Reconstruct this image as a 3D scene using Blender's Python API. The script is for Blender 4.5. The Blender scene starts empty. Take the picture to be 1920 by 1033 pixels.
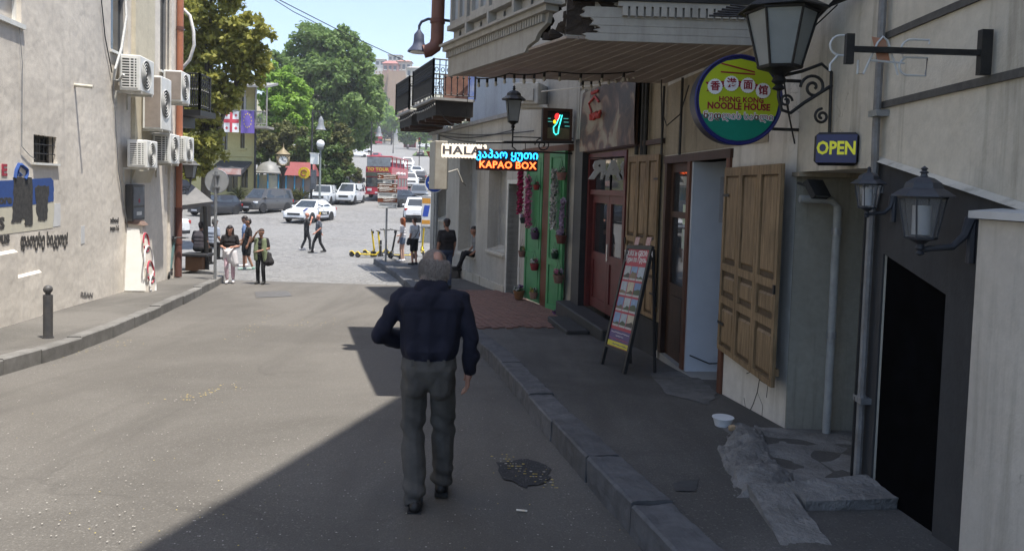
import bpy, bmesh, math, random
import numpy as np
from mathutils import Vector, Matrix, noise as mnoise
random.seed(7)
S = bpy.context.scene
COL = S.collection
PI = math.pi
# ---------------------------------------------------------------- camera
F_PX, CU, CV, PITCH, ROLL = 1400.0, 960.0, 420.0, math.atan(0.05), 0.03
CAMR = Matrix.Rotation(PI / 2 - PITCH, 3, 'X') @ Matrix.Rotation(ROLL, 3, 'Z')
cd = bpy.data.cameras.new('camera'); cam = bpy.data.objects.new('camera', cd); COL.objects.link(cam)
cam.matrix_world = CAMR.to_4x4()
cd.sensor_width = 36.0; cd.lens = 36.0 * F_PX / 1920.0; cd.shift_y = (CV - 516.5) / 1920.0
cd.clip_start = 0.05; cd.clip_end = 4000.0
S.camera = cam
# ---------------------------------------------------------------- sky, sun, exposure
SUN = Vector((0.23, -0.18, 1.0)).normalized()
w = bpy.data.worlds.new('World'); S.world = w; w.use_nodes = True
nt = w.node_tree
sky = nt.nodes.new('ShaderNodeTexSky'); sky.sky_type = 'NISHITA'; sky.sun_disc = False
sky.sun_elevation = math.asin(SUN.z); sky.sun_rotation = math.atan2(SUN.x, SUN.y)
sky.altitude = 450; sky.air_density = 1.0; sky.dust_density = 1.6; sky.ozone_density = 1.0
nt.links.new(sky.outputs[0], nt.nodes['Background'].inputs[0])
nt.nodes['Background'].inputs[1].default_value = 0.15
sd = bpy.data.lights.new('sun', 'SUN'); so = bpy.data.objects.new('sun', sd); COL.objects.link(so)
sd.energy = 4.5; sd.angle = math.radians(0.53); sd.color = (1.0, 0.955, 0.88)
so.rotation_euler = SUN.to_track_quat('Z', 'Y').to_euler()
S.view_settings.view_transform = 'Standard'; S.view_settings.look = 'None'
S.view_settings.gamma = 1.0; S.view_settings.use_curve_mapping = False
S.view_settings.exposure = 0.95
S.cycles.max_bounces = 5; S.cycles.diffuse_bounces = 3; S.cycles.glossy_bounces = 2; S.cycles.transmission_bounces = 3; S.cycles.transparent_max_bounces = 6
# ---------------------------------------------------------------- ground profile and calibration helpers
ZP = [(-20, 0.0), (0, -1.65), (5, -2.12), (10, -2.5), (20, -2.93), (28, -3.15), (34, -3.22), (40, -3.14), (48, -2.92),
      (56, -2.6), (65, -2.18), (75, -1.65), (100, .2), (150, 4.0), (270, 13.4), (400, 24)]
_zy = [a for a, b in ZP]; _zz = [b for a, b in ZP]
def gz(y): return float(np.interp(y, _zy, _zz))
def ray(u, v):
    d = CAMR @ Vector(((u - CU) / F_PX, -(v - CV) / F_PX, -1)); return d / d.y
def P(u, v, Y): return ray(u, v) * Y
def G(u, v, dz=0.0):
    d = ray(u, v); lo, hi = 1.0, 380.0
    y = lo
    while y < hi:
        if d.z * y < gz(y) + dz: break
        y += 0.05 + y * 0.002
    return Vector((d.x * y, y, gz(y) + dz))
class Fr:
    """vertical facade: s along it, outward normal to the left of the s direction"""
    def __init__(s, x0, y0, x1, y1):
        s.o = Vector((x0, y0, 0)); s.d = Vector((x1 - x0, y1 - y0, 0)).normalized(); s.n = Vector((-s.d.y, s.d.x, 0))
        s.a = math.atan2(s.d.y, s.d.x); s.L = math.hypot(x1 - x0, y1 - y0)
    def w(s, a, o=0.0, z=0.0): return s.o + s.d * a + s.n * o + Vector((0, 0, z))
    def hit(s, u, v, off=0.0):
        r = ray(u, v); o = s.o + s.n * off
        t = (s.n.x * o.x + s.n.y * o.y) / (s.n.x * r.x + s.n.y * r.y)
        p = r * t; return ((p - s.o).dot(s.d), p.z)
# ---------------------------------------------------------------- mesh builder
class MB:
    def __init__(s): s.v = []; s.f = []; s.m = []; s.s = []
    def add(s, vs, fs, mi=0, sm=False):
        b = len(s.v); s.v.extend([tuple(p) for p in vs])
        for f in fs: s.f.append(tuple(i + b for i in f)); s.m.append(mi); s.s.append(sm)
        return s
    def bx(s, x0, x1, y0, y1, z0, z1, mi=0):
        v = [(x, y, z) for z in (z0, z1) for x, y in ((x0, y0), (x1, y0), (x1, y1), (x0, y1))]
        return s.add(v, [(0, 3, 2, 1), (4, 5, 6, 7), (0, 1, 5, 4), (1, 2, 6, 5), (2, 3, 7, 6), (3, 0, 4, 7)], mi)
    def obx(s, c, sx, sy, sz, M=None, mi=0):
        M = M or Matrix.Identity(3); c = Vector(c)
        v = [c + M @ Vector((x * sx / 2, y * sy / 2, z * sz / 2)) for z in (-1, 1) for x, y in ((-1, -1), (1, -1), (1, 1), (-1, 1))]
        return s.add(v, [(0, 3, 2, 1), (4, 5, 6, 7), (0, 1, 5, 4), (1, 2, 6, 5), (2, 3, 7, 6), (3, 0, 4, 7)], mi)
    def hull(s, pts, mi=0, sm=False):
        bm = bmesh.new()
        for p in pts: bm.verts.new(p)
        r = bmesh.ops.convex_hull(bm, input=bm.verts)
        bm.verts.index_update()
        bad = [x for x in bm.verts if not x.link_faces]
        for x in bad: bm.verts.remove(x)
        bm.verts.index_update()
        s.add([x.co.copy() for x in bm.verts], [tuple(q.index for q in f.verts) for f in bm.faces], mi, sm); bm.free(); return s
    def cbx(s, x0, x1, y0, y1, z0, z1, b=.02, mi=0):
        p = []
        for x, X in ((x0, b), (x1, -b)):
            for y, Y in ((y0, b), (y1, -b)):
                for z, Z in ((z0, b), (z1, -b)): p += [(x + X, y + Y, z), (x + X, y, z + Z), (x, y + Y, z + Z)]
        return s.hull(p, mi)
    def cyl(s, p0, p1, r0, r1=None, n=12, mi=0, sm=True, caps=True):
        p0 = Vector(p0); p1 = Vector(p1); r1 = r0 if r1 is None else r1
        q = (p1 - p0).to_track_quat('Z', 'Y'); vs = []
        for p, r in ((p0, r0), (p1, r1)):
            for i in range(n):
                a = 2 * PI * i / n; vs.append(p + q @ Vector((r * math.cos(a), r * math.sin(a), 0)))
        s.add(vs, [(i, (i + 1) % n, n + (i + 1) % n, n + i) for i in range(n)], mi, sm)
        if caps: s.add(vs, [tuple(range(n))[::-1], tuple(range(n, 2 * n))], mi, False)
        return s
    def tube(s, pts, r, n=6, mi=0, close=False):
        pts = [Vector(p) for p in pts]; m = len(pts); vs = []; up = None
        rr = r if isinstance(r, (list, tuple)) else [r] * m
        for i, p in enumerate(pts):
            if close: t = pts[(i + 1) % m] - pts[i - 1]
            else: t = pts[min(i + 1, m - 1)] - pts[max(i - 1, 0)]
            if t.length < 1e-9: t = Vector((0, 0, 1))
            t.normalize()
            if up is None: up = Vector((0, 0, 1)) if abs(t.z) < .9 else Vector((1, 0, 0))
            a = t.cross(up)
            if a.length < 1e-5: a = t.orthogonal()
            a.normalize(); b = a.cross(t).normalized(); up = b
            for k in range(n):
                an = 2 * PI * k / n; vs.append(p + (a * math.cos(an) + b * math.sin(an)) * rr[i])
        fs = []
        for i in range(m if close else m - 1):
            j = (i + 1) % m
            fs += [(i * n + k, j * n + k, j * n + (k + 1) % n, i * n + (k + 1) % n) for k in range(n)]
        s.add(vs, fs, mi, True)
        if not close: s.add(vs[:n] + vs[-n:], [tuple(range(n)), tuple(range(n, 2 * n))[::-1]], mi)
        return s
    def lathe(s, prof, n=16, c=(0, 0, 0), mi=0, sm=True, M=None):
        c = Vector(c); vs = []
        for r, z in prof:
            for i in range(n):
                a = 2 * PI * (i + .5) / n; p = Vector((r * math.cos(a), r * math.sin(a), z)); vs.append(c + (M @ p if M else p))
        fs = []
        for j in range(len(prof) - 1):
            fs += [(j * n + i, j * n + (i + 1) % n, (j + 1) * n + (i + 1) % n, (j + 1) * n + i) for i in range(n)]
        s.add(vs, fs, mi, sm)
        if prof[0][0] > 1e-4: s.add(vs[:n], [tuple(range(n))[::-1]], mi)
        if prof[-1][0] > 1e-4: s.add(vs[-n:], [tuple(range(n))], mi)
        return s
    def prism(s, poly, a, b, ax='y', mi=0):
        """poly of 2D points extruded between a and b along ax (y: poly is xz, x: yz, z: xy)"""
        f = {'y': lambda p, t: (p[0], t, p[1]), 'x': lambda p, t: (t, p[0], p[1]), 'z': lambda p, t: (p[0], p[1], t)}[ax]
        n = len(poly); vs = [f(p, a) for p in poly] + [f(p, b) for p in poly]
        s.add(vs, [tuple(range(n)), tuple(range(n, 2 * n))[::-1]], mi)
        return s.add(vs, [(i, n + i, n + (i + 1) % n, (i + 1) % n) for i in range(n)], mi)
    def sph(s, c, r, nu=12, nv=8, mi=0):
        c = Vector(c); r = r if isinstance(r, (tuple, list)) else (r, r, r); prof = []
        vs = []
        for j in range(nv + 1):
            t = PI * j / nv
            for i in range(nu):
                a = 2 * PI * i / nu; vs.append(c + Vector((r[0] * math.sin(t) * math.cos(a), r[1] * math.sin(t) * math.sin(a), -r[2] * math.cos(t))))
        return s.add(vs, [(j * nu + i, j * nu + (i + 1) % nu, (j + 1) * nu + (i + 1) % nu, (j + 1) * nu + i) for j in range(nv) for i in range(nu)], mi, True)
    def quad(s, a, b, c, d, mi=0): return s.add([a, b, c, d], [(0, 1, 2, 3)], mi)
    def grid(s, fn, nu, nv, mi=0, sm=True):
        vs = [fn(i / nu, j / nv) for j in range(nv + 1) for i in range(nu + 1)]
        return s.add(vs, [(j * (nu + 1) + i, j * (nu + 1) + i + 1, (j + 1) * (nu + 1) + i + 1, (j + 1) * (nu + 1) + i) for j in range(nv) for i in range(nu)], mi, sm)
    def mesh(s, name, mats):
        me = bpy.data.meshes.new(name); me.from_pydata(s.v, [], s.f)
        for m in (mats if isinstance(mats, (list, tuple)) else [mats]): me.materials.append(m)
        me.polygons.foreach_set('material_index', s.m); me.polygons.foreach_set('use_smooth', s.s)
        if any(s.s): me.set_sharp_from_angle(angle=math.radians(38))
        return me
    def build(s, name, mats, parent=None, loc=None, rz=None, fix=False):
        me = s.mesh(name, mats)
        if fix:
            bm = bmesh.new(); bm.from_mesh(me); bmesh.ops.recalc_face_normals(bm, faces=bm.faces); bm.to_mesh(me); bm.free()
        return link(name, me, parent, loc, rz)
def link(name, me, parent=None, loc=None, rz=None):
    o = bpy.data.objects.new(name, me); COL.objects.link(o)
    if parent: o.parent = parent
    if loc is not None: o.location = loc
    if rz is not None: o.rotation_euler = (0, 0, rz)
    return o
def tag(o, label=None, cat=None, group=None, kind=None):
    if label: o['label'] = label
    if cat: o['category'] = cat
    if group: o['group'] = group
    if kind: o['kind'] = kind
    return o
def thing(name, label, cat, loc=(0, 0, 0), rz=0, group=None):
    o = link(name, None, None, loc, rz); o.empty_display_size = .1
    return tag(o, label, cat, group)
def struct(o): o['kind'] = 'structure'; return o
def copy_tree(o, parent=None):
    c = o.copy(); COL.objects.link(c); c.parent = parent
    for ch in list(o.children): copy_tree(ch, c)
    return c
def text(body, size, mat, parent=None, loc=(0, 0, 0), rot=(PI / 2, 0, 0), ext=.004, bold=0.0, name='lettering', align='CENTER', sx=1.0, spacing=1.0):
    c = bpy.data.curves.new(name, 'FONT'); c.body = body; c.size = size; c.extrude = ext; c.offset = bold
    c.align_x = align; c.align_y = 'CENTER'; c.resolution_u = 2; c.space_character = spacing
    o = bpy.data.objects.new(name, c); COL.objects.link(o)
    me = bpy.data.meshes.new_from_object(o.evaluated_get(bpy.context.evaluated_depsgraph_get()))
    bpy.data.objects.remove(o); bpy.data.curves.remove(c)
    me.materials.clear(); me.materials.append(mat)
    r = link(name, me, parent, loc); r.rotation_euler = rot; r.scale = (sx, 1, 1); return r
# ---------------------------------------------------------------- materials
MATS = {}
def ramp(nt, fac, stops):
    r = nt.nodes.new('ShaderNodeValToRGB'); e = r.color_ramp.elements
    while len(e) > 1: e.remove(e[-1])
    for i, (p, c) in enumerate(stops):
        k = e[0] if i == 0 else e.new(p)
        k.position = p; k.color = c if len(c) == 4 else (*c, 1)
    nt.links.new(fac, r.inputs[0]); return r.outputs[0]
def noise_n(nt, vec, scale, detail=4, rough=.6, dist=0.0):
    n = nt.nodes.new('ShaderNodeTexNoise'); n.inputs['Scale'].default_value = scale; n.inputs['Detail'].default_value = detail
    n.inputs['Roughness'].default_value = rough; n.inputs['Distortion'].default_value = dist
    nt.links.new(vec, n.inputs['Vector']); return n.outputs[0]
def mixc(nt, fac, a, b, mode='MIX'):
    m = nt.nodes.new('ShaderNodeMix'); m.data_type = 'RGBA'; m.blend_type = mode
    for s, x in ((m.inputs[0], fac), (m.inputs[6], a), (m.inputs[7], b)):
        if isinstance(x, (int, float)): s.default_value = x
        elif isinstance(x, (tuple, list)): s.default_value = (*x, 1) if len(x) == 3 else x
        else: nt.links.new(x, s)
    return m.outputs[2]
def mapping(nt, vec, scale, rot=(0, 0, 0)):
    m = nt.nodes.new('ShaderNodeMapping'); m.inputs['Scale'].default_value = scale; m.inputs['Rotation'].default_value = rot
    nt.links.new(vec, m.inputs['Vector']); return m.outputs[0]
def newmat(name):
    m = bpy.data.materials.new(name); m.use_nodes = True; MATS[name] = m
    nt = m.node_tree; b = nt.nodes['Principled BSDF']; tc = nt.nodes.new('ShaderNodeTexCoord')
    g = nt.nodes.new('ShaderNodeNewGeometry')
    return m, nt, b, tc, g
def bump(nt, b, h, strength=.3, dist=.01, prev=None):
    n = nt.nodes.new('ShaderNodeBump'); n.inputs['Strength'].default_value = strength; n.inputs['Distance'].default_value = dist
    nt.links.new(h, n.inputs['Height'])
    if prev is not None: nt.links.new(prev, n.inputs['Normal'])
    nt.links.new(n.outputs[0], b.inputs['Normal']); return n.outputs[0]
def M(name, c, c2=None, scale=6.0, rough=.7, bmp=.0, bscale=40.0, metal=0.0, spec=.4, obj=False, bdist=.01, rnd=0.0, emit=0.0, coat=0.0):
    """plain procedural material: two colours mixed by layered noise, fine bump, optional per-object variation"""
    if name in MATS: return MATS[name]
    m, nt, b, tc, g = newmat(name)
    vec = tc.outputs['Object'] if obj else g.outputs['Position']
    c2 = c2 or tuple(x * .72 for x in c)
    n = noise_n(nt, vec, scale, 4, .65)
    col = ramp(nt, n, [(.32, c2), (.68, c)])
    if rnd:
        oi = nt.nodes.new('ShaderNodeObjectInfo'); hs = nt.nodes.new('ShaderNodeHueSaturation')
        mr = nt.nodes.new('ShaderNodeMapRange'); mr.inputs[3].default_value = 1 - rnd; mr.inputs[4].default_value = 1 + rnd
        nt.links.new(oi.outputs['Random'], mr.inputs[0]); nt.links.new(mr.outputs[0], hs.inputs['Value']); nt.links.new(col, hs.inputs['Color']); col = hs.outputs[0]
    nt.links.new(col, b.inputs['Base Color'])
    b.inputs['Roughness'].default_value = rough; b.inputs['Metallic'].default_value = metal
    b.inputs['Specular IOR Level'].default_value = spec
    if coat: b.inputs['Coat Weight'].default_value = coat; b.inputs['Coat Roughness'].default_value = .05
    if bmp: bump(nt, b, noise_n(nt, vec, bscale, 3, .7), bmp, bdist)
    if emit:
        nt.links.new(col, b.inputs['Emission Color']); b.inputs['Emission Strength'].default_value = emit
    return m
def glass(name, tint=(.03, .035, .04), rough=.04):
    if name in MATS: return MATS[name]
    m, nt, b, tc, g = newmat(name)
    n = noise_n(nt, g.outputs['Position'], 3, 3)
    nt.links.new(ramp(nt, n, [(.3, tint), (.7, tuple(x * 1.6 for x in tint))]), b.inputs['Base Color'])
    b.inputs['Roughness'].default_value = rough; b.inputs['Specular IOR Level'].default_value = .8
    return m
def plaster(name, c, c2, stain, streak=.5, sc=1.0, bmp=.25, crack=.0):
    """old wall plaster: blotches, vertical rain streaks, hairline cracks, trowel relief"""
    m, nt, b, tc, g = newmat(name)
    pos = g.outputs['Position']
    big = noise_n(nt, pos, .55 * sc, 5, .6, .3)
    base = ramp(nt, big, [(.3, c2), (.65, c)])
    fine = noise_n(nt, pos, 9 * sc, 4, .7)
    base = mixc(nt, ramp(nt, fine, [(.35, (0, 0, 0)), (.75, (.45, .45, .45))]), base, tuple(x * .8 for x in c2))
    st = noise_n(nt, mapping(nt, pos, (2.2, 2.2, .16)), 1.7 * sc, 5, .65, .2)
    base = mixc(nt, ramp(nt, st, [(.52, (0, 0, 0)), (.75, (streak, streak, streak))]), base, stain)
    if crack:
        v = nt.nodes.new('ShaderNodeTexVoronoi'); v.feature = 'DISTANCE_TO_EDGE'; v.inputs['Scale'].default_value = .7
        ad = nt.nodes.new('ShaderNodeVectorMath'); ad.operation = 'ADD'
        nn = nt.nodes.new('ShaderNodeTexNoise'); nn.inputs['Scale'].default_value = 2.5; nn.inputs['Detail'].default_value = 6
        nt.links.new(pos, nn.inputs['Vector']); nt.links.new(pos, ad.inputs[0]); nt.links.new(nn.outputs['Color'], ad.inputs[1])
        nt.links.new(ad.outputs[0], v.inputs['Vector'])
        cm = mixc(nt, 1.0, ramp(nt, v.outputs['Distance'], [(0, (crack * .8,) * 3), (.004, (0, 0, 0))]), ramp(nt, noise_n(nt, pos, .9, 3), [(.52, (0,) * 3), (.62, (1,) * 3)]), 'MULTIPLY')
        base = mixc(nt, cm, base, tuple(x * .45 for x in stain))
    nt.links.new(base, b.inputs['Base Color']); b.inputs['Roughness'].default_value = .9; b.inputs['Specular IOR Level'].default_value = .2
    n1 = bump(nt, b, noise_n(nt, pos, 2.2, 2, .6), bmp * 1.2, .05)
    bump(nt, b, noise_n(nt, pos, 45, 3, .7), bmp, .01, n1)
    return m
def wood(name, c, c2, axis='z', rough=.6, sc=1.0):
    m, nt, b, tc, g = newmat(name)
    sv = {'z': (14, 14, 1.1), 'x': (1.1, 14, 14), 'y': (14, 1.1, 14)}[axis]
    n = noise_n(nt, mapping(nt, tc.outputs['Object'], sv), 2.5 * sc, 4, .65, .6)
    oi = nt.nodes.new('ShaderNodeObjectInfo')
    col = ramp(nt, n, [(.3, c2), (.7, c)])
    big = noise_n(nt, g.outputs['Position'], 2.0, 4)
    col = mixc(nt, ramp(nt, big, [(.45, (0, 0, 0)), (.75, (.5, .5, .5))]), col, tuple(x * .45 for x in c2))
    nt.links.new(col, b.inputs['Base Color']); b.inputs['Roughness'].default_value = rough; b.inputs['Specular IOR Level'].default_value = .3
    bump(nt, b, n, .3, .006); return m
def asphalt(name, c, c2, tar, patches=True):
    m, nt, b, tc, g = newmat(name); pos = g.outputs['Position']
    big = noise_n(nt, pos, .35, 6, .6, .4)
    col = ramp(nt, big, [(.40, c2), (.56, c)])
    grit = noise_n(nt, pos, 75, 2, .8)
    col = mixc(nt, ramp(nt, grit, [(.38, (.5,) * 3), (.62, (0,) * 3)]), col, tuple(x * .6 for x in c2))
    v = nt.nodes.new('ShaderNodeTexVoronoi'); v.inputs['Scale'].default_value = 95; nt.links.new(pos, v.inputs['Vector'])
    vc = nt.nodes.new('ShaderNodeSeparateColor'); nt.links.new(v.outputs['Color'], vc.inputs[0])
    col = mixc(nt, ramp(nt, vc.outputs[0], [(.93, (0,) * 3), (.99, (.2,) * 3)]), col, (.42, .40, .36))
    ad = nt.nodes.new('ShaderNodeVectorMath'); ad.operation = 'ADD'
    nn = nt.nodes.new('ShaderNodeTexNoise'); nn.inputs['Scale'].default_value = 1.6; nn.inputs['Detail'].default_value = 7
    nt.links.new(pos, nn.inputs['Vector']); nt.links.new(pos, ad.inputs[0]); nt.links.new(nn.outputs['Color'], ad.inputs[1])
    vo = nt.nodes.new('ShaderNodeTexVoronoi'); vo.feature = 'DISTANCE_TO_EDGE'; vo.inputs['Scale'].default_value = .23
    nt.links.new(ad.outputs[0], vo.inputs['Vector'])
    msk = ramp(nt, noise_n(nt, pos, .8, 3), [(.48, (0,) * 3), (.6, (1,) * 3)])
    ck = mixc(nt, 1.0, ramp(nt, vo.outputs['Distance'], [(0, (.3,) * 3), (.008, (0,) * 3)]), msk, 'MULTIPLY')
    col = mixc(nt, ck, col, tuple(x * .5 for x in c2))
    if patches:
        st = ramp(nt, noise_n(nt, mapping(nt, pos, (1, .13, 1), (0, 0, .2)), 1.1, 4, .6, .4), [(.50, (0,) * 3), (.68, (.6,) * 3)])
        col = mixc(nt, st, col, tar)
    nt.links.new(col, b.inputs['Base Color']); b.inputs['Roughness'].default_value = .85; b.inputs['Specular IOR Level'].default_value = .25
    n1 = bump(nt, b, noise_n(nt, pos, 3, 2, .6), .25, .05)

    bump(nt, b, grit, .55, .012, n1)
    return m
def leafmat(name, c, c2, c3, trans=.35):
    m, nt, b, tc, g = newmat(name)
    col = ramp(nt, g.outputs['Random Per Island'], [(0, c2), (.55, c), (1, c3)])
    big = noise_n(nt, tc.outputs['Object'], .6, 3)
    col = mixc(nt, ramp(nt, big, [(.4, (0,) * 3), (.7, (.5,) * 3)]), col, c3)
    nt.links.new(col, b.inputs['Base Color']); b.inputs['Roughness'].default_value = .6; b.inputs['Specular IOR Level'].default_value = .25
    t = nt.nodes.new('ShaderNodeBsdfTranslucent'); nt.links.new(col, t.inputs[0])
    mx = nt.nodes.new('ShaderNodeMixShader'); mx.inputs[0].default_value = trans
    out = nt.nodes['Material Output']
    nt.links.new(b.outputs[0], mx.inputs[1]); nt.links.new(t.outputs[0], mx.inputs[2]); nt.links.new(mx.outputs[0], out.inputs[0])
    return m
def emis(name, c, k):
    if name in MATS: return MATS[name]
    m, nt, b, tc, g = newmat(name)
    b.inputs['Base Color'].default_value = (*c, 1); b.inputs['Emission Color'].default_value = (*c, 1); b.inputs['Emission Strength'].default_value = k
    return m
# shared materials
black_iron = M('black_iron', (.02, .02, .022), (.035, .033, .03), 12, .5, .2, 60, .4)
grey_metal = M('galvanised_metal', (.35, .36, .37), (.24, .25, .26), 8, .4, .1, 50, .6)
white_paint = M('white_enamel', (.78, .78, .75), (.66, .65, .6), 5, .45, .05, 60)
dirty_white = M('aged_white_enamel', (.62, .61, .56), (.45, .43, .38), 4, .55, .1, 50)
rubber = M('black_rubber', (.018, .018, .018), (.03, .03, .03), 20, .8)
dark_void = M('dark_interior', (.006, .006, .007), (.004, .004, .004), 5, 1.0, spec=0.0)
chrome = M('bright_metal', (.7, .7, .7), (.5, .5, .5), 6, .25, metal=.9)
pane_dark = glass('dark_glass')
concrete = M('grey_concrete', (.26, .255, .245), (.17, .165, .155), 3, .9, .5, 40, bdist=.02)
# ================================================================ the setting: ground, road, square, pavements, kerbs
KL = [(-5.2, -8), (-5.75, 2), (-5.95, 8.66), (-6.17, 11.36), (-7.0, 15.8), (-8.02, 20.6), (-8.35, 21.7)]
KR = [(2.1, -8), (1.15, 2), (.81, 4.14), (.46, 6.12), (-.2, 10.2), (-1.9, 17), (-3.74, 24.0), (-5.38, 29.1)]
def kx(K, y): return float(np.interp(y, [p[1] for p in K], [p[0] for p in K]))
def wlx(y): return -9.4 + (21.0 - y) * .1613          # left wall line
FACE = [(2.75, -8), (2.66, 4.0), (2.48, 6.55), (2.12, 10.5), (1.30, 14.9), (.95, 15.1), (-.15, 19.25), (-2.96, 27.03)]
def frx(y): return kx(FACE, y)
m_asph = asphalt('sun_bleached_asphalt', (.150, .139, .124), (.116, .107, .095), (.09, .083, .074))
m_side = asphalt('dark_pavement_asphalt', (.155, .147, .136), (.092, .087, .080), (.06, .057, .053))
m_sidel = asphalt('dusty_pavement_asphalt', (.165, .154, .138), (.11, .103, .092), (.075, .07, .064))
m_patch = asphalt('road_repair_asphalt', (.134, .125, .111), (.10, .093, .082), (.075, .07, .063), False)
m_kerb = M('basalt_kerb', (.118, .118, .122), (.07, .07, .073), 6, .8, .35, 60, rnd=.18, bdist=.008)
m_kerbl = M('dusty_kerb', (.19, .182, .17), (.115, .11, .10), 4, .85, .4, 50, rnd=.18, bdist=.01)
def cobbles():
    m, nt, b, tc, g = newmat('stone_setts'); pos = g.outputs['Position']
    v = nt.nodes.new('ShaderNodeTexVoronoi'); v.feature = 'F1'; v.inputs['Scale'].default_value = 5.5; v.inputs['Randomness'].default_value = .55
    nt.links.new(pos, v.inputs['Vector'])
    ve = nt.nodes.new('ShaderNodeTexVoronoi'); ve.feature = 'DISTANCE_TO_EDGE'; ve.inputs['Scale'].default_value = 5.5; ve.inputs['Randomness'].default_value = .55
    nt.links.new(pos, ve.inputs['Vector'])
    sc = nt.nodes.new('ShaderNodeSeparateColor'); nt.links.new(v.outputs['Color'], sc.inputs[0])
    col = ramp(nt, sc.outputs[0], [(0, (.13, .128, .125)), (1, (.225, .22, .21))])
    col = mixc(nt, ramp(nt, ve.outputs['Distance'], [(.0, (1,) * 3), (.09, (0,) * 3)]), col, (.11, .10, .09))
    big = noise_n(nt, pos, .25, 5, .6, .5)
    col = mixc(nt, ramp(nt, big, [(.42, (0,) * 3), (.65, (.6,) * 3)]), col, (.20, .195, .185))
    nt.links.new(col, b.inputs['Base Color']); b.inputs['Roughness'].default_value = .75
    bump(nt, b, ramp(nt, ve.outputs['Distance'], [(0, (0,) * 3), (.15, (1,) * 3)]), .6, .03)
    return m
m_cob = cobbles()
m_grass = M('park_grass', (.10, .15, .04), (.06, .09, .025), .3, .9, .4, 8, bdist=.1)
m_hill = M('dry_hillside', (.16, .17, .08), (.24, .20, .13), .05, .95, .4, 2, bdist=.3)
def strip(name, fa, fb, y0, y1, dz, mat, nx=10, step=.5, par=None):
    ny = max(2, int((y1 - y0) / step))
    def fn(i, j):
        y = y0 + (y1 - y0) * j; x = fa(y) + (fb(y) - fa(y)) * i
        return (x, y, gz(y) + dz)
    return MB().grid(fn, nx, ny).build(name, mat, par)
def terrain_fn(i, j):
    y = -30 + 1500 * j * j; x = (i - .5) * (160 + 2 * y * .9 + 200)
    z = gz(min(y, 400)) - .12
    hx = max(0, 1 - abs(x + 150) / 700); z += max(0, y - 330) * .16 * (1 if y < 900 else max(0, 1 - (y - 900) / 400)) * hx
    return (x, y, z)
struct(MB().grid(terrain_fn, 60, 120).build('ground', m_hill))
struct(strip('road', lambda y: kx(KL, y) - .05, lambda y: kx(KR, y) + .05, -8, 21.72, 0, m_asph, 12, .4))
struct(strip('square', lambda y: -60 if y > 24 else -14 if y > 21.8 else kx(KL, y) - .05, lambda y: (kx(KR, y) + .05) if y < 29 else 24, 21.7, 62, .001, m_cob, 30, .3))
struct(strip('far_road', lambda y: -30 - (y - 62) * .23, lambda y: 22 - (y - 62) * .1, 62, 330, .004, M('far_asphalt', (.20, .195, .185), (.165, .16, .152), .2, .85), 10, 4))
struct(strip('park_lawn', lambda y: -22 - (y - 150) * .09, lambda y: 60, 185, 330, .25, m_grass, 6, 8))
sl = struct(strip('pavement_left', lambda y: wlx(y) - .3, lambda y: kx(KL, y) - .1, -8, 21.6, .165, m_sidel, 6, .5))
MB().grid(lambda i, j: (-9.7 - 7 * (1 - i), 20.9 + 2.3 * j, gz(20.9 + 2.3 * j) + .16), 8, 5).build('corner_slab', m_sidel, sl)
sr = struct(strip('pavement_right', lambda y: kx(KR, y) + .1, lambda y: frx(y) + 1.2, -8, 29.4, .165, m_side, 10, .4))
MB().grid(lambda i, j: (-5.2 + 10 * i, 29.2 + 1.8 * j, gz(29.2 + 1.8 * j) + .166), 8, 4).build('corner_slab', m_cob, sr)
def rough(o, amp=.02):
    bm = bmesh.new(); bm.from_mesh(o.data); bmesh.ops.triangulate(bm, faces=bm.faces)
    for _ in range(4): bmesh.ops.subdivide_edges(bm, edges=[e for e in bm.edges if e.calc_length() > .05], cuts=1, use_grid_fill=False); bmesh.ops.triangulate(bm, faces=bm.faces)
    bm.normal_update()
    for v in bm.verts: v.co += v.normal * (amp * mnoise.fractal(v.co * 7, 1, 2, 4) - .004)
    bm.to_mesh(o.data); bm.free()
def kerb(name, K, w, h, mat, side, L=1.05, y_from=-2):
    root = struct(link(name, None, None, (0, 0, 0)))
    pts = [Vector((x, y, 0)) for x, y in K]; seg = []
    acc = 0; cur = []
    # walk the polyline in block lengths
    dist = [0]
    for a, b in zip(pts, pts[1:]): dist.append(dist[-1] + (b - a).length)
    def at(d):
        x = np.interp(d, dist, [p.x for p in pts]); y = np.interp(d, dist, [p.y for p in pts]); return Vector((x, y, 0))
    d = 0
    while d < dist[-1] - .3:
        l = L * random.uniform(.75, 1.15); e = min(d + l, dist[-1]); a = at(d); b = at(e)
        if b.y > y_from:
            t = (b - a).normalized(); n = Vector((t.y, -t.x, 0)) * side
            a2 = a + t * .007; b2 = b - t * .007
            if a2.y > 4.2 and a2.y < 4.6 and name == 'kerb_right': b2 = b2 - t * .03
            hh = h + random.uniform(-.012, .012); c = .016; pp = []
            jit = n * random.uniform(-.012, .012)
            for p in (a2 + jit, b2 + jit):
                g = gz(p.y)
                for o, z in ((0, -.1), (0, hh - c), (c, hh), (w - c, hh), (w, hh - c), (w, -.1)):
                    q = p + n * o; pp.append((q.x, q.y, g + z))
            m = MB(); k = 6
            m.add(pp, [(i, (i + 1) % k, k + (i + 1) % k, k + i) for i in range(k)] + [tuple(range(k))[::-1], tuple(range(k, 2 * k))])
            ks = m.build('kerbstone', mat, root, fix=True)
            if name == 'kerb_right' and a.y < 15: rough(ks, amp=.011)
        d = e
    return root
kerb('kerb_right', KR + [(-5.35, 30.2), (-4.4, 31.0), (2, 31.2)], .27, .20, m_kerb, 1, 1.15)
kerb('kerb_left', KL + [(-9.1, 22.7), (-10.6, 23.2), (-16, 23.3)], .20, .19, m_kerbl, -1, 1.0)
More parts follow.
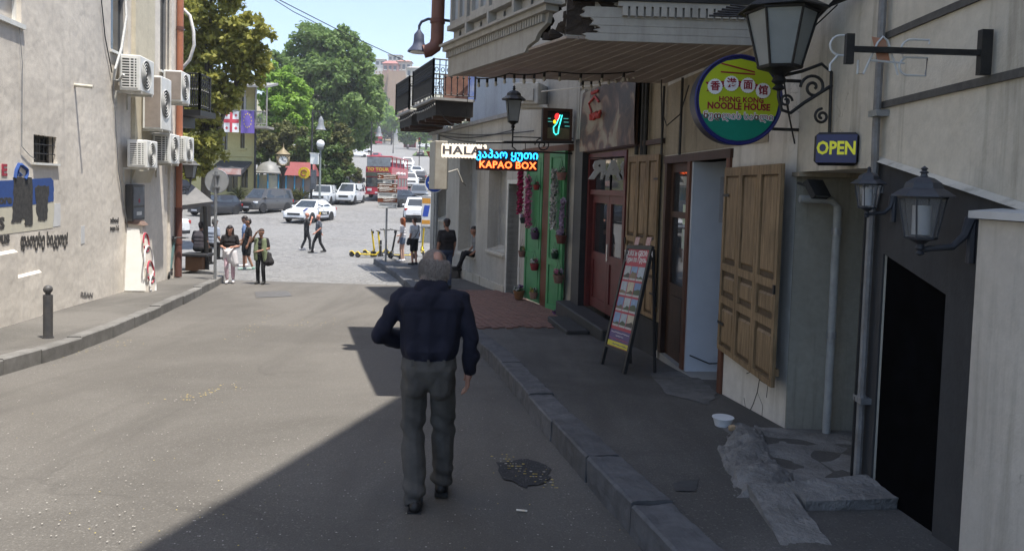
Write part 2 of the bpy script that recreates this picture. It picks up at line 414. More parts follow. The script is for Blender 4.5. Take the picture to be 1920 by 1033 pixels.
# brick paving on the right pavement
bm_ = MB(); rb = random.Random(3)
m_brick = M('paving_brick', (.24, .13, .10), (.15, .09, .075), 7, .85, .3, 60, rnd=.0)

tdir = Vector((-1.84, 6.8, 0)).normalized(); tn = Vector((tdir.y, -tdir.x, 0))
base = Vector((kx(KR, 12.4) + .3, 12.4, 0))
for r in range(27):
    off = .0
    k = 0; along = -.6 + .1 * (r % 2)
    while along < 6.6:
        l = .215
        c0 = base + tdir * (along + .004) + tn * (r * .125 + .006); c1 = base + tdir * (along + l - .008) + tn * (r * .125 + .006)
        along += l
        c2 = c1 + tn * .107; c3 = c0 + tn * .107
        if c0.y < 12.55 + .05 * r + rb.uniform(-.1, .1) or (c0.x > frx(c0.y) + .05 and c0.y > 15.2): continue
        if c0.y < 15 and c0.x > 1.0: continue
        hz = .19 + rb.uniform(-.003, .004); v = []
        for dz in (0, 1):
            for p in (c0, c1, c2, c3): v.append((p.x, p.y, gz(p.y) + (.14 if dz == 0 else hz)))
        bm_.add(v, [(4, 5, 6, 7), (0, 1, 5, 4), (1, 2, 6, 5), (2, 3, 7, 6), (3, 0, 4, 7)])
tag(bm_.build('brick_paving', m_brick, sr, fix=True), kind='stuff')
# road patches, pothole, litter
road = bpy.data.objects['road']
def patch(name, uv, mat, dz=.004, wob=.02, par=None):
    pts = []
    for (u, v), (u2, v2) in zip(uv, uv[1:] + uv[:1]):
        for t in (0, .25, .5, .75):
            p = G(u + (u2 - u) * t, v + (v2 - v) * t); pts.append(p + Vector((rb.uniform(-wob, wob), rb.uniform(-wob, wob), dz)))
    c = sum(pts, Vector()) / len(pts); c.z = gz(c.y) + dz
    n = len(pts)
    return MB().add(pts + [c], [(i, (i + 1) % n, n) for i in range(n)]).build(name, mat, par or road, fix=True)
patch('asphalt_patch', [(930, 870), (985, 860), (1035, 880), (1030, 905), (985, 918), (945, 900)], asphalt('fresh_tar_patch', (.05, .05, .052), (.025, .025, .027), (.02, .02, .02), False), .008, .03)
m_smear = M('cement_smear', (.165, .162, .156), (.095, .094, .091), 7, .95, .6, 30, bdist=.02)
def smear(uv, mat, seed):
    rs = random.Random(seed); c = [sum(q[i] for q in uv) / len(uv) for i in (0, 1)]; pts = []
    for (u, v), (u2, v2) in zip(uv, uv[1:] + uv[:1]):
        for k in range(7): t = k / 7; f = rs.uniform(.93, 1.05); pts.append(G(c[0] + (u + (u2 - u) * t - c[0]) * f, c[1] + (v + (v2 - v) * t - c[1]) * f, .171))
    p0 = G(c[0], c[1], .172); n = len(pts); MB().add(pts + [p0], [(i, (i + 1) % n, n) for i in range(n)]).build('cement_smear', mat, sr, fix=True)
smear([(1215, 700), (1290, 695), (1345, 735), (1330, 760), (1250, 740)], m_smear, 1)
smear([(1262, 905), (1310, 900), (1305, 922), (1266, 920)], M('oil_stain', (.07, .07, .07), (.045, .045, .045), 9, .7), 4)
mh = patch('manhole_cover', [(478, 548), (540, 546), (548, 556), (480, 559)], M('cast_iron_cover', (.12, .115, .11), (.08, .075, .07), 12, .6, .5, 40), .008, .004)
lit = MB(); ly = MB()
for k in range(700):
    u = rb.uniform(0, 1300); v = 560 + 473 * rb.random() ** .7
    p = G(u, v)
    if p.x > kx(KR, p.y) - .02 or p.x < kx(KL, p.y) + .02 or p.y < 3 or p.y > 20: continue
    a = rb.uniform(0, 6.28); r = rb.uniform(.003, .008); dz = .012
    (ly if (rb.random() < .1) else lit).add([p + Vector((r * math.cos(a + q) * (1 if q % 2 else .7), r * math.sin(a + q), dz + (.005 if q == 2 else 0))) for q in (0, 1.5, 3, 4.5)], [(0, 1, 2, 3)])
for (u0, v0, u1, v1, n) in ((330, 755, 450, 722, 46), (0, 700, 160, 655, 60), (150, 660, 260, 640, 25), (440, 640, 500, 590, 36), (500, 612, 650, 606, 40), (930, 860, 1040, 915, 70)):
    for k in range(n):
        t = rb.random(); p = G(u0 + (u1 - u0) * t + rb.gauss(0, 9), v0 + (v1 - v0) * t + rb.gauss(0, 4)); a = rb.uniform(0, 6.28); r = rb.uniform(.006, .015)
        if p.x < kx(KL, p.y) + .02: continue
        (ly if rb.random() < .6 else lit).add([p + Vector((r * math.cos(a + q), r * math.sin(a + q) * .8, .013 + (.006 if q == 2 else 0))) for q in (0, 1.5, 3, 4.5)], [(0, 1, 2, 3)])
tag(lit.build('litter', M('pale_grit', (.42, .40, .36), (.3, .28, .25), 30, .9)), 'pale grit and paper scraps scattered over the asphalt road', 'litter', kind='stuff')
tag(ly.build('fallen_petals', M('yellow_petals', (.5, .40, .12), (.38, .29, .08), 30, .9)), 'yellow fallen petals gathered along road cracks and kerb', 'petals', kind='stuff')
cb = G(978, 965); tag(MB().cyl((cb.x - .035, cb.y, cb.z + .014), (cb.x + .035, cb.y - .012, cb.z + .014), .006, n=8).build('cigarette_butt', M('cigarette_paper', (.75, .73, .68), (.7, .55, .35), 60, .8)), 'white cigarette butt lying on the shaded road by the kerb', 'cigarette butt')

# ================================================================ left building
LW = Fr(-9.4, 21.0, -7.4, 8.6)
m_lw = plaster('grey_cream_plaster', (.80, .735, .64), (.61, .56, .49), (.42, .395, .36), .45, 1.0, .35, .5)
m_lw2 = plaster('cream_plaster', (.66, .60, .46), (.56, .50, .38), (.40, .36, .28), .4)
lb = thing('plastered_house', 'tall grey cream plastered house with graffiti and air conditioners along the left pavement', 'building', LW.o, LW.a)
def openwall(fr, s0, s1, z0, z1, ops, th=.35):
    """wall slab with rectangular openings: (sa, sb, za, zb)"""
    m = MB(); ss = sorted({s0, s1, *[q for o in ops for q in o[:2]]}); zs = sorted({z0, z1, *[q for o in ops for q in o[2:]]})
    for a, b in zip(ss, ss[1:]):
        run = None
        cells = []
        for c, d in zip(zs, zs[1:]):
            hole = any(o[0] <= a + 1e-6 and o[1] >= b - 1e-6 and o[2] <= c + 1e-6 and o[3] >= d - 1e-6 for o in ops)
            if hole: 
                if run: cells.append(run); run = None
            else: run = (run[0], d) if run else (c, d)
        if run: cells.append(run)
        for c, d in cells: m.bx(a, b, -th, 0, c, d)
    return m
def rect(fr, u0, v0, u1, v1, off=0.0):
    a = fr.hit(u0, v0, off); b = fr.hit(u1, v1, off)
    return (min(a[0], b[0]), max(a[0], b[0]), min(a[1], b[1]), max(a[1], b[1]))
w1 = rect(LW, 63, 252, 106, 307); w2 = rect(LW, 208, -60, 240, 108); w3 = rect(LW, -30, -80, 40, 46); w4 = rect(LW, 301, -60, 318, 140)
openwall(LW, 0, 20, -3.4, 9.5, [w1, w2, w3, w4]).build('wall', m_lw, lb)
MB().bx(-.0, 20, -9, -.36, -3.4, 9.5).build('rear_block', m_lw, lb)
MB().bx(-.25, 20.2, -9.2, .12, 9.5, 9.8).build('roof', M('grey_sheet_roof', (.3, .28, .27), None, 3, .6), lb)
def window(parent, o, depth=.12, bars=0, hb=0, sill=.05, fm=white_paint, gm=pane_dark, mull=1, name='window'):
    a, b, c, d = o; wv = MB().bx(a, b, -depth - .03, -depth, c, d).build(name, gm, parent)
    f = MB(); t = .045
    f.bx(a, a + t, -depth, -depth + .05, c, d); f.bx(b - t, b, -depth, -depth + .05, c, d)
    f.bx(a + t, b - t, -depth, -depth + .05, c, c + t); f.bx(a + t, b - t, -depth, -depth + .05, d - t, d)
    for k in range(1, mull + 1):
        x = a + (b - a) * k / (mull + 1); f.bx(x - .025, x + .025, -depth, -depth + .045, c + t, d - t)
    f.build('frame', fm, wv)
    if sill: MB().bx(a - .05, b + .05, -depth - .02, .05, c - sill, c - .002).build('sill', white_paint, wv)
    for k in range(bars):
        x = a + (b - a) * (k + .5) / bars; MB().cyl((x, -.03, c), (x, -.03, d), .009, n=6).build('bar', black_iron, wv)
    for k in range(hb):
        z = c + (d - c) * (k + 1) / (hb + 1); MB().cyl((a, -.03, z), (b, -.03, z), .009, n=6).build('bar', black_iron, wv)
    return wv
window(lb, w1, .2, 5, 2, .04, black_iron)
window(lb, w2, .15, 0, 0, .06, M('grey_window_paint', (.22, .22, .22), None, 5), mull=0)
window(lb, w3, .12, 0, 0, .08, white_paint, M('pale_curtain_glass', (.55, .50, .44), (.4, .37, .33), 2, .3), mull=1)
window(lb, w4, .15, 0, 0, .06, M('grey_window_paint', (.22, .22, .22)), mull=0)
r = rect(LW, 247, -80, 282, 322); MB().bx(r[0], r[1], 0.002, .09, r[2], 9.4).build('pilaster', m_lw2, lb)
MB().hull([(r[0], .003, r[2]), (r[1], .003, r[2]), (r[0], .09, r[2]), (r[1], .09, r[2]), (r[0], .003, r[2] - .28), (r[1], .003, r[2] - .28)]).build('pilaster_foot', m_lw2, lb)
r = rect(LW, 318, -80, 329, 500); MB().bx(0.005, r[1], 0.002, .06, -3.1, 9.4).build('corner_quoin', m_lw, lb)
# plinth steps at the foot of the wall
for (u0, u1, vt, pr) in ((-60, 26, 470, .06), (24, 73, 512, .045)):
    a = LW.hit(u0, vt)[0]; b = LW.hit(u1, vt)[0]; zt = LW.hit((max(u0, 0) + u1) / 2, vt)[1]
    MB().hull([(q, p, z) for q in (a, b) for p, z in ((0.001, zt), (pr, zt - .04), (pr, -3.2), (0.001, -3.2))]).build('plinth', m_lw, lb)
# spout, conduit, cables
q = LW.hit(140, 160); MB().cyl((q[0], .0, q[1]), (q[0], .32, q[1] - .02), .035, n=10).build('spout', M('cream_pipe', (.62, .58, .48)), lb)
def wire(fr, uvs, r, mat, parent, name='cable', off=.03):
    pts = [fr.hit(u, v, o if len(t) > 2 else off) + ((t[2] if len(t) > 2 else off),) for t in uvs for u, v, o in [(t[0], t[1], t[2] if len(t) > 2 else off)]]
    return MB().tube([(a, c, b) for a, b, c in pts], r, 5).build(name, mat, parent)
wire(LW, [(190, 0), (197, 70), (210, 137)], .012, black_iron, lb)
wire(LW, [(235, -10, .04), (237, 30, .1), (228, 90, .14), (216, 130, .1), (213, 150, .05), (222, 152, .1), (232, 140, .25)], .03, M('insulated_hose', (.55, .55, .53), None, 20), lb, 'hose')
wire(LW, [(36, 45), (42, 120), (41, 275), (56, 292), (65, 298)], .007, M('grey_cable', (.3, .3, .3)), lb)
wire(LW, [(212, 150), (222, 320), (238, 420), (246, 470)], .012, M('grey_cable', (.3, .3, .3)), lb)
# graffiti: flat paint on the wall
blue = M('blue_spray_paint', (.035, .09, .30), (.03, .07, .24), 14, .7); blackp = M('black_roller_paint', (.03, .03, .03), (.075, .072, .068), 16, .8)
yel = M('faded_yellow_paint', (.64, .60, .47), (.56, .53, .43), 6, .9); redp = M('red_spray_paint', (.45, .05, .08), None, 14); whitep = M('white_roller_paint', (.68, .68, .67), (.6, .6, .6), 8)
def decal(fr, uvs, mat, off, parent, name='graffiti', th=.004, wob=0.0):
    uv2 = []
    for (u, v), (u2, v2) in zip(uvs, uvs[1:] + uvs[:1]):
        n = 5 if wob else 1
        for k in range(n): uv2.append((u + (u2 - u) * k / n + rb.uniform(-wob, wob), v + (v2 - v) * k / n + rb.uniform(-wob, wob)))
    p = [fr.hit(u, v, off) for u, v in uv2]; n = len(p)
    m = MB().add([(a, off, b) for a, b in p] + [(a, 0.001, b) for a, b in p], [tuple(range(n))] + [(i, n + i, n + (i + 1) % n, (i + 1) % n) for i in range(n)])
    return m.build(name, mat, parent, fix=True)
decal(LW, [(-40, 388), (102, 380), (100, 428), (-40, 446)], yel, .004, lb, wob=.8)
decal(LW, [(-40, 341), (96, 334), (101, 340), (101, 378), (60, 384), (-40, 392)], blue, .007, lb, wob=.5)
decal(LW, [(102, 382), (114, 381), (114, 424), (99, 425)], whitep, .004, lb, wob=.8)
decal(LW, [(25, 334), (60, 333), (62, 422), (48, 424), (46, 410), (42, 409), (40, 416), (22, 418), (25, 380)], blackp, .010, lb, wob=1.3)
decal(LW, [(66, 353), (72, 348), (92, 349), (90, 385), (88, 410), (84, 414), (72, 413), (68, 390)], blackp, .010, lb, wob=1.2)
wire(LW, [(27, 334), (29, 320), (34, 309), (40, 310), (50, 318), (50, 328), (46, 336)], .035, blue, lb, 'graffiti', .002)
wire(LW, [(33, 330), (36, 311), (34, 322), (41, 329), (36, 330)], .016, blue, lb, 'graffiti', .002)
def gtext(fr, body, u, v, hpx, mat, parent, sx=1.0, rot=0.0, bold=.0, off=.006):
    s, z = fr.hit(u, v, off); px = F_PX / (fr.w(s, 0, z).y)
    return text(body, hpx / px * 1.35, mat, parent, (s, off, z), (PI / 2, rot, PI), .003, bold, 'graffiti', sx=sx)
brushk = M('black_brush_paint', (.035, .033, .03), (.09, .085, .08), 20, .85)
s0, z0 = LW.hit(83, 452, .006)
gtext(LW, 'დათესე სიკეთე!', 86, 450, 23, brushk, lb, sx=.74, rot=math.radians(3), bold=.012)
gtext(LW, 'E', 8, 320, 22, redp, lb, 1.5, 0, .008)
gtext(LW, 'ore', 10, 375, 16, blackp, lb, 1.5, 0, .01)
gtext(LW, 'S', 3, 420, 22, brushk, lb, 1.5, 0, .012); gtext(LW, 'yus', 6, 447, 22, brushk, lb, 1.2, 0, .012)
gtext(LW, 'xbod', 215, 413, 10, brushk, lb, 1.5, math.radians(4), .004); gtext(LW, 'aqe16', 215, 428, 10, brushk, lb, 1.4, math.radians(4), .004); gtext(LW, 'REAN', 163, 553, 9, M('thin_grey_spray', (.2, .19, .18)), lb, 1.9, math.radians(10), .004)
decal(LW, [(152, 424), (159, 423), (159, 456), (152, 458)], M('paper_notice', (.7, .7, .68), (.5, .5, .5), 40), .006, lb, 'notice')
# ---------------------------------------------------------------- air conditioners
def aircon(label, u, v0, v1, wd=.85, dp=.36, plain=False, mat=None, fr=LW, gap=.12, body=white_paint):
    s, zt = fr.hit(u, v0, gap + dp); zb = fr.hit(u, v1, gap + dp)[1]; h = zt - zb
    t = thing('air_conditioner', label, 'air conditioner', fr.w(s, gap, zb), fr.a, 'air conditioners on the left house')
    # local: x 0..-wd (away from camera), y 0..dp outwards
    MB().cbx(-wd, 0, 0, dp, 0, h, .018).build('casing', body, t)
    if not plain:
        MB().bx(.001, .006, .05, dp - .05, .07, h - .07).build('grille_recess', rubber, t)
        n = 11
        for k in range(n + 1):
            z = .07 + (h - .14) * k / n; MB().bx(.002, .014, .045, dp - .045, z - .012, z + .012).build('slat', body, t)
        for y in (.05, dp * .52, dp * .72, dp - .06): MB().bx(.003, .0165, y - .012, y + .012, .06, h - .06).build('upright', body, t)
    else:
        MB().bx(.001, .007, .06, dp - .02, .04, h - .04).build('side_panel', M('brown_side_panel', (.33, .28, .24), (.25, .21, .18), 4), t)
    cx, cz, r = -wd * .42, h * .5, min(h, wd) * .42
    f = MB()
    for k in range(5):
        rr = r * (k + 1) / 5; f.tube([(cx + rr * math.cos(a), dp + .014, cz + rr * math.sin(a)) for a in [2 * PI * q / 24 for q in range(24)]], .006, 4, close=True)
    MB().cyl((cx, dp + .001, cz), (cx, dp + .006, cz), r, n=24).build('fan_opening', rubber, t)
    f.build('fan_guard', body, t)
    for x in (-.12, -wd + .12):
        MB().bx(x - .02, x + .02, -gap, dp, -.045, -.003).bx(x - .02, x + .02, -gap, -gap + .03, -.35, -.046).build('bracket', dirty_white, t)
    return t
aircon('white outdoor air conditioner high beside the tall window with hanging grey hose', 263, 104, 171, .95, .42)
aircon('tall slim beige outdoor air conditioner beside the cream pilaster, plain brown side', 303, 143, 243, .8, .42, True)
aircon('grey sided air conditioner with white frame at the wall corner beside the white hose loop', 341, 133, 191, .8, .45, True)
aircon('small white air conditioner, lowest left of the row of three', 276, 263, 315, .75, .42)
aircon('white air conditioner, middle of the low row of three', 320, 251, 307, .8, .42)
aircon('white air conditioner at the wall corner, last of the low row of three', 349, 256, 303, .8, .42)
# downpipe and hose
q = LW.hit(334, 300, .12)
dpz = LW.w(LW.hit(336, 300, .16)[0], .16, 0)
t = thing('downpipe', 'terracotta orange downpipe running down the corner of the left house', 'downpipe', (dpz.x, dpz.y, 0), 0)
m_pipe = M('orange_pipe', (.42, .16, .085), (.33, .13, .08), 5, .5); m_pipe2 = M('brown_pipe_paint', (.16, .06, .045), (.11, .05, .04), 6, .6)
MB().cyl((0, 0, -.9), (0, 0, 9), .085, n=14).build('pipe', m_pipe, t); MB().cyl((0, 0, -2.75), (0, 0, -.9), .09, n=14).build('lower_pipe', m_pipe2, t)
for z in (-1.8, -.9, .6, 2.2, 4): MB().cyl((0, 0, z - .05), (0, 0, z + .05), .098, n=14).build('collar', m_pipe2, t)
p0 = P(345, 18, 21.0); hz = [P(u, v, 21.0 - .2) for u, v in ((344, 18), (356, 30), (363, 60), (364, 85), (356, 112), (341, 130))]
tag(MB().tube(hz, .045, 8).build('hose_loop', M('white_hose', (.7, .7, .68), None, 10)), 'white flexible hose bowing out from the corner downpipe', 'hose')
# meter cabinet and buttress
r = rect(LW, 245, 346, 268, 412, .12)
t = thing('meter_cabinet', 'dark electricity meter cabinet fixed above the painted buttress', 'cabinet', LW.w(r[0], 0.002, r[2]), LW.a)
wd, h = r[1] - r[0], r[3] - r[2]
MB().cbx(0, wd, 0, .16, 0, h, .015).build('cabinet_body', M('dark_cabinet', (.05, .05, .052), (.07, .065, .06), 6, .5), t)
MB().bx(.06, wd - .06, .16, .168, h * .42, h - .06).build('upper_door', M('grey_cabinet', (.22, .23, .24), (.16, .17, .18), 5), t)
MB().bx(.06, wd - .06, .16, .168, .06, h * .36).build('lower_door', M('grey_cabinet', (.22, .23, .24)), t)
MB().bx(wd * .3, wd * .7, .168, .172, h * .15, h * .25).build('notice', white_paint, t)
MB().cyl((wd * .5, .168, h * .55), (wd * .5, .173, h * .55), .05, n=12).build('warning_mark', redp, t)
a = LW.hit(236, 540)[0]; b = LW.hit(292, 540, .55)[0]; zt = LW.hit(262, 418, .3)[1]; zb = -2.95
t = thing('buttress', 'sloping plaster buttress painted white with red and grey graffiti at the wall foot', 'buttress', LW.w(0, 0, 0), LW.a)
lo, hi = min(a, b), max(a, b)
MB().hull([(lo, 0, zb), (hi + .2, 0, zb), (lo, .62, zb), (hi + .15, .62, zb), (lo + .1, 0, zt), (hi, 0, zt), (lo + .1, .34, zt - .05), (hi, .34, zt - .05)]).build('buttress_body', m_lw, t)
MB().hull([(lo + .02, 0, zt - .02), (hi + .06, 0, zt - .02), (lo + .02, .4, zt - .06), (hi + .06, .4, zt - .06), (lo + .06, 0, zt + .1), (hi, 0, zt + .1), (lo + .06, .3, zt + .04), (hi, .3, zt + .04)]).build('cap', M('brown_metal_cap', (.2, .13, .1)), t)
# painted panels on its camera side and street side
def ybut(z): return .34 + (.62 - .34) * (zt - .05 - z) / (zt - .05 - zb)
def xbut(z): return hi + .2 * (zt - z) / (zt - zb)
z1, z2 = zt - .12, zb + .35
MB().add([(xbut(z1) + .02, .03, z1), (xbut(z1) + .02, ybut(z1) - .06, z1), (xbut(z2) + .02, ybut(z2) - .08, z2), (xbut(z2) + .02, .03, z2)], [(0, 1, 2, 3)]).build('white_patch', M('bright_white_paint', (.85, .83, .78), (.78, .76, .7), 4), t)
for zc, col, rr in ((zt - .45, redp, .15), (zb + .75, redp, .18), (zb + 1.0, whitep, .25), (zb + .45, whitep, .16)):
    y = ybut(zc) + .012; xm = (lo + hi) / 2 + .1
    MB().tube([(xm + rr * 1.2 * math.cos(q), y + .28 / 1.4 * -(rr * 1.4 * math.sin(q)) * .5, zc + rr * 1.4 * math.sin(q)) for q in [k * .35 for k in range(18)]], .018, 5).build('graffiti', col, t)
# bollard and round sign (seen from behind)
p = G(90, 634, .165); t = thing('bollard', 'dark grey steel bollard with ball top on the left pavement', 'bollard', p)
mb = M('bollard_paint', (.055, .055, .06), (.09, .085, .08), 10, .5, .15, 50)
MB().cyl((0, 0, 0), (0, 0, .62), .062, n=20).build('post', mb, t); MB().cyl((0, 0, .62), (0, 0, .655), .035, n=16).build('neck', mb, t); MB().sph((0, 0, .70), .062, 18, 12).build('ball', mb, t); MB().cyl((0, 0, 0), (0, 0, .02), .075, n=20).build('foot', mb, t)
p = G(403, 526, .165); ztop = P(405, 340, p.y).z
t = thing('round_sign', 'round traffic sign seen from its grey back on a galvanised pole', 'sign', p)
zt2 = P(405, 318, p.y).z - p.z; zc = ztop - p.z
MB().cyl((0, 0, 0), (0, 0, zt2 - .05), .038, n=14).build('pole', grey_metal, t)
MB().cyl((0, .05, zc), (0, .07, zc), .31, n=40).build('disc', M('sign_back', (.42, .43, .43), (.36, .37, .37), 4, .5, metal=.3), t)
MB().tube([(.315 * math.cos(a), .06, zc + .315 * math.sin(a)) for a in [2 * PI * q / 40 for q in range(40)]], .014, 6, close=True).build('rim', grey_metal, t)
for dz in (.16, -.16): MB().bx(-.09, .09, -.045, .049, zc + dz - .018, zc + dz + .018).build('clamp', grey_metal, t)
# ================================================================ right side: near grey house (FN), white house (FA), bay house (FR), corner house (FG)
FN = Fr(2.38, 3.0, 2.47, 6.55)
FA = Fr(2.48, 6.56, 2.12, 10.5)
FRD = Fr(2.12, 10.5, 1.30, 14.9)
FG = Fr(1.27, 14.95, -2.96, 27.03)
m_gn = plaster('grey_render', (.57, .525, .44), (.42, .39, .33), (.17, .155, .12), .85, 1.3, .35, .8)
m_dk = plaster('dark_grey_paint', (.066, .066, .067), (.046, .046, .047), (.03, .03, .03), .5, 1.5, .3)
m_wa = plaster('whitewashed_plaster', (.67, .64, .585), (.54, .515, .465), (.25, .23, .19), .65, 1.2, .35, .9)
m_cream = plaster('peeling_cream_plaster', (.36, .31, .23), (.26, .225, .17), (.12, .10, .08), .7, 2.2, .5, .5)
m_bay = plaster('greyish_white_boarding', (.42, .40, .365), (.33, .315, .285), (.17, .16, .14), .55, 1.4, .12)
m_gb = plaster('corner_house_plaster', (.47, .445, .395), (.37, .35, .31), (.20, .19, .17), .6, 1.3, .3, .6)
ob = wood('weathered_shutter_wood', (.32, .22, .12), (.12, .08, .042)); db = wood('dark_brown_wood', (.085, .045, .03), (.045, .026, .018)); rbw = wood('reddish_door_wood', (.17, .07, .04), (.09, .04, .025))
# ---- near grey house
nb = thing('grey_rendered_house', 'near grey rendered house with recessed entrance and dark painted doorway at right', 'building', FN.o, FN.a)
nz0, nz1 = -2.3, .2
sN, sF = 2.0, 3.545                                   # niche
dA, dB = 1.08, 1.83                                    # dark doorway
zt_a, zt_b = -.52, -.36
w = MB()
w.bx(-.6, sF, -.3, 0, nz1, 12)                        # upper wall
w.bx(-.6, dA, -.3, 0, nz0, nz1); w.bx(dB, sN, -.3, 0, nz0, nz1)
w.hull([(dA, -.3, nz1), (dB, -.3, nz1), (dA, 0, nz1), (dB, 0, nz1), (dA, -.3, zt_a), (dA, 0, zt_a), (dB, -.3, zt_b), (dB, 0, zt_b)])
w.build('wall', m_gn, nb)
d = MB()
d.hull([(q, o, z) for o in (.002, .014) for q, z in ((dB, -2.2), (sN + .004, -2.2), (sN + .004, .24), (dB, .235))])
d.hull([(q, o, z) for o in (.002, .014) for q, z in ((.35, -2.2), (dA, -2.2), (dA, .08), (.35, -.06))])
d.hull([(q, o, z) for o in (.002, .014) for q, z in ((dA, zt_a), (dB, zt_b), (dB, .235), (dA, .08))])
d.build('dark_dado', m_dk, nb)
MB().hull([(q, o, z) for q, z in ((.35, -.06), (sN, .245)) for o, z in ((.003, z), (.05, z + .004), (.003, z + .03))]).build('dado_ledge', m_gn, nb)
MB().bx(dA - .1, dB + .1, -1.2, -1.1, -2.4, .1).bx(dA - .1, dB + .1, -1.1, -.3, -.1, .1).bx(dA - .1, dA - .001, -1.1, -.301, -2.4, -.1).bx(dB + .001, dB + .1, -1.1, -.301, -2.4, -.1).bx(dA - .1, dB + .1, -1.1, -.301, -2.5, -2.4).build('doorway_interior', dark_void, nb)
n2 = MB(); n2.bx(sN - .02, sF + .7, -.85, -.65, nz0, nz1).bx(sN - .15, sN - .02, -.65, -.301, nz0, nz1).bx(sN, sF, -.65, -.301, nz1, nz1 + .2)
n2.build('niche_wall', m_gn, nb)
MB().hull([(q, o, z) for o in (-.08, -.012) for q, z in ((dA + .003, -2.2), (dB - .003, -2.2), (dB - .003, zt_b - .004), (dA + .003, zt_a - .004))]).build('black_door', dark_void, nb)  # near-black panel puts the darkness of the open doorway into colour
# niche far side wall faces the camera
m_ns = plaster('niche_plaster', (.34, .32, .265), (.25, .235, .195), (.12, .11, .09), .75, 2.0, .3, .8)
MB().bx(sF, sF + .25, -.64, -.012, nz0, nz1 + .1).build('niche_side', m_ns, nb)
MB().bx(2.6, 3.35, -.648, -.60, nz0 + .15, -.1).bx(2.55, 2.6, -.648, -.57, nz0 + .1, -.05).bx(3.35, 3.4, -.648, -.57, nz0 + .1, -.05).build('niche_door', M('pale_grey_door', (.42, .44, .45), (.34, .36, .37), 4, .5), nb)
for zc in (.61, 1.06, 1.5):
    MB().bx(-.6, 1.99, .001, .016, zc - .022, zc + .022).build('groove', M('dark_joint', (.10, .095, .085), (.07, .065, .06), 20, .95), nb)
q = P(1520, 324, 6.5)
MB().bx(sF - .15, sF + .02, -.6, .03, .16, .199).build('niche_lintel', m_cream, nb)
# out-of-view roof, its eave outline shaped to throw the big diagonal road shadow
def at_h(x, y, z): return (x, y, z)
rf = MB(); top = [(.95, -8.2), (.97, -.3), (1.28, 1.36), (2.08, 5.3), (2.5, 7.4), (7, 7.4), (7, -8.2)]
rf.prism(top, 11.98, 12.2, 'z'); ro = rf.build('roof', M('rusty_sheet_roof', (.22, .12, .08), None, 3), nb, fix=True)
ro.matrix_world = Matrix.Identity(4); ro.matrix_parent_inverse = (Matrix.Translation(FN.o) @ Matrix.Rotation(FN.a, 4, 'Z')).inverted()
MB().bx(-11, -.6, -.3, 0, -2.5, 11.9).bx(-11, sF, -5, -1.3, -2.5, 11.95).build('side_wall', m_gn, nb)
# pipe in the niche, conduit on the wall
def pw(u, v, Y): return P(u, v, Y)
t = thing('downpipe', 'pale painted waste pipe standing in the recessed entrance of the grey house', 'pipe', (0, 0, 0))
pz = P(1560, 600, 6.42); MB().tube([(pz.x - .33, pz.y, -.03), (pz.x - .06, pz.y, -.035), (pz.x, pz.y, -.09), (pz.x, pz.y, -2.06)], .034, 10).build('pipe', M('pale_grey_pipe', (.36, .37, .36), (.27, .275, .27), 8, .5), t)
for z in (-.3, -1.2): MB().cyl((pz.x, pz.y, z - .03), (pz.x, pz.y, z + .03), .042, n=12).build('collar', grey_metal, t)
t = thing('conduit', 'old grey steel conduit climbing the grey house front beside the dark doorway', 'pipe', FN.o, FN.a)
sx_ = 1.66
MB().tube([(1.95, .05, 9), (1.95, .05, .42), (1.94, .05, .22), (1.93, .06, .1), (1.93, .06, -1.98)], .026, 8).build('pipe', M('old_conduit', (.20, .20, .20), (.13, .12, .11), 10, .6, .3, 40), t)
for z in (.55, .05, -1.35): MB().bx(1.88, 2.0, .0, .085, z - .02, z + .02).build('clamp', grey_metal, t)
MB().tube([(1.975, .075, .1), (1.98, .075, -1.0), (1.97, .08, -1.9)], .010, 5).build('cable', black_iron, t)
# notes painted on the niche door jamb
MB().bx(sN - .006, sN + .001, .0, .01, -.6, -.1)
# near parapet with stone cap
t = thing('parapet', 'light grey rendered parapet with pale stone coping at the right edge', 'wall', (0, 0, 0))
MB().hull([(x, y, z) for x, y in ((2.25, 3.6), (2.23, .4), (3.2, .4), (3.2, 3.6)) for z in (-2.4, -.09)]).build('parapet_body', plaster('parapet_render', (.56, .52, .455), (.46, .425, .375), (.25, .23, .19), .65, 1.6, .3, .8), t)
MB().hull([(x, y, z + (.10 if x > 2.5 else 0)) for x, y in ((2.215, 3.63), (2.195, .38), (3.2, .38), (3.2, 3.63)) for z in (-.085, -.05)]).build('coping', M('marble_coping', (.55, .55, .54), (.42, .42, .41), 3, .5), t)
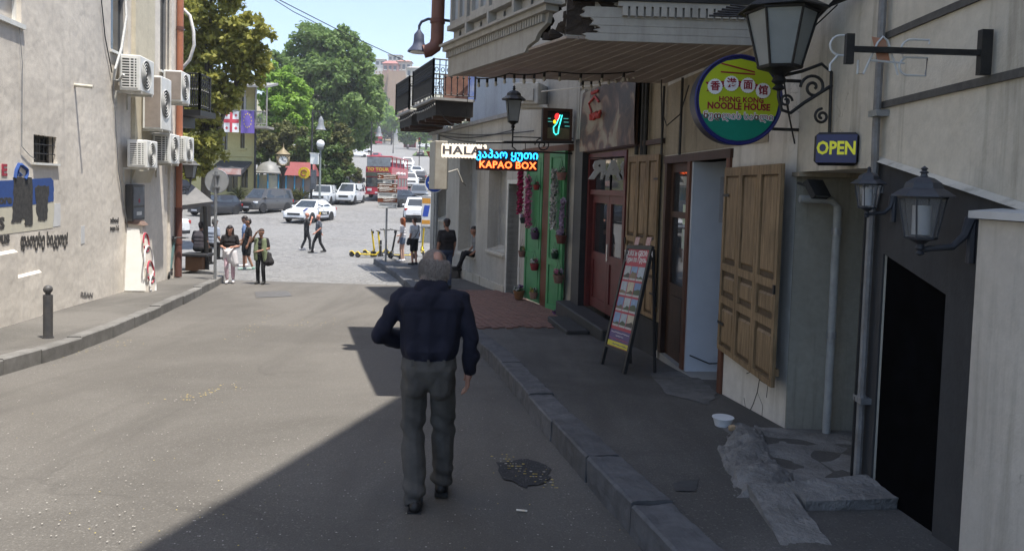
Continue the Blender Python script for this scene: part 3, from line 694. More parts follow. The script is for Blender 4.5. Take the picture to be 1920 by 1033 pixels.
# step block and cement ridge on the pavement
m_cem = M('rough_cement', (.22, .215, .205), (.13, .125, .118), 4, .95, .9, 25, bdist=.03)
t = thing('entrance_step', 'rough concrete step block at the foot of the dark doorway', 'step', (0, 0, 0))
g0 = gz(4.5) + .165
MB().hull([(x, y, z) for x, y in ((1.56, 4.72), (1.40, 3.2), (1.70, 3.2), (1.82, 4.72)) for z in (g0 - .2, g0 + .06)]).build('block', m_cem, t); rough(t.children[-1], .012)
MB().hull([(x, y, z) for x, y in ((1.822, 4.42), (1.80, 4.72), (2.42, 4.9), (2.42, 4.5)) for z in (g0 - .2, g0 + .07)]).build('landing', m_cem, t); rough(t.children[-1], .012)
def ridge(i, j):
    y = 4.62 + 2.05 * j; cx = 1.70 + .15 * math.sin(j * 2.2) + .62 * max(0, j - .5); wd_ = (.25 - .10 * j); a = PI * i; en = min(1, j * 6, (1 - j) * 6) ** .5
    nn = mnoise.fractal(Vector((i * 2.5, j * 7, 1.3)), 1, 2, 5); rr = 1 + .16 * nn; n3 = mnoise.fractal(Vector((i * 9, j * 30, 4.1)), 1, 2, 4)
    return (cx - math.cos(a) * wd_ * rr, y + .05 * nn, gz(y) + .150 + en * math.sin(a) ** .8 * (.085 * (1 - .3 * j)) * (1 + .8 * nn) + .012 * n3 + (0 if 0 < i < 1 else -.03))
tag(MB().grid(ridge, 40, 130).build('cement_ridge', m_cem), 'lumpy cement ridge smeared along the pavement beside the recessed entrance', 'cement ridge')
def nich(i, j):
    y = 4.75 + 1.8 * j; x = 1.9 + 1.3 * i
    return (x, y, gz(y) + .168 + .045 * mnoise.noise(Vector((x * 3, y * 3, 0))) * (1 - abs(2 * j - 1)))
struct(MB().grid(nich, 14, 14).build('entrance_floor', m_cem))
# ---- white house (noodle shop)
ab = thing('white_plastered_house', 'white plastered noodle shop house with open doorway, brown shutters and cracked wall foot', 'building', FA.o, FA.a)
dr = (FA.hit(1358, 500)[0], FA.hit(1290, 500)[0]); dl = FA.hit(1243, 500)[0]; dz1 = FA.hit(1300, 303)[1]
openwall(FA, 0, FA.L, -2.6, 6.3, [(dr[0], dl, -2.6, dz1)], .4).build('wall', m_wa, ab)
MB().bx(.6, FA.L, .001, .012, dz1 + .12, 1.46).build('upper_plaster', m_cream, ab)
MB().bx(0, FA.L, -6, -1.9, -2.6, 6.3).build('rear_block', m_wa, ab)
MB().bx(-.1, FA.L, -6, .2, 6.3, 6.5).build('roof', M('rusty_sheet_roof', (.22, .12, .08)), ab)
ir = MB(); ir.bx(dr[0] - .5, dl + .5, -1.85, -1.8, -2.3, 1.0).bx(dr[0] - .55, dr[0] - .5, -1.8, -.4, -2.3, 1).bx(dl + .1, dl + .15, -1.8, -.4, -2.3, 1).bx(dr[0] - .5, dl + .1, -1.8, -.4, 1, 1.05)
ir.build('interior', M('pale_interior_wall', (.52, .55, .60), (.44, .47, .52), 1.5, .8), ab)
MB().bx(dr[1] - .05, dr[1] - .004, -1.5, -.0, gz(9) + .17, dz1 - .002).build('interior_partition', M('pale_interior_wall', (.5, .53, .58)), ab)
MB().bx(dr[0] - .5, dl + .1, -1.8, .02, gz(9) - .05, gz(9) + .172).build('threshold', M('pale_floor_tile', (.34, .33, .31), (.27, .26, .24), 3, .5), ab)
zg = gz(8.9) + .17
MB().bx(dr[1] - .056, dr[1] - .051, -.75, -.35, dz1 - .75, dz1 - .18).build('paper_notice', M('grey_paper', (.40, .40, .42), (.33, .33, .36), 14), ab)
MB().tube([(dr[1] - .06, -.9, zg + .25), (dr[1] - .08, -.6, zg + .12), (dr[1] - .08, -.3, zg + .10), (dr[1] - .06, -.05, zg + .2)], .008, 5).build('cable', black_iron, ab)
f = MB(); f.bx(dr[0] - .1, dr[0], -.25, .03, zg - .1, dz1); f.build('door_post', rbw, ab)
MB().bx(dr[1], dr[1] + .1, -.25, .03, zg, dz1).build('door_post', rbw, ab); MB().bx(dl - .07, dl + .03, -.25, .02, zg - .15, dz1).build('door_post', db, ab)
MB().bx(dr[0] - .12, dl + .05, -.25, .035, dz1, dz1 + .1).build('lintel', db, ab)
lf = MB().bx(dr[1] + .1, dl - .07, -.1, -.05, zg, -1.25).bx(dr[1] + .1, dr[1] + .22, -.1, -.05, -1.249, dz1).bx(dl - .17, dl - .07, -.1, -.05, -1.249, dz1).bx(dr[1] + .22, dl - .17, -.1, -.05, dz1 - .12, dz1).bx(dr[1] + .22, dl - .17, -.1, -.05, -.35, -.27).build('door_leaf', db, ab)
MB().bx(dr[1] + .22, dl - .17, -.085, -.075, -1.249, dz1 - .12).build('pane', pane_dark, lf)
MB().bx(dr[1] + .3, dl - .3, -.049, -.03, zg + .15, -1.4).build('panel', db, lf)
for z, c in ((-.3, (.6, .66, .55)), (-.62, (.62, .62, .66))): MB().bx(dr[1] + .24, dr[1] + .5, -.074, -.068, z - .13, z + .13).build('sticker', M('sticker_%d' % int(-z * 100), c, (.4, .5, .35), 18), lf)
wood_shade = wood('shutter_recess_shade', (.10, .07, .04), (.06, .04, .025))  # darker copy of the shutter wood, groove shade put into the colour
def shutter(fr, sa, sb, za, zb, yaw, label, cols=3, off=.05):
    """folding shutter of separate panelled leaves; hinge at sa"""
    t = thing('shutter', label, 'shutter', fr.w(sa, off, 0), fr.a + yaw, 'brown wooden shutters')
    wdt = sb - sa; lw = wdt / cols
    for k in range(cols):
        x0, x1 = lw * k + (.004 if lw > 0 else -.004), lw * (k + 1) - (.004 if lw > 0 else -.004); x0, x1 = min(x0, x1), max(x0, x1)
        lw_ = abs(lw)
        m = MB(); st = .055; d0, d1 = -.012, .022
        rails = [za, za + .28 * (zb - za), za + .46 * (zb - za), zb]
        m.bx(x0, x0 + st, d0, d1, za, zb).bx(x1 - st, x1, d0, d1, za, zb)
        m.bx(x0 + st, x1 - st, d0, d1, za, za + st).bx(x0 + st, x1 - st, d0, d1, zb - st * 1.6, zb)
        for z in rails[1:3]: m.bx(x0 + st, x1 - st, d0, d1, z - st * .7, z + st * .7)
        leaf = m.build('leaf', ob, t)
        for a, b in zip(rails, rails[1:]):
            a2, b2 = a + st * 1.0, b - st * 1.2
            MB().bx(x0 + st, x1 - st, d0 + .001, d0 + .006, a2 - .03, b2 + .03).build('recess', wood_shade, leaf)
            MB().hull([(x, y, z) for x, z, y in ((x0 + st + .045, a2 + .05, .014), (x1 - st - .045, a2 + .05, .014), (x0 + st + .045, b2 - .05, .014), (x1 - st - .045, b2 - .05, .014), (x0 + st + .028, a2 + .03, -.004), (x1 - st - .028, a2 + .03, -.004), (x0 + st + .028, b2 - .03, -.004), (x1 - st - .028, b2 - .03, -.004))]).build('panel', ob, leaf)
    MB().bx(min(0, wdt), max(0, wdt), d0 - .03, d0 - .001, za + .1, za + .16).build('batten', ob, t)
    MB().bx(wdt - .03 if wdt > 0 else wdt, wdt if wdt > 0 else wdt + .03, .023, .04, za + .42 * (zb - za), za + .46 * (zb - za)).build('latch', black_iron, t)
    for z_ in (za + .15 * (zb - za), za + .85 * (zb - za)): MB().bx(min(0, wdt * .12), max(0, wdt * .12), .0225, .028, z_ - .015, z_ + .015).build('strap_hinge', black_iron, t)
    return t
zs_t = FA.hit(1365, 316)[1]; zs_b = FA.hit(1357, 652)[1]
sb_ = FA.hit(1462, 500, .16)[0]
shutter(FA, dr[0] - .1, sb_ - .02, zs_b, zs_t, math.radians(-4), 'brown panelled shutter folded back against the white wall right of the open doorway', 3, .06)
for k_, uvs in enumerate(([(1418, 690), (1424, 712), (1420, 735), (1412, 758), (1405, 772)], [(1400, 700), (1412, 695), (1420, 705), (1436, 700), (1448, 690)], [(1424, 712), (1440, 722), (1437, 745)], [(1395, 745), (1398, 765), (1392, 775)], [(1420, 735), (1430, 760), (1428, 790)])):
    wire(FA, uvs, .0045 - .0006 * k_, dark_void, ab, 'crack', .001)
a1, a2 = FRD.hit(1238, 450)[0], FRD.hit(1181, 450)[0]
# ---- bay house with red door
bb = thing('bay_house', 'old house with overhanging white boarded bay, rotten corner and red bar door', 'building', (0, 0, 0))
def fpart(m, name, mat, fr, par, fix=False):
    o = m.build(name, mat, par, fix=fix); o.location = fr.o; o.rotation_euler = (0, 0, fr.a); return o
rd = (FRD.hit(1172, 450)[0], FRD.hit(1101, 450)[0]); rz1 = FRD.hit(1130, 287)[1]; rz0 = gz(13) + .42
fpart(openwall(FRD, 0, FRD.L, -2.8, 9.0, [(rd[0], rd[1], -2.8, rz1)], .4), 'wall', m_cream, FRD, bb)
fpart(MB().bx(0, FRD.L + .3, -5, -2.2, -2.8, 9.0), 'rear_block', m_cream, FRD, bb)
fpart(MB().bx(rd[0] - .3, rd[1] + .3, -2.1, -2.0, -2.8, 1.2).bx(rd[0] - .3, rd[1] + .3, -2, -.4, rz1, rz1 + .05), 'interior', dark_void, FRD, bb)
red = M('oxblood_door_paint', (.125, .028, .026), (.08, .02, .018), 4, .45, .1, 40)
dd = fpart(MB().bx(rd[0], rd[0] + .1, -.2, .03, rz0, rz1).bx(rd[1] - .1, rd[1], -.2, .03, rz0, rz1).bx(rd[0] + .1, rd[1] - .1, -.2, .03, rz1 - .1, rz1).bx(rd[0] + .1, rd[1] - .1, -.15, 0, rz1 - .75, rz1 - .66), 'red_door_frame', red, FRD, bb)
mid = (rd[0] + rd[1]) / 2
for a, b in ((rd[0] + .1, mid - .005), (mid + .005, rd[1] - .1)):
    st = .11; lf = fpart(MB().bx(a, a + st, -.12, -.06, rz0 + .02, rz1 - .75).bx(b - st, b, -.12, -.06, rz0 + .02, rz1 - .75).bx(a + st, b - st, -.12, -.06, rz0 + .02, rz0 + .2).bx(a + st, b - st, -.12, -.06, rz0 + .9, rz0 + 1.05).bx(a + st, b - st, -.12, -.06, rz1 - .9, rz1 - .75), 'door_leaf', red, FRD, bb)
    MB().bx(a + st, b - st, -.1, -.09, rz0 + 1.05, rz1 - .9).build('pane', glass('door_mirror_glass', (.02, .022, .024), .02), lf)
    MB().bx(a + st, b - st, -.11, -.085, rz0 + .2, rz0 + .9).build('panel', red, lf)
    MB().bx(a + .1, b - .02, -.1, -.09, rz1 - .66, rz1 - .1).build('transom_pane', pane_dark, lf)
MB().cyl((mid - .06, -.03, rz0 + .95), (mid - .06, -.03, rz0 + 1.25), .014, n=8).build('handle', chrome, lf)
st_ = fpart(MB().cbx(rd[0] - .2, rd[1] + .7, .0, .40, -2.9, gz(13) + .40, .02), 'door_step', M('dark_stone_step', (.045, .044, .043), (.03, .03, .03), 4, .7, .3, 30), FRD, bb)
fpart(MB().cbx(rd[0] + .45, rd[1] - .3, .41, .80, -2.9, gz(13) + .26, .02), 'door_step', M('dark_stone_step', (.08, .08, .08)), FRD, bb)
fpart(MB().bx(rd[1] + .02, rd[1] + .56, .001, .14, -2.8, .95), 'black_column', M('black_column_paint', (.022, .022, .025), (.035, .035, .037), 4, .5), FRD, bb)
fpart(MB().bx(rd[1] + .3, rd[1] + .62, .001, .06, .96, 1.9), 'grey_column', m_gb, FRD, bb)
fpart(MB().bx(0, rd[1], .002, .07, rz1 + .02, rz1 + .09), 'beam', db, FRD, bb)
# sloping black pipes above
for u in (1196, 1206, 1212, 1243, 1277):
    fr_ = FRD if u < 1240 else FA
    s_ = fr_.hit(u, 220, .06)[0]; zz0 = fr_.hit(u, 290, .06)[1]
    fpart(MB().cyl((s_, .06, zz0), (s_, .06, 1.9 if u < 1240 else 1.46), .035 if u < 1240 else .018, n=8), 'pipe', black_iron, fr_, bb)
q1, q2 = FRD.hit(1238, 450)[0], FRD.hit(1183, 450)[0]
shutter(FRD, max(.05, q1), q2, FRD.hit(1205, 585)[1], FRD.hit(1205, 293)[1], math.radians(1), 'brown panelled shutter between the red door and the open doorway', 3, .05)
fpart(MB().bx(.01, q2 + .05, .002, .03, -2.6, FRD.hit(1205, 590)[1]), 'dado', m_dk, FRD, bb)
# painted banner: generic painted cloth with blotches of brown figures
def mural():
    m, nt, b, tc, g = newmat('painted_banner'); ob_ = mapping(nt, tc.outputs['Object'], (1, 1, 1))
    n = noise_n(nt, ob_, 1.9, 3, .5, 1.2); n2 = noise_n(nt, ob_, 5, 5, .6, .8)
    col = ramp(nt, n, [(.40, (.05, .034, .028)), (.5, (.09, .055, .04)), (.55, (.19, .12, .075)), (.62, (.24, .205, .145)), (.75, (.27, .24, .17))])
    col = mixc(nt, ramp(nt, n2, [(.5, (0,) * 3), (.7, (.4,) * 3)]), col, (.16, .10, .08))
    nt.links.new(col, b.inputs['Base Color']); b.inputs['Roughness'].default_value = .6; bump(nt, b, n2, .2, .02); return m
ba, bz = FRD.hit(1186, 200, .2)[0], FRD.hit(1086, 200, .2)[0]
zb0, zb1 = FRD.hit(1130, 278, .2)[1], FRD.hit(1130, 158, .2)[1]
bn = thing('painted_banner', 'large faded brown painted banner with red script above the red bar door', 'banner', FRD.w(ba, .1, zb0), FRD.a)
Lb = bz - ba; Hb = zb1 - zb0
MB().grid(lambda i, j: (Lb * i, .05 + .02 * math.sin(i * 7 + j * 3), Hb * j), 14, 8).build('cloth', mural(), bn)
MB().bx(0, Lb, .0, .03, -.02, Hb + .02).build('backing', db, bn)
rsc = M('banner_red', (.45, .06, .05), (.35, .05, .04), 10)
MB().tube([(Lb * .60, .085, Hb * .75), (Lb * .68, .085, Hb * .86), (Lb * .8, .085, Hb * .78), (Lb * .74, .085, Hb * .62)], .02, 5).build('red_flourish', rsc, bn)
MB().tube([(Lb * (.56 + .2 * q / 40), .085, Hb * (.55 + .05 * math.sin(q * 1.3) * (1 if q % 3 else -.4) - .01 * q / 40)) for q in range(41)], .028, 5).build('red_script', rsc, bn)
MB().tube([(Lb * (.62 + .14 * q / 24), .085, Hb * (.93 + .02 * math.sin(q * 1.7))) for q in range(25)], .016, 5).build('red_script', rsc, bn)
# the bay
B0, B1, B2, B3 = Vector((.48, 7.5, 0)), Vector((2.40, 7.52, 0)), Vector((2.08, 10.4, 0)), Vector((-.92, 10.3, 0))
FY = Fr(B0.x, B0.y, B3.x, B3.y)                    # long side: outward to the street
FE = Fr(B1.x, B1.y, B0.x, B0.y)                    # end face: s from wall to the corner; outward to the camera
zB = 1.47; zC = 1.80
sof = wood('soffit_boards', (.38, .315, .265), (.26, .215, .18), 'x')
# soffit boards run along the long side
nbd = 15
for k in range(nbd):
    t0, t1 = k / nbd + .003, (k + 1) / nbd - .003
    q = [B0.lerp(B1, t0), B0.lerp(B1, t1), B3.lerp(B2, t1), B3.lerp(B2, t0)]
    dz = random.uniform(-.004, .004)
    MB().add([(p.x, p.y, zB + .012 + dz) for p in q] + [(p.x, p.y, zB + .04) for p in q], [(3, 2, 1, 0), (4, 5, 6, 7), (0, 1, 5, 4), (1, 2, 6, 5), (2, 3, 7, 6), (3, 0, 4, 7)]).build('soffit_board', sof, bb)
for k in range(1, nbd):
    a_, b_ = B0.lerp(B1, k / nbd), B3.lerp(B2, k / nbd); MB().cyl((a_.x, a_.y, zB + .012), (b_.x, b_.y, zB + .014), .005, n=5).build('soffit_bead', M('pale_brown_bead', (.42, .38, .34), (.30, .27, .24), 6), bb)
bl = FY.L
# fascia on the long side: board starting past the rotten corner, ragged end
fpart(MB().prism([(bl, zB), (bl, zC), (.32, zC), (.36, zC - .1), (.55, zC - .17), (.62, zC - .24), (.78, zC - .27), (.85, zB)], -.03, .02), 'fascia_board', m_bay, FY, bb, True)
fpart(MB().bx(.25, bl + .02, -.05, .10, zC + .001, zC + .06).bx(.2, bl + .03, -.05, .15, zC + .061, zC + .09), 'cornice', m_bay, FY, bb)
nd = 46
for k in range(nd):
    s_ = .42 + (bl - .45) * k / (nd - 1); fpart(MB().bx(s_ - .017, s_ + .017, .021, .06, zC - .085, zC - .002), 'dentil', m_bay, FY, bb)
# wall of the bay above with window panels
fpart(MB().bx(-.1, bl, -.12, -.051, zC + .061, 3.6), 'bay_wall', m_bay, FY, bb)
for k in range(4):
    s0_ = .5 + k * .68
    fr_ = fpart(MB().bx(s0_, s0_ + .06, -.05, .02, zC + .35, 3.4).bx(s0_ + .5, s0_ + .56, -.05, .02, zC + .35, 3.4).bx(s0_ + .25, s0_ + .31, -.05, .01, zC + .4, 3.4).bx(s0_ + .06, s0_ + .5, -.05, .02, zC + .35, zC + .40).bx(s0_ - .03, s0_ + .59, -.05, .05, zC + .28, zC + .345), 'bay_window', m_bay, FY, bb)
    MB().bx(s0_ + .06, s0_ + .5, -.05, -.03, zC + .40, 3.4).build('pane', M('curtained_glass', (.42, .46, .50), (.33, .36, .4), 3, .15, spec=.7), fr_)
    MB().bx(s0_ + .06, s0_ + .24, -.03, -.02, zC + .1, zC + .25).bx(s0_ + .32, s0_ + .5, -.03, -.02, zC + .1, zC + .25).build('panel', m_bay, fr_)
    fpart(MB().bx(s0_ - .085, s0_ - .035, -.05, .05, zC + .092, 3.5), 'bay_mullion', m_bay, FY, bb)
# end face: boards with ragged left ends, dentils, black gutter band
el = FE.L
zq = [zB + .0, zB + .075, zB + .15, zB + .225, zB + .33]
ends = [.20, .30, .26, .16]
for k in range(4):
    e = el - ends[k]
    pts = [(0, zq[k]), (0, zq[k + 1] - .002)]; n = 5
    pts += [(e + random.uniform(-.04, .05), zq[k] + (zq[k + 1] - .002 - zq[k]) * (1 - q / n)) for q in range(n + 1)]
    fpart(MB().prism(pts, -.02, .02 + .003 * k), 'fascia_board', m_bay, FE, bb, True)
nd = 18
for k in range(nd):
    s_ = .05 + (el - .62) * k / (nd - 1); fpart(MB().bx(s_ - .027, s_ + .027, .033, .075, zC - .09, zC + .0), 'dentil', m_bay, FE, bb)
fpart(MB().bx(0, el - .5, .001, .07, zC + .001, zC + .05), 'cornice', m_bay, FE, bb)
fpart(MB().bx(0, el - .05, .0, .09, zC + .051, zC + .13), 'gutter', black_iron, FE, bb)
fpart(MB().bx(0, el, -.12, -.03, zC - .3, 3.6), 'bay_end_wall', m_bay, FE, bb)
char = M('rotten_black_timber', (.025, .02, .017), (.06, .045, .035), 9, .95, .8, 30, bdist=.03)
rr_ = random.Random(11)
def shard(c, sx, sy, sz, name='rotten_timber'):
    pts = [Vector(c) + Vector((rr_.uniform(-1, 1) * sx, rr_.uniform(-1, 1) * sy, rr_.uniform(-1, 1) * sz)) for _ in range(14)]
    MB().hull(pts).build(name, char, bb)
for k in range(26):
    tq = rr_.random(); c = B0.lerp(B3, tq * .25) if k % 2 else B0.lerp(B1, tq * .20)
    shard((c.x + .04, c.y + .06, rr_.uniform(zB + .06, zC + .1)), .09, .06, .06)
for k in range(5): shard((B0.x + .06, B0.y + .08, zB + .1 + k * .08), .1, .08, .08)
MB().hull([(B0.x - .0, B0.y + .02, z) for z in (zB + .06, zC + .3)] + [(B0.x + .28, B0.y + .03, z) for z in (zB + .05, zC + .3)] + [(B0.x + .1, B0.y + .4, z) for z in (zB + .06, zC + .3)]).build('corner_post', char, bb)
# eave of the bay, out of view, outlined to throw the stepped shadow
ev = MB().prism([(-.06, 7.11), (-1.49, 12.44), (.6, 12.7), (2.6, 10.6), (2.7, 7.2)], 3.6, 3.72, 'z').build('bay_roof', M('rusty_sheet_roof', (.22, .12, .08)), bb, fix=True)
# brown downpipe with elbow at the far end of the bay
t = thing('downpipe', 'rust brown downpipe ending in an open elbow at the far end of the bay', 'downpipe', (0, 0, 0))
e0 = P(818, 88, 10.55)
MB().tube([(e0.x + .02, e0.y, 3.6), (e0.x + .01, e0.y, e0.z + .1), (e0.x - .02, e0.y, e0.z), (e0.x - .1, e0.y - .02, e0.z - .06), (e0.x - .17, e0.y - .03, e0.z - .08)], .092, 14).build('pipe', M('rust_brown_pipe', (.19, .085, .065), (.14, .065, .05), 5, .55), t)
MB().cyl((e0.x + .01, e0.y, e0.z + .32), (e0.x + .01, e0.y, e0.z + .38), .105, n=14).build('collar', m_pipe2, t)
# bell lamp on arm beyond the bay
def bell_lamp(label, pu, arm, sc=1.0, mat=None):
    t = thing('street_lamp', label, 'lamp', pu); mat = mat or M('navy_lamp_paint', (.03, .04, .08), (.05, .06, .10), 8, .65)
    MB().lathe([(.16 * sc, 0), (.15 * sc, .02 * sc), (.09 * sc, .09 * sc), (.075 * sc, .14 * sc), (.07 * sc, .24 * sc), (.03 * sc, .29 * sc), (.02 * sc, .31 * sc)], 20).build('shade', mat, t)
    MB().cyl((0, 0, -.015), (0, 0, .01), .12 * sc, n=16).build('diffuser', white_paint, t)
    MB().tube(arm, .014 * sc + .006, 6).build('arm', mat, t); return t
pl_ = P(785, 98, 10.6)
bell_lamp('navy bell shaped street lamp hanging from a curved arm beside the brown downpipe', pl_, [(0, 0, .3), (0, 0, .36), (.03, 0, .42), (.12, 0, .46), (.26, 0, .46), (.46, .1, .46)])
# ================================================================ corner house (green doors, signs, balconies)
cb_ = thing('corner_house', 'pale corner house with green shop doors, deep windows and iron balconies', 'building', FG.o, FG.a)
gS = lambda u, off=0: FG.hit(u, 400, off)[0]
sEnd = FG.L; sB1 = 3.6
o_door = (gS(975), gS(953), -2.9, FG.hit(965, 345)[1])
o_g = (gS(1064), gS(992), -2.75, FG.hit(1030, 287)[1])
o_w1 = (gS(948), gS(915), FG.hit(930, 470)[1], FG.hit(930, 318)[1])
o_w2 = (gS(893), gS(860), FG.hit(878, 476)[1], FG.hit(878, 290)[1])
o_w3 = (gS(836), gS(820), FG.hit(828, 410)[1], FG.hit(828, 290)[1])
openwall(FG, 0, sEnd, -3.4, 1.75, [o_door, o_g, o_w1, o_w2, o_w3], .45).build('wall', m_gb, cb_)
MB().bx(0, sB1, -.45, 0, 1.75, 12.5).build('upper_wall', m_gb, cb_)
MB().bx(0, sB1, -7, -1.8, -3.4, 12.5).bx(sB1, sEnd, -7, -1.2, -3.4, 1.75).build('rear_block', m_gb, cb_)
MB().bx(sB1 + .01, sEnd - .5, -6.9, -1.25, 1.86, 4.4).build('setback_wall', plaster('blue_grey_plaster', (.40, .43, .46), (.33, .35, .38), (.2, .2, .2), .4), cb_)
MB().bx(-.1, sB1 + .1, -7, .6, 12.5, 12.7).build('roof', M('rusty_sheet_roof', (.2, .1, .07)), cb_)
MB().bx(sB1 + .1, sEnd + .1, -7, .12, 1.75, 1.85).build('terrace', M('terrace_slab', (.3, .29, .28)), cb_)
MB().bx(sEnd, sEnd + .02, -7, -.45, -3.4, 1.75).build('end_wall', m_gb, cb_)
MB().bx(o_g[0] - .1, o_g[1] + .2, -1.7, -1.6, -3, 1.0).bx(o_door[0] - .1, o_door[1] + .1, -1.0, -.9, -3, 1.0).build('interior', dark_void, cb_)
MB().bx(gS(948) - .1, gS(800), .001, .05, -3.3, -2.55).build('plinth', m_gn, cb_)
for o, dpt in ((o_w1, .35), (o_w2, .38), (o_w3, .3)):
    window(cb_, o, dpt, 0, 0, 0, M('pale_window_frame', (.45, .44, .41), None, 5), M('poster_covered_glass', (.40, .40, .38), (.28, .28, .27), 3, .3), 1)
    MB().hull([(q, y, z) for q in (o[0] - .03, o[1] + .03) for y, z in ((-dpt, o[2] + .1), (.06, o[2] - .06), (-dpt, o[2] - .1), (.06, o[2] - .11))]).build('sill', m_gn, cb_)
for k in range(6):
    a = random.uniform(o_w1[0] + .1, o_w1[1] - .5); z = o_w1[2] + .15 + k * .28
    MB().bx(a, a + .35, -.345, -.34, z, z + .22).build('poster', M('poster_%d' % k, (.5, .5, .48), random.choice([(.35, .2, .18), (.2, .3, .35), (.3, .3, .25)]), 12), cb_)
MB().bx(o_door[0] - .1, o_door[0], -.3, .02, -2.9, o_door[3]).build('door_jamb', dirty_white, cb_); MB().bx(o_door[1], o_door[1] + .1, -.3, .02, -2.9, o_door[3]).build('door_jamb', dirty_white, cb_)
MB().bx(o_door[0] - .1, o_door[1] + .1, -.3, .021, o_door[3], o_door[3] + .1).build('door_head', dirty_white, cb_)
# green doors
grn = M('green_door_paint', (.07, .27, .11), (.045, .19, .075), 3, .5, .1, 40); grnd = M('green_panel_paint', (.06, .24, .095), (.045, .19, .075), 3, .5)
def gleaf(s0, s1, off, yaw, label):
    z0, z1 = gz(16.3) + .2, o_g[3]; t = thing('green_door', label, 'door', FG.w(s0, off, 0), FG.a + yaw, 'green shop doors'); wd = s1 - s0
    MB().bx(0, wd, -.02, .018, z0, z1).build('leaf', grn, t)
    st = .09
    for a, b in ((z0, z0 + .12), (z0 + .95, z0 + 1.1), (z1 - .12, z1)): MB().bx(st, wd - st, .0185, .04, a, b).build('rail', grn, t)
    for x in (0, wd - st): MB().bx(x, x + st, .0185, .04, z0, z1).build('stile', grn, t)
    for a, b in ((z0 + .2, z0 + .87), (z0 + 1.2, z1 - .2)): MB().bx(st + .07, wd - st - .07, .0185, .03, a, b).build('panel', grnd, t)
    return t
gleaf(gS(1023), gS(993), .06, 0, 'green panelled shop door leaf hung with red and purple flower pots, farther from camera')
gleaf(gS(1068), gS(1042), .10, math.radians(3), 'green panelled shop door leaf next to the black column, hung with white flowers')
MB().bx(gS(1041), gS(1024), -.05, .09, -2.7, o_g[3] + .1).build('door_post', rbw, cb_)
MB().bx(gS(1072), gS(985), -.02, .12, o_g[3], o_g[3] + .13).build('door_lintel', rbw, cb_)
# flower pots and garlands
petal_cols = {'white': (.62, .60, .58), 'pink': (.55, .14, .28), 'magenta': (.45, .03, .12), 'red': (.5, .04, .04), 'purple': (.16, .05, .20), 'yellow': (.6, .5, .06), 'lilac': (.42, .32, .45)}
def pmat(c): return M(c + '_petals', petal_cols[c], tuple(x * .7 for x in petal_cols[c]), 20, .7)
leafg = M('pot_leaf_green', (.045, .10, .03), (.03, .06, .02), 20, .6)
def blob_leaves(m, c, r, n, size, rnd, flat=1.0):
    for _ in range(n):
        d = Vector((rnd.gauss(0, 1), rnd.gauss(0, 1), rnd.gauss(0, 1) * flat)).normalized() * r * rnd.random() ** .4
        p = Vector(c) + d; a = Vector((rnd.gauss(0, 1), rnd.gauss(0, 1), rnd.gauss(0, 1))).normalized(); b = a.orthogonal().normalized(); a2 = b.cross(a)
        s_ = size * rnd.uniform(.6, 1.3); m.add([p + b * s_, p + a2 * s_ * .6, p - b * s_, p - a2 * s_ * .6], [(0, 1, 2, 3)])
    return m
prn = random.Random(5)
def pot(label, u, v, dpx, off, potc, cols, floor=False, hang=True):
    s_, z = FG.hit(u, v, off); w_ = FG.w(s_, off, z); d = dpx / F_PX * w_.y; r = d / 2
    t = thing('flower_pot', label, 'flower pot', w_ - Vector((0, 0, r)), 0, 'flower pots around the green doors')
    MB().lathe([(r * .62, 0), (r * .7, r * .1), (r * .95, r * 1.2), (r * 1.02, r * 1.25), (r * 1.02, r * 1.45), (r * .92, r * 1.45), (r * .88, r * 1.2)], 14).build('pot', M('pot_%d%d%d' % tuple(int(q * 100) for q in potc), potc, tuple(q * .65 for q in potc), 14, .8, .4, 60), t)
    blob_leaves(MB(), (0, 0, r * 1.7), r * .8, 40, r * .28, prn).build('leaves', leafg, t)
    for k, c in enumerate(cols):
        a = 2.4 * k + 1; blob_leaves(MB(), (math.cos(a) * r * .45, math.sin(a) * r * .3 - r * .2, r * 2.0), r * .55, 46, r * .2, prn).build('flowers', pmat(c), t)
    if hang: MB().tube([(r * .6, 0, r * 1.4), (.0, .04, r * 4.2), (-r * .6, 0, r * 1.4)], .006, 4).build('hanger', black_iron, t)
    return t
pot('red hanging pot, topmost on the farther green door leaf', 1006, 350, 13, .18, (.3, .04, .04), ['magenta'])
pot('purple hanging pot with lilac flowers at mid height of the farther green leaf', 1003, 440, 18, .18, (.10, .06, .12), ['purple', 'lilac'])
pot('dark red hanging pot with pink and white flowers low on the farther green leaf', 1002, 498, 18, .18, (.28, .05, .06), ['pink', 'white'])
pot('patterned pot with white and yellow flowers standing below the farther green leaf', 1000, 552, 17, .2, (.34, .22, .17), ['white', 'yellow'], hang=False)
pot('pink woven basket at the top of the white garland', 1053, 328, 20, .22, (.30, .16, .14), ['white'])
pot('brown basket with yellow and lilac flowers on the green leaf beside the black column', 1052, 446, 22, .22, (.16, .06, .05), ['yellow', 'lilac'])
pot('woven basket with lilac flowers low on the green leaf beside the black column', 1047, 520, 22, .22, (.24, .15, .12), ['lilac', 'pink'])
pot('dark green pot with white flowers hanging between the two green leaves', 1040, 478, 15, .2, (.03, .07, .05), ['white', 'white'])
pot('woven pot with white and purple flowers on the pavement beside the dark step', 1046, 596, 22, .3, (.20, .15, .14), ['white', 'purple'], hang=False)
pot('small brown basket with pale green plant left of the green doors', 979, 474, 16, .15, (.22, .12, .10), ['yellow'])
pot('black hanging pot with magenta flowers left of the green doors', 981, 412, 14, .15, (.03, .05, .05), ['magenta', 'lilac'])
pot('large terracotta pot with purple and white flowers standing left of the green doors', 973, 550, 22, .25, (.26, .13, .06), ['purple', 'white'], hang=False)
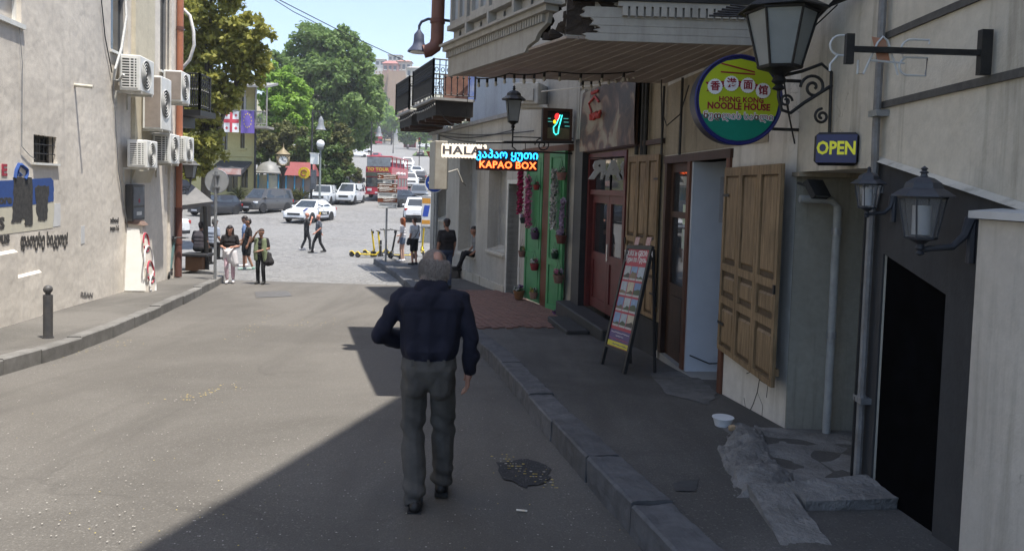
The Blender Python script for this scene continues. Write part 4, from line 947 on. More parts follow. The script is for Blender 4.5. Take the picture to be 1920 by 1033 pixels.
def garland(label, u, v0, v1, wpx, c, off=.2, second=None):
    s_, z1 = FG.hit(u, v0, off); z0 = FG.hit(u, v1, off)[1]; w_ = FG.w(s_, off, 0); r = wpx / F_PX * w_.y / 2
    t = thing('flower_garland', label, 'garland', (w_.x, w_.y, z1), 0, 'hanging flower garlands'); L = z1 - z0
    MB().tube([(0, 0, 0), (.01, 0, -L * .5), (0, 0, -L)], .008, 4).build('cord', leafg, t)
    m = MB(); g_ = MB()
    n = int(L / .035)
    for k in range(n):
        zc = -L * k / n; blob_leaves(m, (prn.uniform(-.3, .3) * r, 0, zc), r * 1.15, 22, .034, prn); blob_leaves(g_, (prn.uniform(-.3, .3) * r, .02, zc), r, 5, .03, prn)
    m.build('flowers', pmat(c), t); g_.build('leaves', leafg, t); return t
garland('long pink flower garland hanging on the farther green leaf', 992, 335, 425, 11, 'pink')
garland('magenta flower garland hanging left of the green doors', 977, 318, 400, 10, 'magenta')
garland('white flower garland hanging on the green leaf beside the black column', 1040, 320, 430, 11, 'white', .24)
garland('pale trailing garland just behind the white one on the nearer green leaf', 1055, 375, 440, 9, 'lilac', .24)
# ---------------------------------------------------------------- balconies of wrought iron
def railing(par, p0, p1, z, h, n, orn=True):
    """posts, rails and pickets between two points (world coordinates)"""
    p0 = Vector((*p0, z)); p1 = Vector((*p1, z)); d = p1 - p0
    for k in (0, 1): MB().bx(-.03, .03, -.03, .03, 0, h + .02).build('post', black_iron, par, p0 + d * k)
    for zz, r in ((.08, .014), (h * .62, .010), (h * .85, .010), (h, .024)): MB().cyl(p0 + Vector((0, 0, zz)), p1 + Vector((0, 0, zz)), r, n=6).build('rail', black_iron, par)
    me = MB().cyl((0, 0, .08), (0, 0, h), .016, n=5).lathe([(.0, .1), (.035, .13), (.0, .17)], 6).lathe([(.0, h * .5), (.045, h * .55), (.0, h * .62)], 6).mesh('picket', black_iron)
    for k in range(1, n): link('picket', me, par, p0 + d * (k / n))
    if orn:
        for k in range(n):
            c = p0 + d * ((k + .5) / n); t_ = d.normalized() * min(.05, d.length / n * .42)
            MB().tube([c + t_ * math.cos(a) + Vector((0, 0, h * .73 + .06 * math.sin(a))) for a in [2 * PI * q / 10 for q in range(10)]], .013, 4, close=True).build('ring', black_iron, par)
def balcony(label, sa, sb, wd, z, h, n):
    t = thing('balcony', label, 'balcony', (0, 0, 0), 0, 'iron balconies of the corner house')
    a, b, c, d = FG.w(sa, 0, 0), FG.w(sa, wd, 0), FG.w(sb, wd, 0), FG.w(sb, 0, 0)
    q = lambda zz: [(p.x, p.y, zz) for p in (a, b, c, d)]
    MB().hull(q(z) + q(z - .07)).build('floor_slab', M('pale_balcony_edge', (.33, .32, .30), (.25, .24, .22), 4), t)
    ins = [FG.w(sa + .15, 0, 0), FG.w(sa + .15, wd - .12, 0), FG.w(sb - .1, wd - .12, 0), FG.w(sb - .1, 0, 0)]
    MB().hull([(p.x, p.y, zz) for p in ins for zz in (z - .071, z - .5)]).build('under_box', M('black_timber', (.022, .02, .018), (.04, .035, .03), 5, .9), t)  # near-black box under the floor slab
    for k in range(3):
        s_ = sa + (sb - sa) * (k + .5) / 3; e = [FG.w(s_ + dx, dy, 0) for dx, dy in ((-.05, 0), (.05, 0), (.05, wd - .1), (-.05, wd - .1))]
        MB().hull([(p.x, p.y, zz) for p in e for zz in (z - .502, z - .6)]).build('joist', db, t)
    railing(t, (b.x, b.y), (c.x, c.y), z, h, n); railing(t, (a.x, a.y), (b.x, b.y), z, h, 7); railing(t, (d.x, d.y), (c.x, c.y), z, h, 5)
    return t
sA = FG.hit(812, 182, 1.25)[0]; zBal = FG.hit(812, 182, 1.25)[1]
sM1 = FG.hit(774, 200, 1.25)[0]; sM2 = FG.hit(767, 200, 1.25)[0]; sZ = FG.hit(743, 200, 1.25)[0]
balcony('black wrought iron balcony nearest the bay on the corner house', sA, sM1, 1.25, zBal, 1.08, 22)
balcony('farther black wrought iron balcony at the end of the corner house', sM2, sZ, 1.25, zBal - .05, 1.08, 20)
# things on the balcony: laundry / boards seen through the rail
p = FG.w(sA + .3, .5, zBal); tag(MB().cbx(-.35, .35, -.03, .03, 0, .7, .01).build('folded_screen', M('brick_red_board', (.30, .16, .11), (.2, .1, .08), 6), None, p, FG.a + 1.3), 'reddish board leaning inside the nearer balcony', 'board')
p = FG.w(sA + .35, .12, zBal); tag(MB().cbx(-.25, .25, -.02, .02, 0, .75, .01).build('blue_sheet', M('blue_sheet_cloth', (.06, .13, .45), (.3, .35, .5), 3), None, p, FG.a + 1.4), 'blue and white sheet hung inside the nearer balcony', 'sheet')
# string bulbs
def bulb_string(label, pts, n, sag, grp='string lights'):
    t = thing('string_light', label, 'string light', (0, 0, 0), 0, grp); pts = [Vector(p) for p in pts]; L = []
    m = 24
    for a, b in zip(pts, pts[1:]):
        for k in range(m): q = k / m; L.append(a.lerp(b, q) - Vector((0, 0, sag * 4 * q * (1 - q))))
    L.append(pts[-1]); MB().tube(L, .008, 4).build('cable', black_iron, t)
    sock = MB().cyl((0, 0, -.055), (0, 0, 0), .017, n=8).mesh('socket', rubber); bl_ = MB().lathe([(.0, -.115), (.016, -.108), (.023, -.09), (.018, -.07), (.012, -.056)], 10).mesh('bulb', M('frosted_bulb', (.55, .52, .46), (.45, .42, .36), 5, .25))
    for k in range(n):
        p = L[int((k + .5) / n * (len(L) - 1))]; s_ = link('socket', sock, t, p); link('bulb', bl_, s_)
    return t
bulb_string('string of pale bulbs under the near balcony edge', [FG.w(sA, 1.2, zBal - .12), FG.w(sM1, 1.2, zBal - .14), FG.w(sZ, 1.2, zBal - .2)], 26, .05)
bulb_string('string of bulbs strung across the soffit of the bay', [P(890, 147, 10.0), P(955, 138, 9.6), P(1030, 134, 9.6), P(1190, 135, 9.4)], 12, .03)
bulb_string('second string of bulbs below the soffit near the banner', [P(1085, 153, 10.6), P(1150, 141, 10.2), P(1195, 130, 9.9)], 8, .02)
bulb_string('loose drooping cable with two bulbs below the balcony', [P(877, 182, 16.4), P(870, 225, 16.6), P(826, 210, 16.9)], 2, .18)
# ---------------------------------------------------------------- lanterns
def scroll(c, r0, r1, turns, a0, sgn=1, n=30, flip=1):
    return [(c[0] + flip * (r0 + (r1 - r0) * k / n) * math.cos(a0 + sgn * 2 * PI * turns * k / n), 0, c[1] + (r0 + (r1 - r0) * k / n) * math.sin(a0 + sgn * 2 * PI * turns * k / n)) for k in range(n + 1)]
m_lg = M('frosted_lantern_glass', (.24, .26, .26), (.19, .205, .205), 3, .35, spec=.5)
def hex_lantern(name, label, loc, rt, rb_, h, n, arm, rz=0, lampm=black_iron, grp=None, roofh=.5, yaw=0.0):
    """loc: bottom of the cage"""
    t = thing(name, label, 'lantern', loc, rz, grp)
    ang = [2 * PI * (k + .5) / n + yaw for k in range(n)]
    lo = [Vector((rb_ * math.cos(a), rb_ * math.sin(a), 0)) for a in ang]; hi = [Vector((rt * math.cos(a), rt * math.sin(a), h)) for a in ang]
    for k in range(n):
        j = (k + 1) % n; MB().add([lo[k] * .97, lo[j] * .97, Vector((hi[j].x * .97, hi[j].y * .97, h)), Vector((hi[k].x * .97, hi[k].y * .97, h))], [(0, 1, 2, 3)]).build('pane', m_lg, t)
        MB().cyl(lo[k], hi[k], .04 * rt, n=6).build('bar', lampm, t)
    ringp = lambda r, z: [Vector((r * math.cos(a), r * math.sin(a), z)) for a in ang]
    MB().hull(ringp(rb_ * 1.05, -.02 * h) + ringp(rb_ * 1.12, .03 * h)).build('base_ring', lampm, t)
    MB().hull(ringp(rt * 1.06, h) + ringp(rt * 1.06, h - .04 * h)).build('top_ring', lampm, t)
    R = rt
    MB().lathe([(R * 1.30, h * 1.0), (R * 1.28, h * 1.03), (R * .95, h * (1 + roofh * .28)), (R * .80, h * (1 + roofh * .36)), (R * .72, h * (1 + roofh * .6)), (R * .42, h * (1 + roofh * .8)), (R * .16, h * (1 + roofh * .88)), (R * .12, h * (1 + roofh * 1.0)), (R * .2, h * (1 + roofh * 1.05)), (R * .09, h * (1 + roofh * 1.14)), (R * .16, h * (1 + roofh * 1.22)), (.0, h * (1 + roofh * 1.34))], 6 if n == 6 else 8, sm=False).build('roof', lampm, t)
    MB().lathe([(0, -.42 * h), (R * .2, -.37 * h), (R * .1, -.3 * h), (R * .22, -.24 * h), (R * .14, -.14 * h), (rb_ * .6, -.05 * h), (rb_ * .9, -.021 * h)], 12).build('drop_finial', lampm, t)
    for a, r in arm: MB().tube(a, r, 8).build('bracket', lampm, t)
    return t
# big lantern by the noodle sign, on scroll bracket
LY = 5.8; c = P(1462, 128, LY); wallx = FN.w(LY - 3.0, 0, 0).x; ax = wallx - c.x
zs_ = -.30
arms = [([(0, 0, -.02), (0, 0, -.22), (.03, 0, -.32), (.10, 0, -.34), (.2, 0, -.26), (ax - .02, 0, -.12)], .014),
        (scroll((ax * .62, -.14), .10, .015, 1.6, PI, -1), .012), ([(.02, 0, -.06), (ax * .4, 0, -.02), (ax * .75, 0, .04), (ax - .03, 0, -.02), (ax - .02, 0, -.5)], .013), (scroll((ax * .8, -.36), .06, .012, 1.5, PI / 2, 1), .011), (scroll((.06, -.25), .05, .01, 1.4, 0, 1), .010)]
hex_lantern('wall_lantern', 'large black hexagonal lantern on a scroll bracket in front of the noodle sign', c, .265, .155, .43, 6, arms, 0, yaw=.25)
# lantern above the hanging neon sign
LY2 = 15.2; c = P(962, 229, LY2); s_w = FG.hit(1012, 240)[0]
ax = FG.w(LY2 - 14.95, 0, 0).x - c.x
arms = [([(0, 0, -.02), (0, 0, -.5), (.1, 0, -.58), (ax, 0, -.6)], .016), (scroll((ax * .5, -.45), .16, .02, 1.7, PI, -1), .013), ([(0, 0, -.3), (ax, 0, -.3)], .011)]
hex_lantern('wall_lantern', 'black lantern on scroll bracket above the hanging neon sign', c, .20, .13, .44, 4, arms, 0, yaw=PI / 4 - PI / 4 + .1)
# carriage lamps at the dark doorway
m_lamp = M('slate_lamp_paint', (.035, .037, .045), (.05, .052, .06), 8, .5, .1, 60)
for (u, v, Y, sc, lab) in ((1726, 447, 3.85, 1.0, 'larger dark carriage lamp on a curved arm right of the dark doorway'), (1626, 390, 4.7, .70, 'smaller dark carriage lamp under the open sign')):
    c = P(u, v, Y); ax = FN.w(Y - 3.0, .015, 0).x - c.x; k = sc
    arms = [([(0, 0, -.06 * k), (.06 * k, 0, -.05 * k), (ax * .6, 0, -.04 * k), (ax * .82, 0, .02 * k), (ax - .02, 0, .11 * k)], [.014 * k, .016 * k, .018 * k, .022 * k, .03 * k]), ([(ax - .012, 0, .14 * k), (ax - .012, 0, -.12 * k)], .024 * k)]
    t = hex_lantern('carriage_lamp', lab, c, .115 * k, .075 * k, .215 * k, 6, arms, 0, m_lamp, 'carriage lamps at the dark doorway', .55, .3)
    MB().cyl((0, 0, .02 * k), (0, 0, .17 * k), .042 * k, n=16).build('inner_diffuser', M('lamp_diffuser', (.5, .5, .5), (.42, .42, .42), 5, .4), t)
    MB().cyl((0, 0, .0), (0, 0, .008 * k), .07 * k, n=6).build('cage_floor', m_lamp, t)
for o in list(bpy.data.objects):
    if o.name.startswith('pane') and o.parent and o.parent.name.startswith('carriage_lamp'):
        o.data.materials.clear(); o.data.materials.append(MATS.get('clear_lamp_glass') or (lambda: (lambda m: (setattr(m.node_tree.nodes['Principled BSDF'].inputs['Transmission Weight'], 'default_value', .9), setattr(m.node_tree.nodes['Principled BSDF'].inputs['IOR'], 'default_value', 1.05), m)[-1])(M('clear_lamp_glass', (.75, .77, .78), (.65, .66, .68), 6, .15)))())
# ---------------------------------------------------------------- round noodle sign
NY = 6.42; c = P(1385, 188, NY); R_ = .375
t = thing('round_shop_sign', 'round yellow and green noodle house lightbox sign with navy rim', 'sign', c, math.radians(4))
MB().cyl((0, 0, 0), (0, .17, 0), R_, n=64).build('drum', M('sign_drum_paint', (.035, .038, .05), None, 5, .4), t)
def disc_part(name, mat, y, r, z0=-9, z1=9, x0=-9, x1=9):
    n = 64; pts = []
    zs0, zs1 = max(-r, z0), min(r, z1); k = 24
    L = [( math.sqrt(max(0, r * r - z * z)), z) for z in [zs0 + (zs1 - zs0) * i / k for i in range(k + 1)]]
    pts = L + [(-x, z) for x, z in reversed(L)]
    return MB().prism(pts, y, y - .004, 'y').build(name, mat, t, fix=True)
navy = M('sign_navy', (.012, .015, .12), (.01, .012, .09), 4, .4); ygreen = M('sign_lime', (.42, .50, .02), (.38, .46, .02), 3, .4); sgreen = M('sign_green', (.0, .20, .13), (.0, .17, .11), 6, .4)
MB().tube([(R_ * math.cos(a), -.003, R_ * math.sin(a)) for a in [2 * PI * q / 64 for q in range(64)]], .012, 6, close=True).build('rim', navy, t)
disc_part('rim_face', navy, 0, R_); disc_part('lime_field', ygreen, -.004, R_ * .925, -.128); disc_part('green_field', sgreen, -.004, R_ * .925, -9, -.130)
maroon = M('sign_maroon', (.28, .01, .03), None, 8, .4); swhite = M('sign_white', (.75, .75, .74), (.7, .7, .7), 8, .4)
rib = MB().prism([(-.29, .06), (-.26, .10), (-.3, .14), (-.18, .15), (-.05, .165), (.12, .15), (.25, .10), (.25, .06), (.12, .10), (-.05, .115), (-.18, .10)], -.008, -.011, 'y').build('ribbon', maroon, t, fix=True)
for k, (x, z, ch) in enumerate(((-.215, .105, '香'), (-.075, .135, '港'), (.07, .125, '面'), (.205, .085, '馆'))):
    pts = [((.062 + .004 * (q % 2)) * math.cos(2 * PI * q / 40) + x, (.062 + .004 * (q % 2)) * math.sin(2 * PI * q / 40) + z) for q in range(40)]
    md = MB().prism(pts, -.011, -.015, 'y').build('medallion', swhite, t, fix=True)
    text(ch, .085, maroon, md, (x, -.0165, z), ext=.001, bold=.002)
text('HONG KONG', .062, maroon, t, (.02, -.0095, .0), ext=.001, bold=.002)
text('NOODLE HOUSE', .078, maroon, t, (.0, -.0095, -.058), ext=.001, bold=.003, sx=.92)
text('ნუდლის სახლი', .078, swhite, t, (0, -.0095, -.14), ext=.001, bold=.005, sx=.98); text('ნუდლის სახლი', .078, maroon, t, (0, -.0115, -.14), ext=.001, bold=-.0005, sx=.98)
for z, a in ((.27, -12), (.225, -2)): MB().obx((-.02, -.0095, z), .30, .003, .012, Matrix.Rotation(math.radians(-a), 3, 'Y')).build('chopstick', maroon, t)
MB().cyl((0, .05, 0), (0, .05, -.0), .01)
MB().bx(R_ - .03, .62, .07, .10, -.24, -.215).bx(R_ - .03, .62, .07, .10, .18, .205).build('bracket', black_iron, t)
# ---------------------------------------------------------------- open sign
c = P(1568, 279, 5.35); t = thing('open_sign', 'small navy lightbox sign reading OPEN in yellow letters', 'sign', c, math.radians(-27))
MB().cbx(-.15, .15, -.0, .15, -.118, .118, .03).build('case', M('open_case', (.012, .012, .016), None, 5, .5), t)
MB().bx(-.133, .133, -.008, .004, -.10, .10).build('face', M('open_navy', (.015, .018, .10), (.012, .014, .08), 4, .3), t)
text('OPEN', .128, M('open_yellow', (.55, .55, .03), None, 5, .4, emit=.15), t, (0, -.011, 0), ext=.002, bold=.004, sx=.78)
MB().bx(.02, .12, .05, .09, -.02, .02).build('mount', black_iron, t)
# flood light below it
c = P(1532, 355, 6.2); t = thing('floodlight', 'small black floodlight tilted under the open sign', 'floodlight', c, .5)
MB().obx((0, 0, 0), .19, .05, .16, Matrix.Rotation(-.6, 3, 'X')).build('body', rubber, t); MB().obx((0, -.026, -.014), .15, .008, .11, Matrix.Rotation(-.6, 3, 'X')).build('lens', M('flood_lens', (.22, .23, .23), None, 5, .2), t); MB().tube([(0, .02, 0), (0, .2, .05)], .012, 5).build('arm', rubber, t)
# ---------------------------------------------------------------- bracket with bar letters in white tube (seen from behind)
c = P(1845, 100, 3.8); t = thing('bar_tube_sign', 'black bracket with mirrored white glass tube letters spelling BAR', 'sign', c)
xl = P(1592, 100, 3.8).x - c.x
MB().bx(xl, 0, -.012, .012, -.014, .014).build('arm', black_iron, t); MB().bx(-.025, .03, -.02, .02, -.11, .115).build('wall_plate', black_iron, t); MB().bx(xl - .02, xl + .02, -.015, .015, -.075, .075).build('end_plate', black_iron, t)
tw = M('white_glass_tube', (.55, .55, .54), (.48, .48, .47), 8, .3)
def arc(cx, cz, r, a0, a1, n=8): return [(cx + r * math.cos(math.radians(a0 + (a1 - a0) * k / n)), 0.018, cz + r * math.sin(math.radians(a0 + (a1 - a0) * k / n))) for k in range(n + 1)]
tb = .0055
MB().tube([(xl + .0, .018, .07)] + [(xl - .03, .018, .07)] + arc(xl - .04, .02, .05, 90, 270) + [(xl + .01, .018, -.03)], tb, 6).tube([(xl - .05, .018, -.03), (xl - .085, .018, -.075), (xl - .085, .018, -.11)], tb, 6).build('letter', tw, t)
xa = xl + .13
MB().tube([(xa - .075, .018, -.05), (xa - .075, .018, -.12), (xa - .045, .018, -.12), (xa + .02, .018, .04), (xa + .045, .018, .07), (xa + .07, .018, .05), (xa + .13, .018, -.12)], tb, 6).tube([(xa - .01, .018, -.05), (xa + .16, .018, -.06)], tb, 6).build('letter', tw, t)
xb = xl + .36
MB().tube([(xb + .05, .018, .04), (xb + .05, .018, .06), (xb - .04, .018, .06)] + arc(xb - .04, .01, .05, 90, 200) + [(xb - .08, .018, -.03), (xb + .045, .018, -.03), (xb + .04, .018, -.12), (xb - .04, .018, -.12)] + arc(xb - .05, -.075, .045, 270, 110), tb, 6).build('letter', tw, t)
MB().hull([(xl + .13 + x, .022, z) for x, z in ((-.01, .07), (.06, .06), (.09, -.055), (.03, -.06))] + [(xl + .13 + x, .024, z) for x, z in ((-.01, .07), (.06, .06), (.09, -.055), (.03, -.06))]).build('orange_reflection', M('orange_reflection', (.42, .17, .09), (.34, .2, .14), 12, .5), t)  # orange reflection painted as a flat coloured sheet
# ---------------------------------------------------------------- grey block letters BAR, mirrored
c = P(1147, 321, 12.3); t = thing('bar_block_sign', 'grey block letters spelling BAR backwards, hung in front of the red door', 'sign', c)
gl = M('grey_block_letter', (.50, .50, .50), (.40, .40, .40), 8, .6)
for ch, x in (('R', -.22), ('A', .02), ('B', .25)):
    o = text(ch, .42, gl, t, (x, 0, 0), (PI / 2, 0, PI), .035, .02, 'letter')
MB().tube([(-.38, 0, .2), (.2, .0, .24), (.38, 0, .22), (.5, .2, .22)], .008, 5).build('cable', black_iron, t)
# ---------------------------------------------------------------- hanging neon sign (box)
KY = 14.4; a = P(893, 279, KY); b = P(1008, 322, KY)
t = thing('neon_shop_sign', 'hanging dark red sign with blue and orange neon lettering reading KAPAO BOX', 'sign', (a + b) / 2, math.radians(3)); wd = b.x - a.x; h = a.z - b.z
MB().cbx(-wd / 2, wd / 2, 0, .12, -h / 2, h / 2, .01).build('board', M('maroon_board', (.05, .018, .018), (.035, .014, .014), 5, .6), t)
text('კაპაო ყუთი', .21, emis('cyan_neon', (.02, .42, 1.0), 2.2), t, (0, -.012, h * .24), ext=.006, bold=.003, sx=.96)
text('KAPAO', .185, emis('orange_neon', (1.0, .13, .03), 2.4), t, (-.215, -.012, -h * .25), ext=.006, bold=.004, sx=.98, spacing=1.1); text('BOX', .185, MATS['orange_neon'], t, (.365, -.012, -h * .25), ext=.006, bold=.004, sx=.98, spacing=1.1)
t2 = thing('sign_bracket', 'long black bar carrying the neon sign out from the wall', 'bracket', (0, 0, 0))
p0, p1 = P(892, 267, KY), P(1075, 267, KY + .6); MB().tube([p0, p1], .028, 6).build('bar', black_iron, t2)
for u in (905, 985): MB().cyl(P(u, 267, KY + .05), P(u, 281, KY + .05), .008, n=5).build('hanger', black_iron, t2)
# framed neon panel
a = P(1018, 203, 15.0); b = P(1072, 266, 15.0)
t = thing('neon_menu_panel', 'framed dark glass panel with small coloured neon chilli and cup', 'sign', (a + b) / 2, math.radians(8)); wd = b.x - a.x; h = a.z - b.z
MB().bx(-wd / 2, wd / 2, .02, .16, -h / 2, h / 2).build('box', M('panel_black', (.02, .02, .02)), t)
for x0, x1, z0, z1 in ((-wd / 2, -wd / 2 + .1, -h / 2, h / 2), (wd / 2 - .05, wd / 2, -h / 2, h / 2)): MB().bx(x0, x1, -.02, .019, z0, z1).build('frame', db, t)
for z0, z1 in ((-h / 2, -h / 2 + .05), (h / 2 - .05, h / 2)): MB().bx(-wd / 2 + .1, wd / 2 - .05, -.02, .019, z0, z1).build('frame', db, t)
MB().bx(-wd / 2 + .1, wd / 2 - .05, .0, .019, -h / 2 + .05, -.06).build('warm_pane', M('panel_warm', (.16, .13, .07), (.1, .09, .05), 9), t)
MB().tube([(.05, -.01, .2), (-.02, -.01, .02), (-.08, -.01, -.05), (-.07, -.01, -.15), (-.03, -.01, -.2), (.02, -.01, -.17), (.03, -.01, -.05), (.09, -.01, .2)], .011, 5).build('cup_tube', emis('cyan_tube', (.05, .7, .65), 1.4), t)
MB().sph((-.01, -.01, .16), (.05, .015, .07), 8, 6).build('chilli', emis('red_tube', (1, .03, .03), 1.0), t); MB().sph((-.06, -.01, .06), (.03, .015, .04), 8, 6).build('pepper', emis('yellow_tube', (.9, .5, .02), 1.0), t)
for x, z in ((-.19, .12), (-.15, .06), (.17, .13), (.18, .06), (.2, -.02)): MB().bx(x - .05, x + .05, -.006, -.002, z - .006, z + .006).build('small_tube', emis('dim_teal', (.08, .4, .36), .5), t)
# halal lightbox letters
HY = 19.5; a = P(828, 269, HY); b = P(912, 298, HY)
t = thing('bulb_letter_sign', 'glowing white scalloped sign with letters HALAL beside the blue neon', 'sign', (a + b) / 2); wd = b.x - a.x; h = a.z - b.z
m = MB().bx(-wd / 2, wd / 2, 0, .1, -h / 2 + .04, h / 2 - .04)
m.build('lightbox', emis('warm_lightbox', (1.0, .86, .68), .62), t)
for k in range(14):
    x = -wd / 2 + wd * (k + .5) / 14
    for s_ in (-1, 1): MB().sph((x, .04, s_ * (h / 2 - .04)), (wd / 28, .05, .045), 8, 6).build('bulb', emis('warm_lightbox', (1, .86, .68), .85), t)
text('HALAL', h * .78, M('halal_grey', (.40, .36, .33), None, 5), t, (.03, -.03, 0), ext=.012, bold=.012, sx=1.25, spacing=1.15)
MB().tube([(wd / 2, .05, 0), (wd / 2 + .7, .3, 0)], .02, 5).build('mount', black_iron, t)
# back of a wall lightbox beyond it
a = P(816, 264, 21.2); b = P(838, 356, 21.2)
t = thing('projecting_lightbox', 'tall beige projecting lightbox seen edge on beyond the glowing sign', 'sign', (a + b) / 2, math.radians(15)); wd = b.x - a.x; h = a.z - b.z
MB().cbx(-wd / 2, wd / 2, 0, 1.0, -h / 2, h / 2, .02).build('box', M('beige_lightbox', (.40, .37, .31), (.30, .27, .22), 4, .6), t)
MB().bx(wd / 2, wd / 2 + .03, .0, 1.0, -h / 2, h / 2 - .1).build('frame', M('grey_box_edge', (.16, .16, .15)), t)
MB().tube([(wd / 2 + .02, .1, -.2), (wd / 2 + .3, .1, -.1), (wd / 2 + .45, .1, -.45), (wd / 2 + .6, .3, -.55)], .03, 6).build('hose', M('pale_hose', (.4, .38, .33)), t)
MB().bx(wd / 2, wd / 2 + .9, .5, .55, h * .2, h * .26).build('arm', black_iron, t)
# air conditioner above neon panel
s_, z_ = FG.hit(962, 200, .75)
a = P(962, 155, 16.2); b = P(1005, 197, 16.2)
t = thing('air_conditioner', 'grey white air conditioner under the bay above the neon panel', 'air conditioner', (a.x, a.y, b.z), math.radians(-20)); h = a.z - b.z; wd = .5
MB().cbx(0, wd * 1.15, -.0, .75, 0, h, .02).build('casing', dirty_white, t)
MB().cyl((.0, .38, h * .5), (-.006, .38, h * .5), h * .4, n=20).build('fan_opening', M('fan_grey', (.2, .2, .19)), t); MB().bx(.25, .48, -.05, -.001, h * .15, h * .7).build('side_cover', dirty_white, t)
for k in range(4): MB().tube([(-.012, .38 + h * .1 * k * math.cos(q), h * .5 + h * .1 * k * math.sin(q)) for q in [2 * PI * j / 16 for j in range(16)]], .006, 4, close=True).build('guard_ring', dirty_white, t)
MB().bx(0, .75, .1, .14, -.06, -.002).bx(0, .75, .55, .59, -.06, -.002).build('bracket', dirty_white, t)
# ---------------------------------------------------------------- tour board
BL, BR = G(1127, 683, .165), G(1172, 703, .165); TL, TR = P(1178, 460, BL.y + .05), P(1225, 462, BR.y + .05)
t = thing('tour_board', 'black framed A-board advertising tours with twelve photos, leaning before the shutters', 'sandwich board', BL)
bl, br, tl, tr = Vector(), BR - BL, TL - BL, TR - BL
nrm = (br - bl).cross(tl - bl).normalized()
if nrm.y > 0: nrm = -nrm
def bq(i, j, d=0): return bl.lerp(br, i).lerp(tl.lerp(tr, i), j) + nrm * d
def bpanel(i0, i1, j0, j1, d0, d1, mat, name, par=None):
    pts = [bq(i, j, d) for d in (d0, d1) for i, j in ((i0, j0), (i1, j0), (i1, j1), (i0, j1))]
    return MB().hull(pts).build(name, mat, par or t)
bf = M('black_board_frame', (.02, .02, .02), (.03, .03, .03), 6, .5)
bpanel(0, .07, 0, 1, -.02, .02, bf, 'leg'); bpanel(.93, 1, 0, 1, -.02, .02, bf, 'leg'); bpanel(.07, .93, .97, 1, -.02, .02, bf, 'frame'); bpanel(.07, .93, .15, .17, -.02, .02, bf, 'frame')
pnl = bpanel(.07, .93, .17, .97, -.01, .004, M('board_red', (.40, .03, .06), (.33, .02, .05), 5, .4), 'poster')
bpanel(.08, .92, .175, .215, .004, .007, M('board_yellow', (.65, .6, .05), None, 5, .4), 'yellow_strip', pnl); bpanel(.08, .92, .217, .31, .004, .007, M('board_violet', (.06, .05, .14), (.1, .06, .2), 5, .4), 'violet_strip', pnl)
pr = random.Random(21)
for r_ in range(4):
    for c_ in range(3):
        i0 = .11 + c_ * .27; j0 = .335 + r_ * .128
        ph = bpanel(i0, i0 + .24, j0, j0 + .112, .004, .007, M('photo_sky_%d' % ((r_ * 3 + c_) % 5), [(.18, .3, .5), (.35, .42, .5), (.5, .45, .35), (.12, .22, .42), (.4, .45, .48)][(r_ * 3 + c_) % 5], None, 16, .3), 'photo', pnl)
        hh = pr.uniform(.3, .65); bpts = [(0, 0), (1, 0), (1, hh * pr.uniform(.6, 1)), (pr.uniform(.5, .8), hh), (pr.uniform(.2, .45), hh * pr.uniform(.5, 1.2)), (0, hh * pr.uniform(.5, .9))]
        pp = [bq(i0 + .24 * x, j0 + .112 * z, .0085) for x, z in bpts]; MB().add(pp, [tuple(range(6))]).build('photo_land', M('photo_land_%d' % (pr.randrange(5)), [(.12, .09, .06), (.06, .09, .05), (.2, .15, .1), (.09, .1, .12), (.05, .04, .04)][pr.randrange(5)], None, 30, .4), ph)
        bpanel(i0, i0 + .24, j0, j0 + .016, .0086, .0095, M('photo_caption', (.6, .58, .56), (.3, .3, .3), 60), 'caption', ph)
xax = (br - bl).normalized(); zax = (tl - bl).normalized()
# orient header text on the board plane
yax = zax - xax * zax.dot(xax); yax.normalize(); Mx = Matrix((xax, yax, xax.cross(yax))).transposed()
bw = (br - bl).length
for s_, j, sz in (('TOURS in GEORGIA', .935, .125), ('Туры по Грузии', .885, .115)):
    o = text(s_, bw * sz, M('board_white', (.7, .68, .68)), pnl, bq(.5, j, .008), ext=.001, bold=.003); o.rotation_euler = Mx.to_euler()
for i0_, i1_, j, mm in ((.14, .86, .288, 'board_white'), (.36, .66, .262, 'board_white'), (.14, .86, .236, 'board_red'), (.3, .86, .195, 'board_violet')):
    MB().tube([bq(i0_ + (i1_ - i0_) * q / 30, j + .0035 * math.sin(q * 2.1) * (1 if q % 4 else -.5), .009) for q in range(31)], .0045, 4).build('small_print', MATS[mm], pnl)
bk = Vector((.42, .12, 0))
for i in (.03, .97):
    e = bq(i, 0, 0) * 1.0; pt = bq(i, .98, -.02); ft = bl.lerp(br, i) + Vector((.40, .12, 0)); ft.z = gz(BL.y + ft.y) + .165 - BL.z
    MB().tube([pt, ft], .02, 4).build('back_leg', bf, t)
for i in (.25, .7): bpanel(i, i + .16, 1.005, 1.07, -.005, .002, M('leaflet', (.45, .2, .2), (.5, .45, .42), 40), 'leaflet')
# bowl and bread on the pavement
p = G(1355, 800, .17); t = thing('plastic_bowl', 'white round plastic bowl on the pavement by the cement ridge', 'bowl', p)
MB().lathe([(.066, 0), (.07, .003), (.088, .07), (.092, .075), (.086, .075), (.068, .008), (.0, .006)], 28).build('bowl_shell', M('white_plastic', (.72, .74, .76), (.64, .66, .68), 5, .4), t)
MB().lathe([(.090, .072), (.096, .074), (.096, .08), (.086, .08)], 28).build('lip', M('white_plastic', (.7, .72, .74)), t)
p = G(1371, 812, .18); tag(MB().hull([p + Vector((random.uniform(-.035, .035), random.uniform(-.03, .03), random.uniform(0, .06))) for _ in range(18)]).build('bread_crust', M('bread', (.42, .28, .15), (.55, .42, .28), 25, .9, .5, 40)), 'torn piece of bread lying beside the white bowl', 'bread')
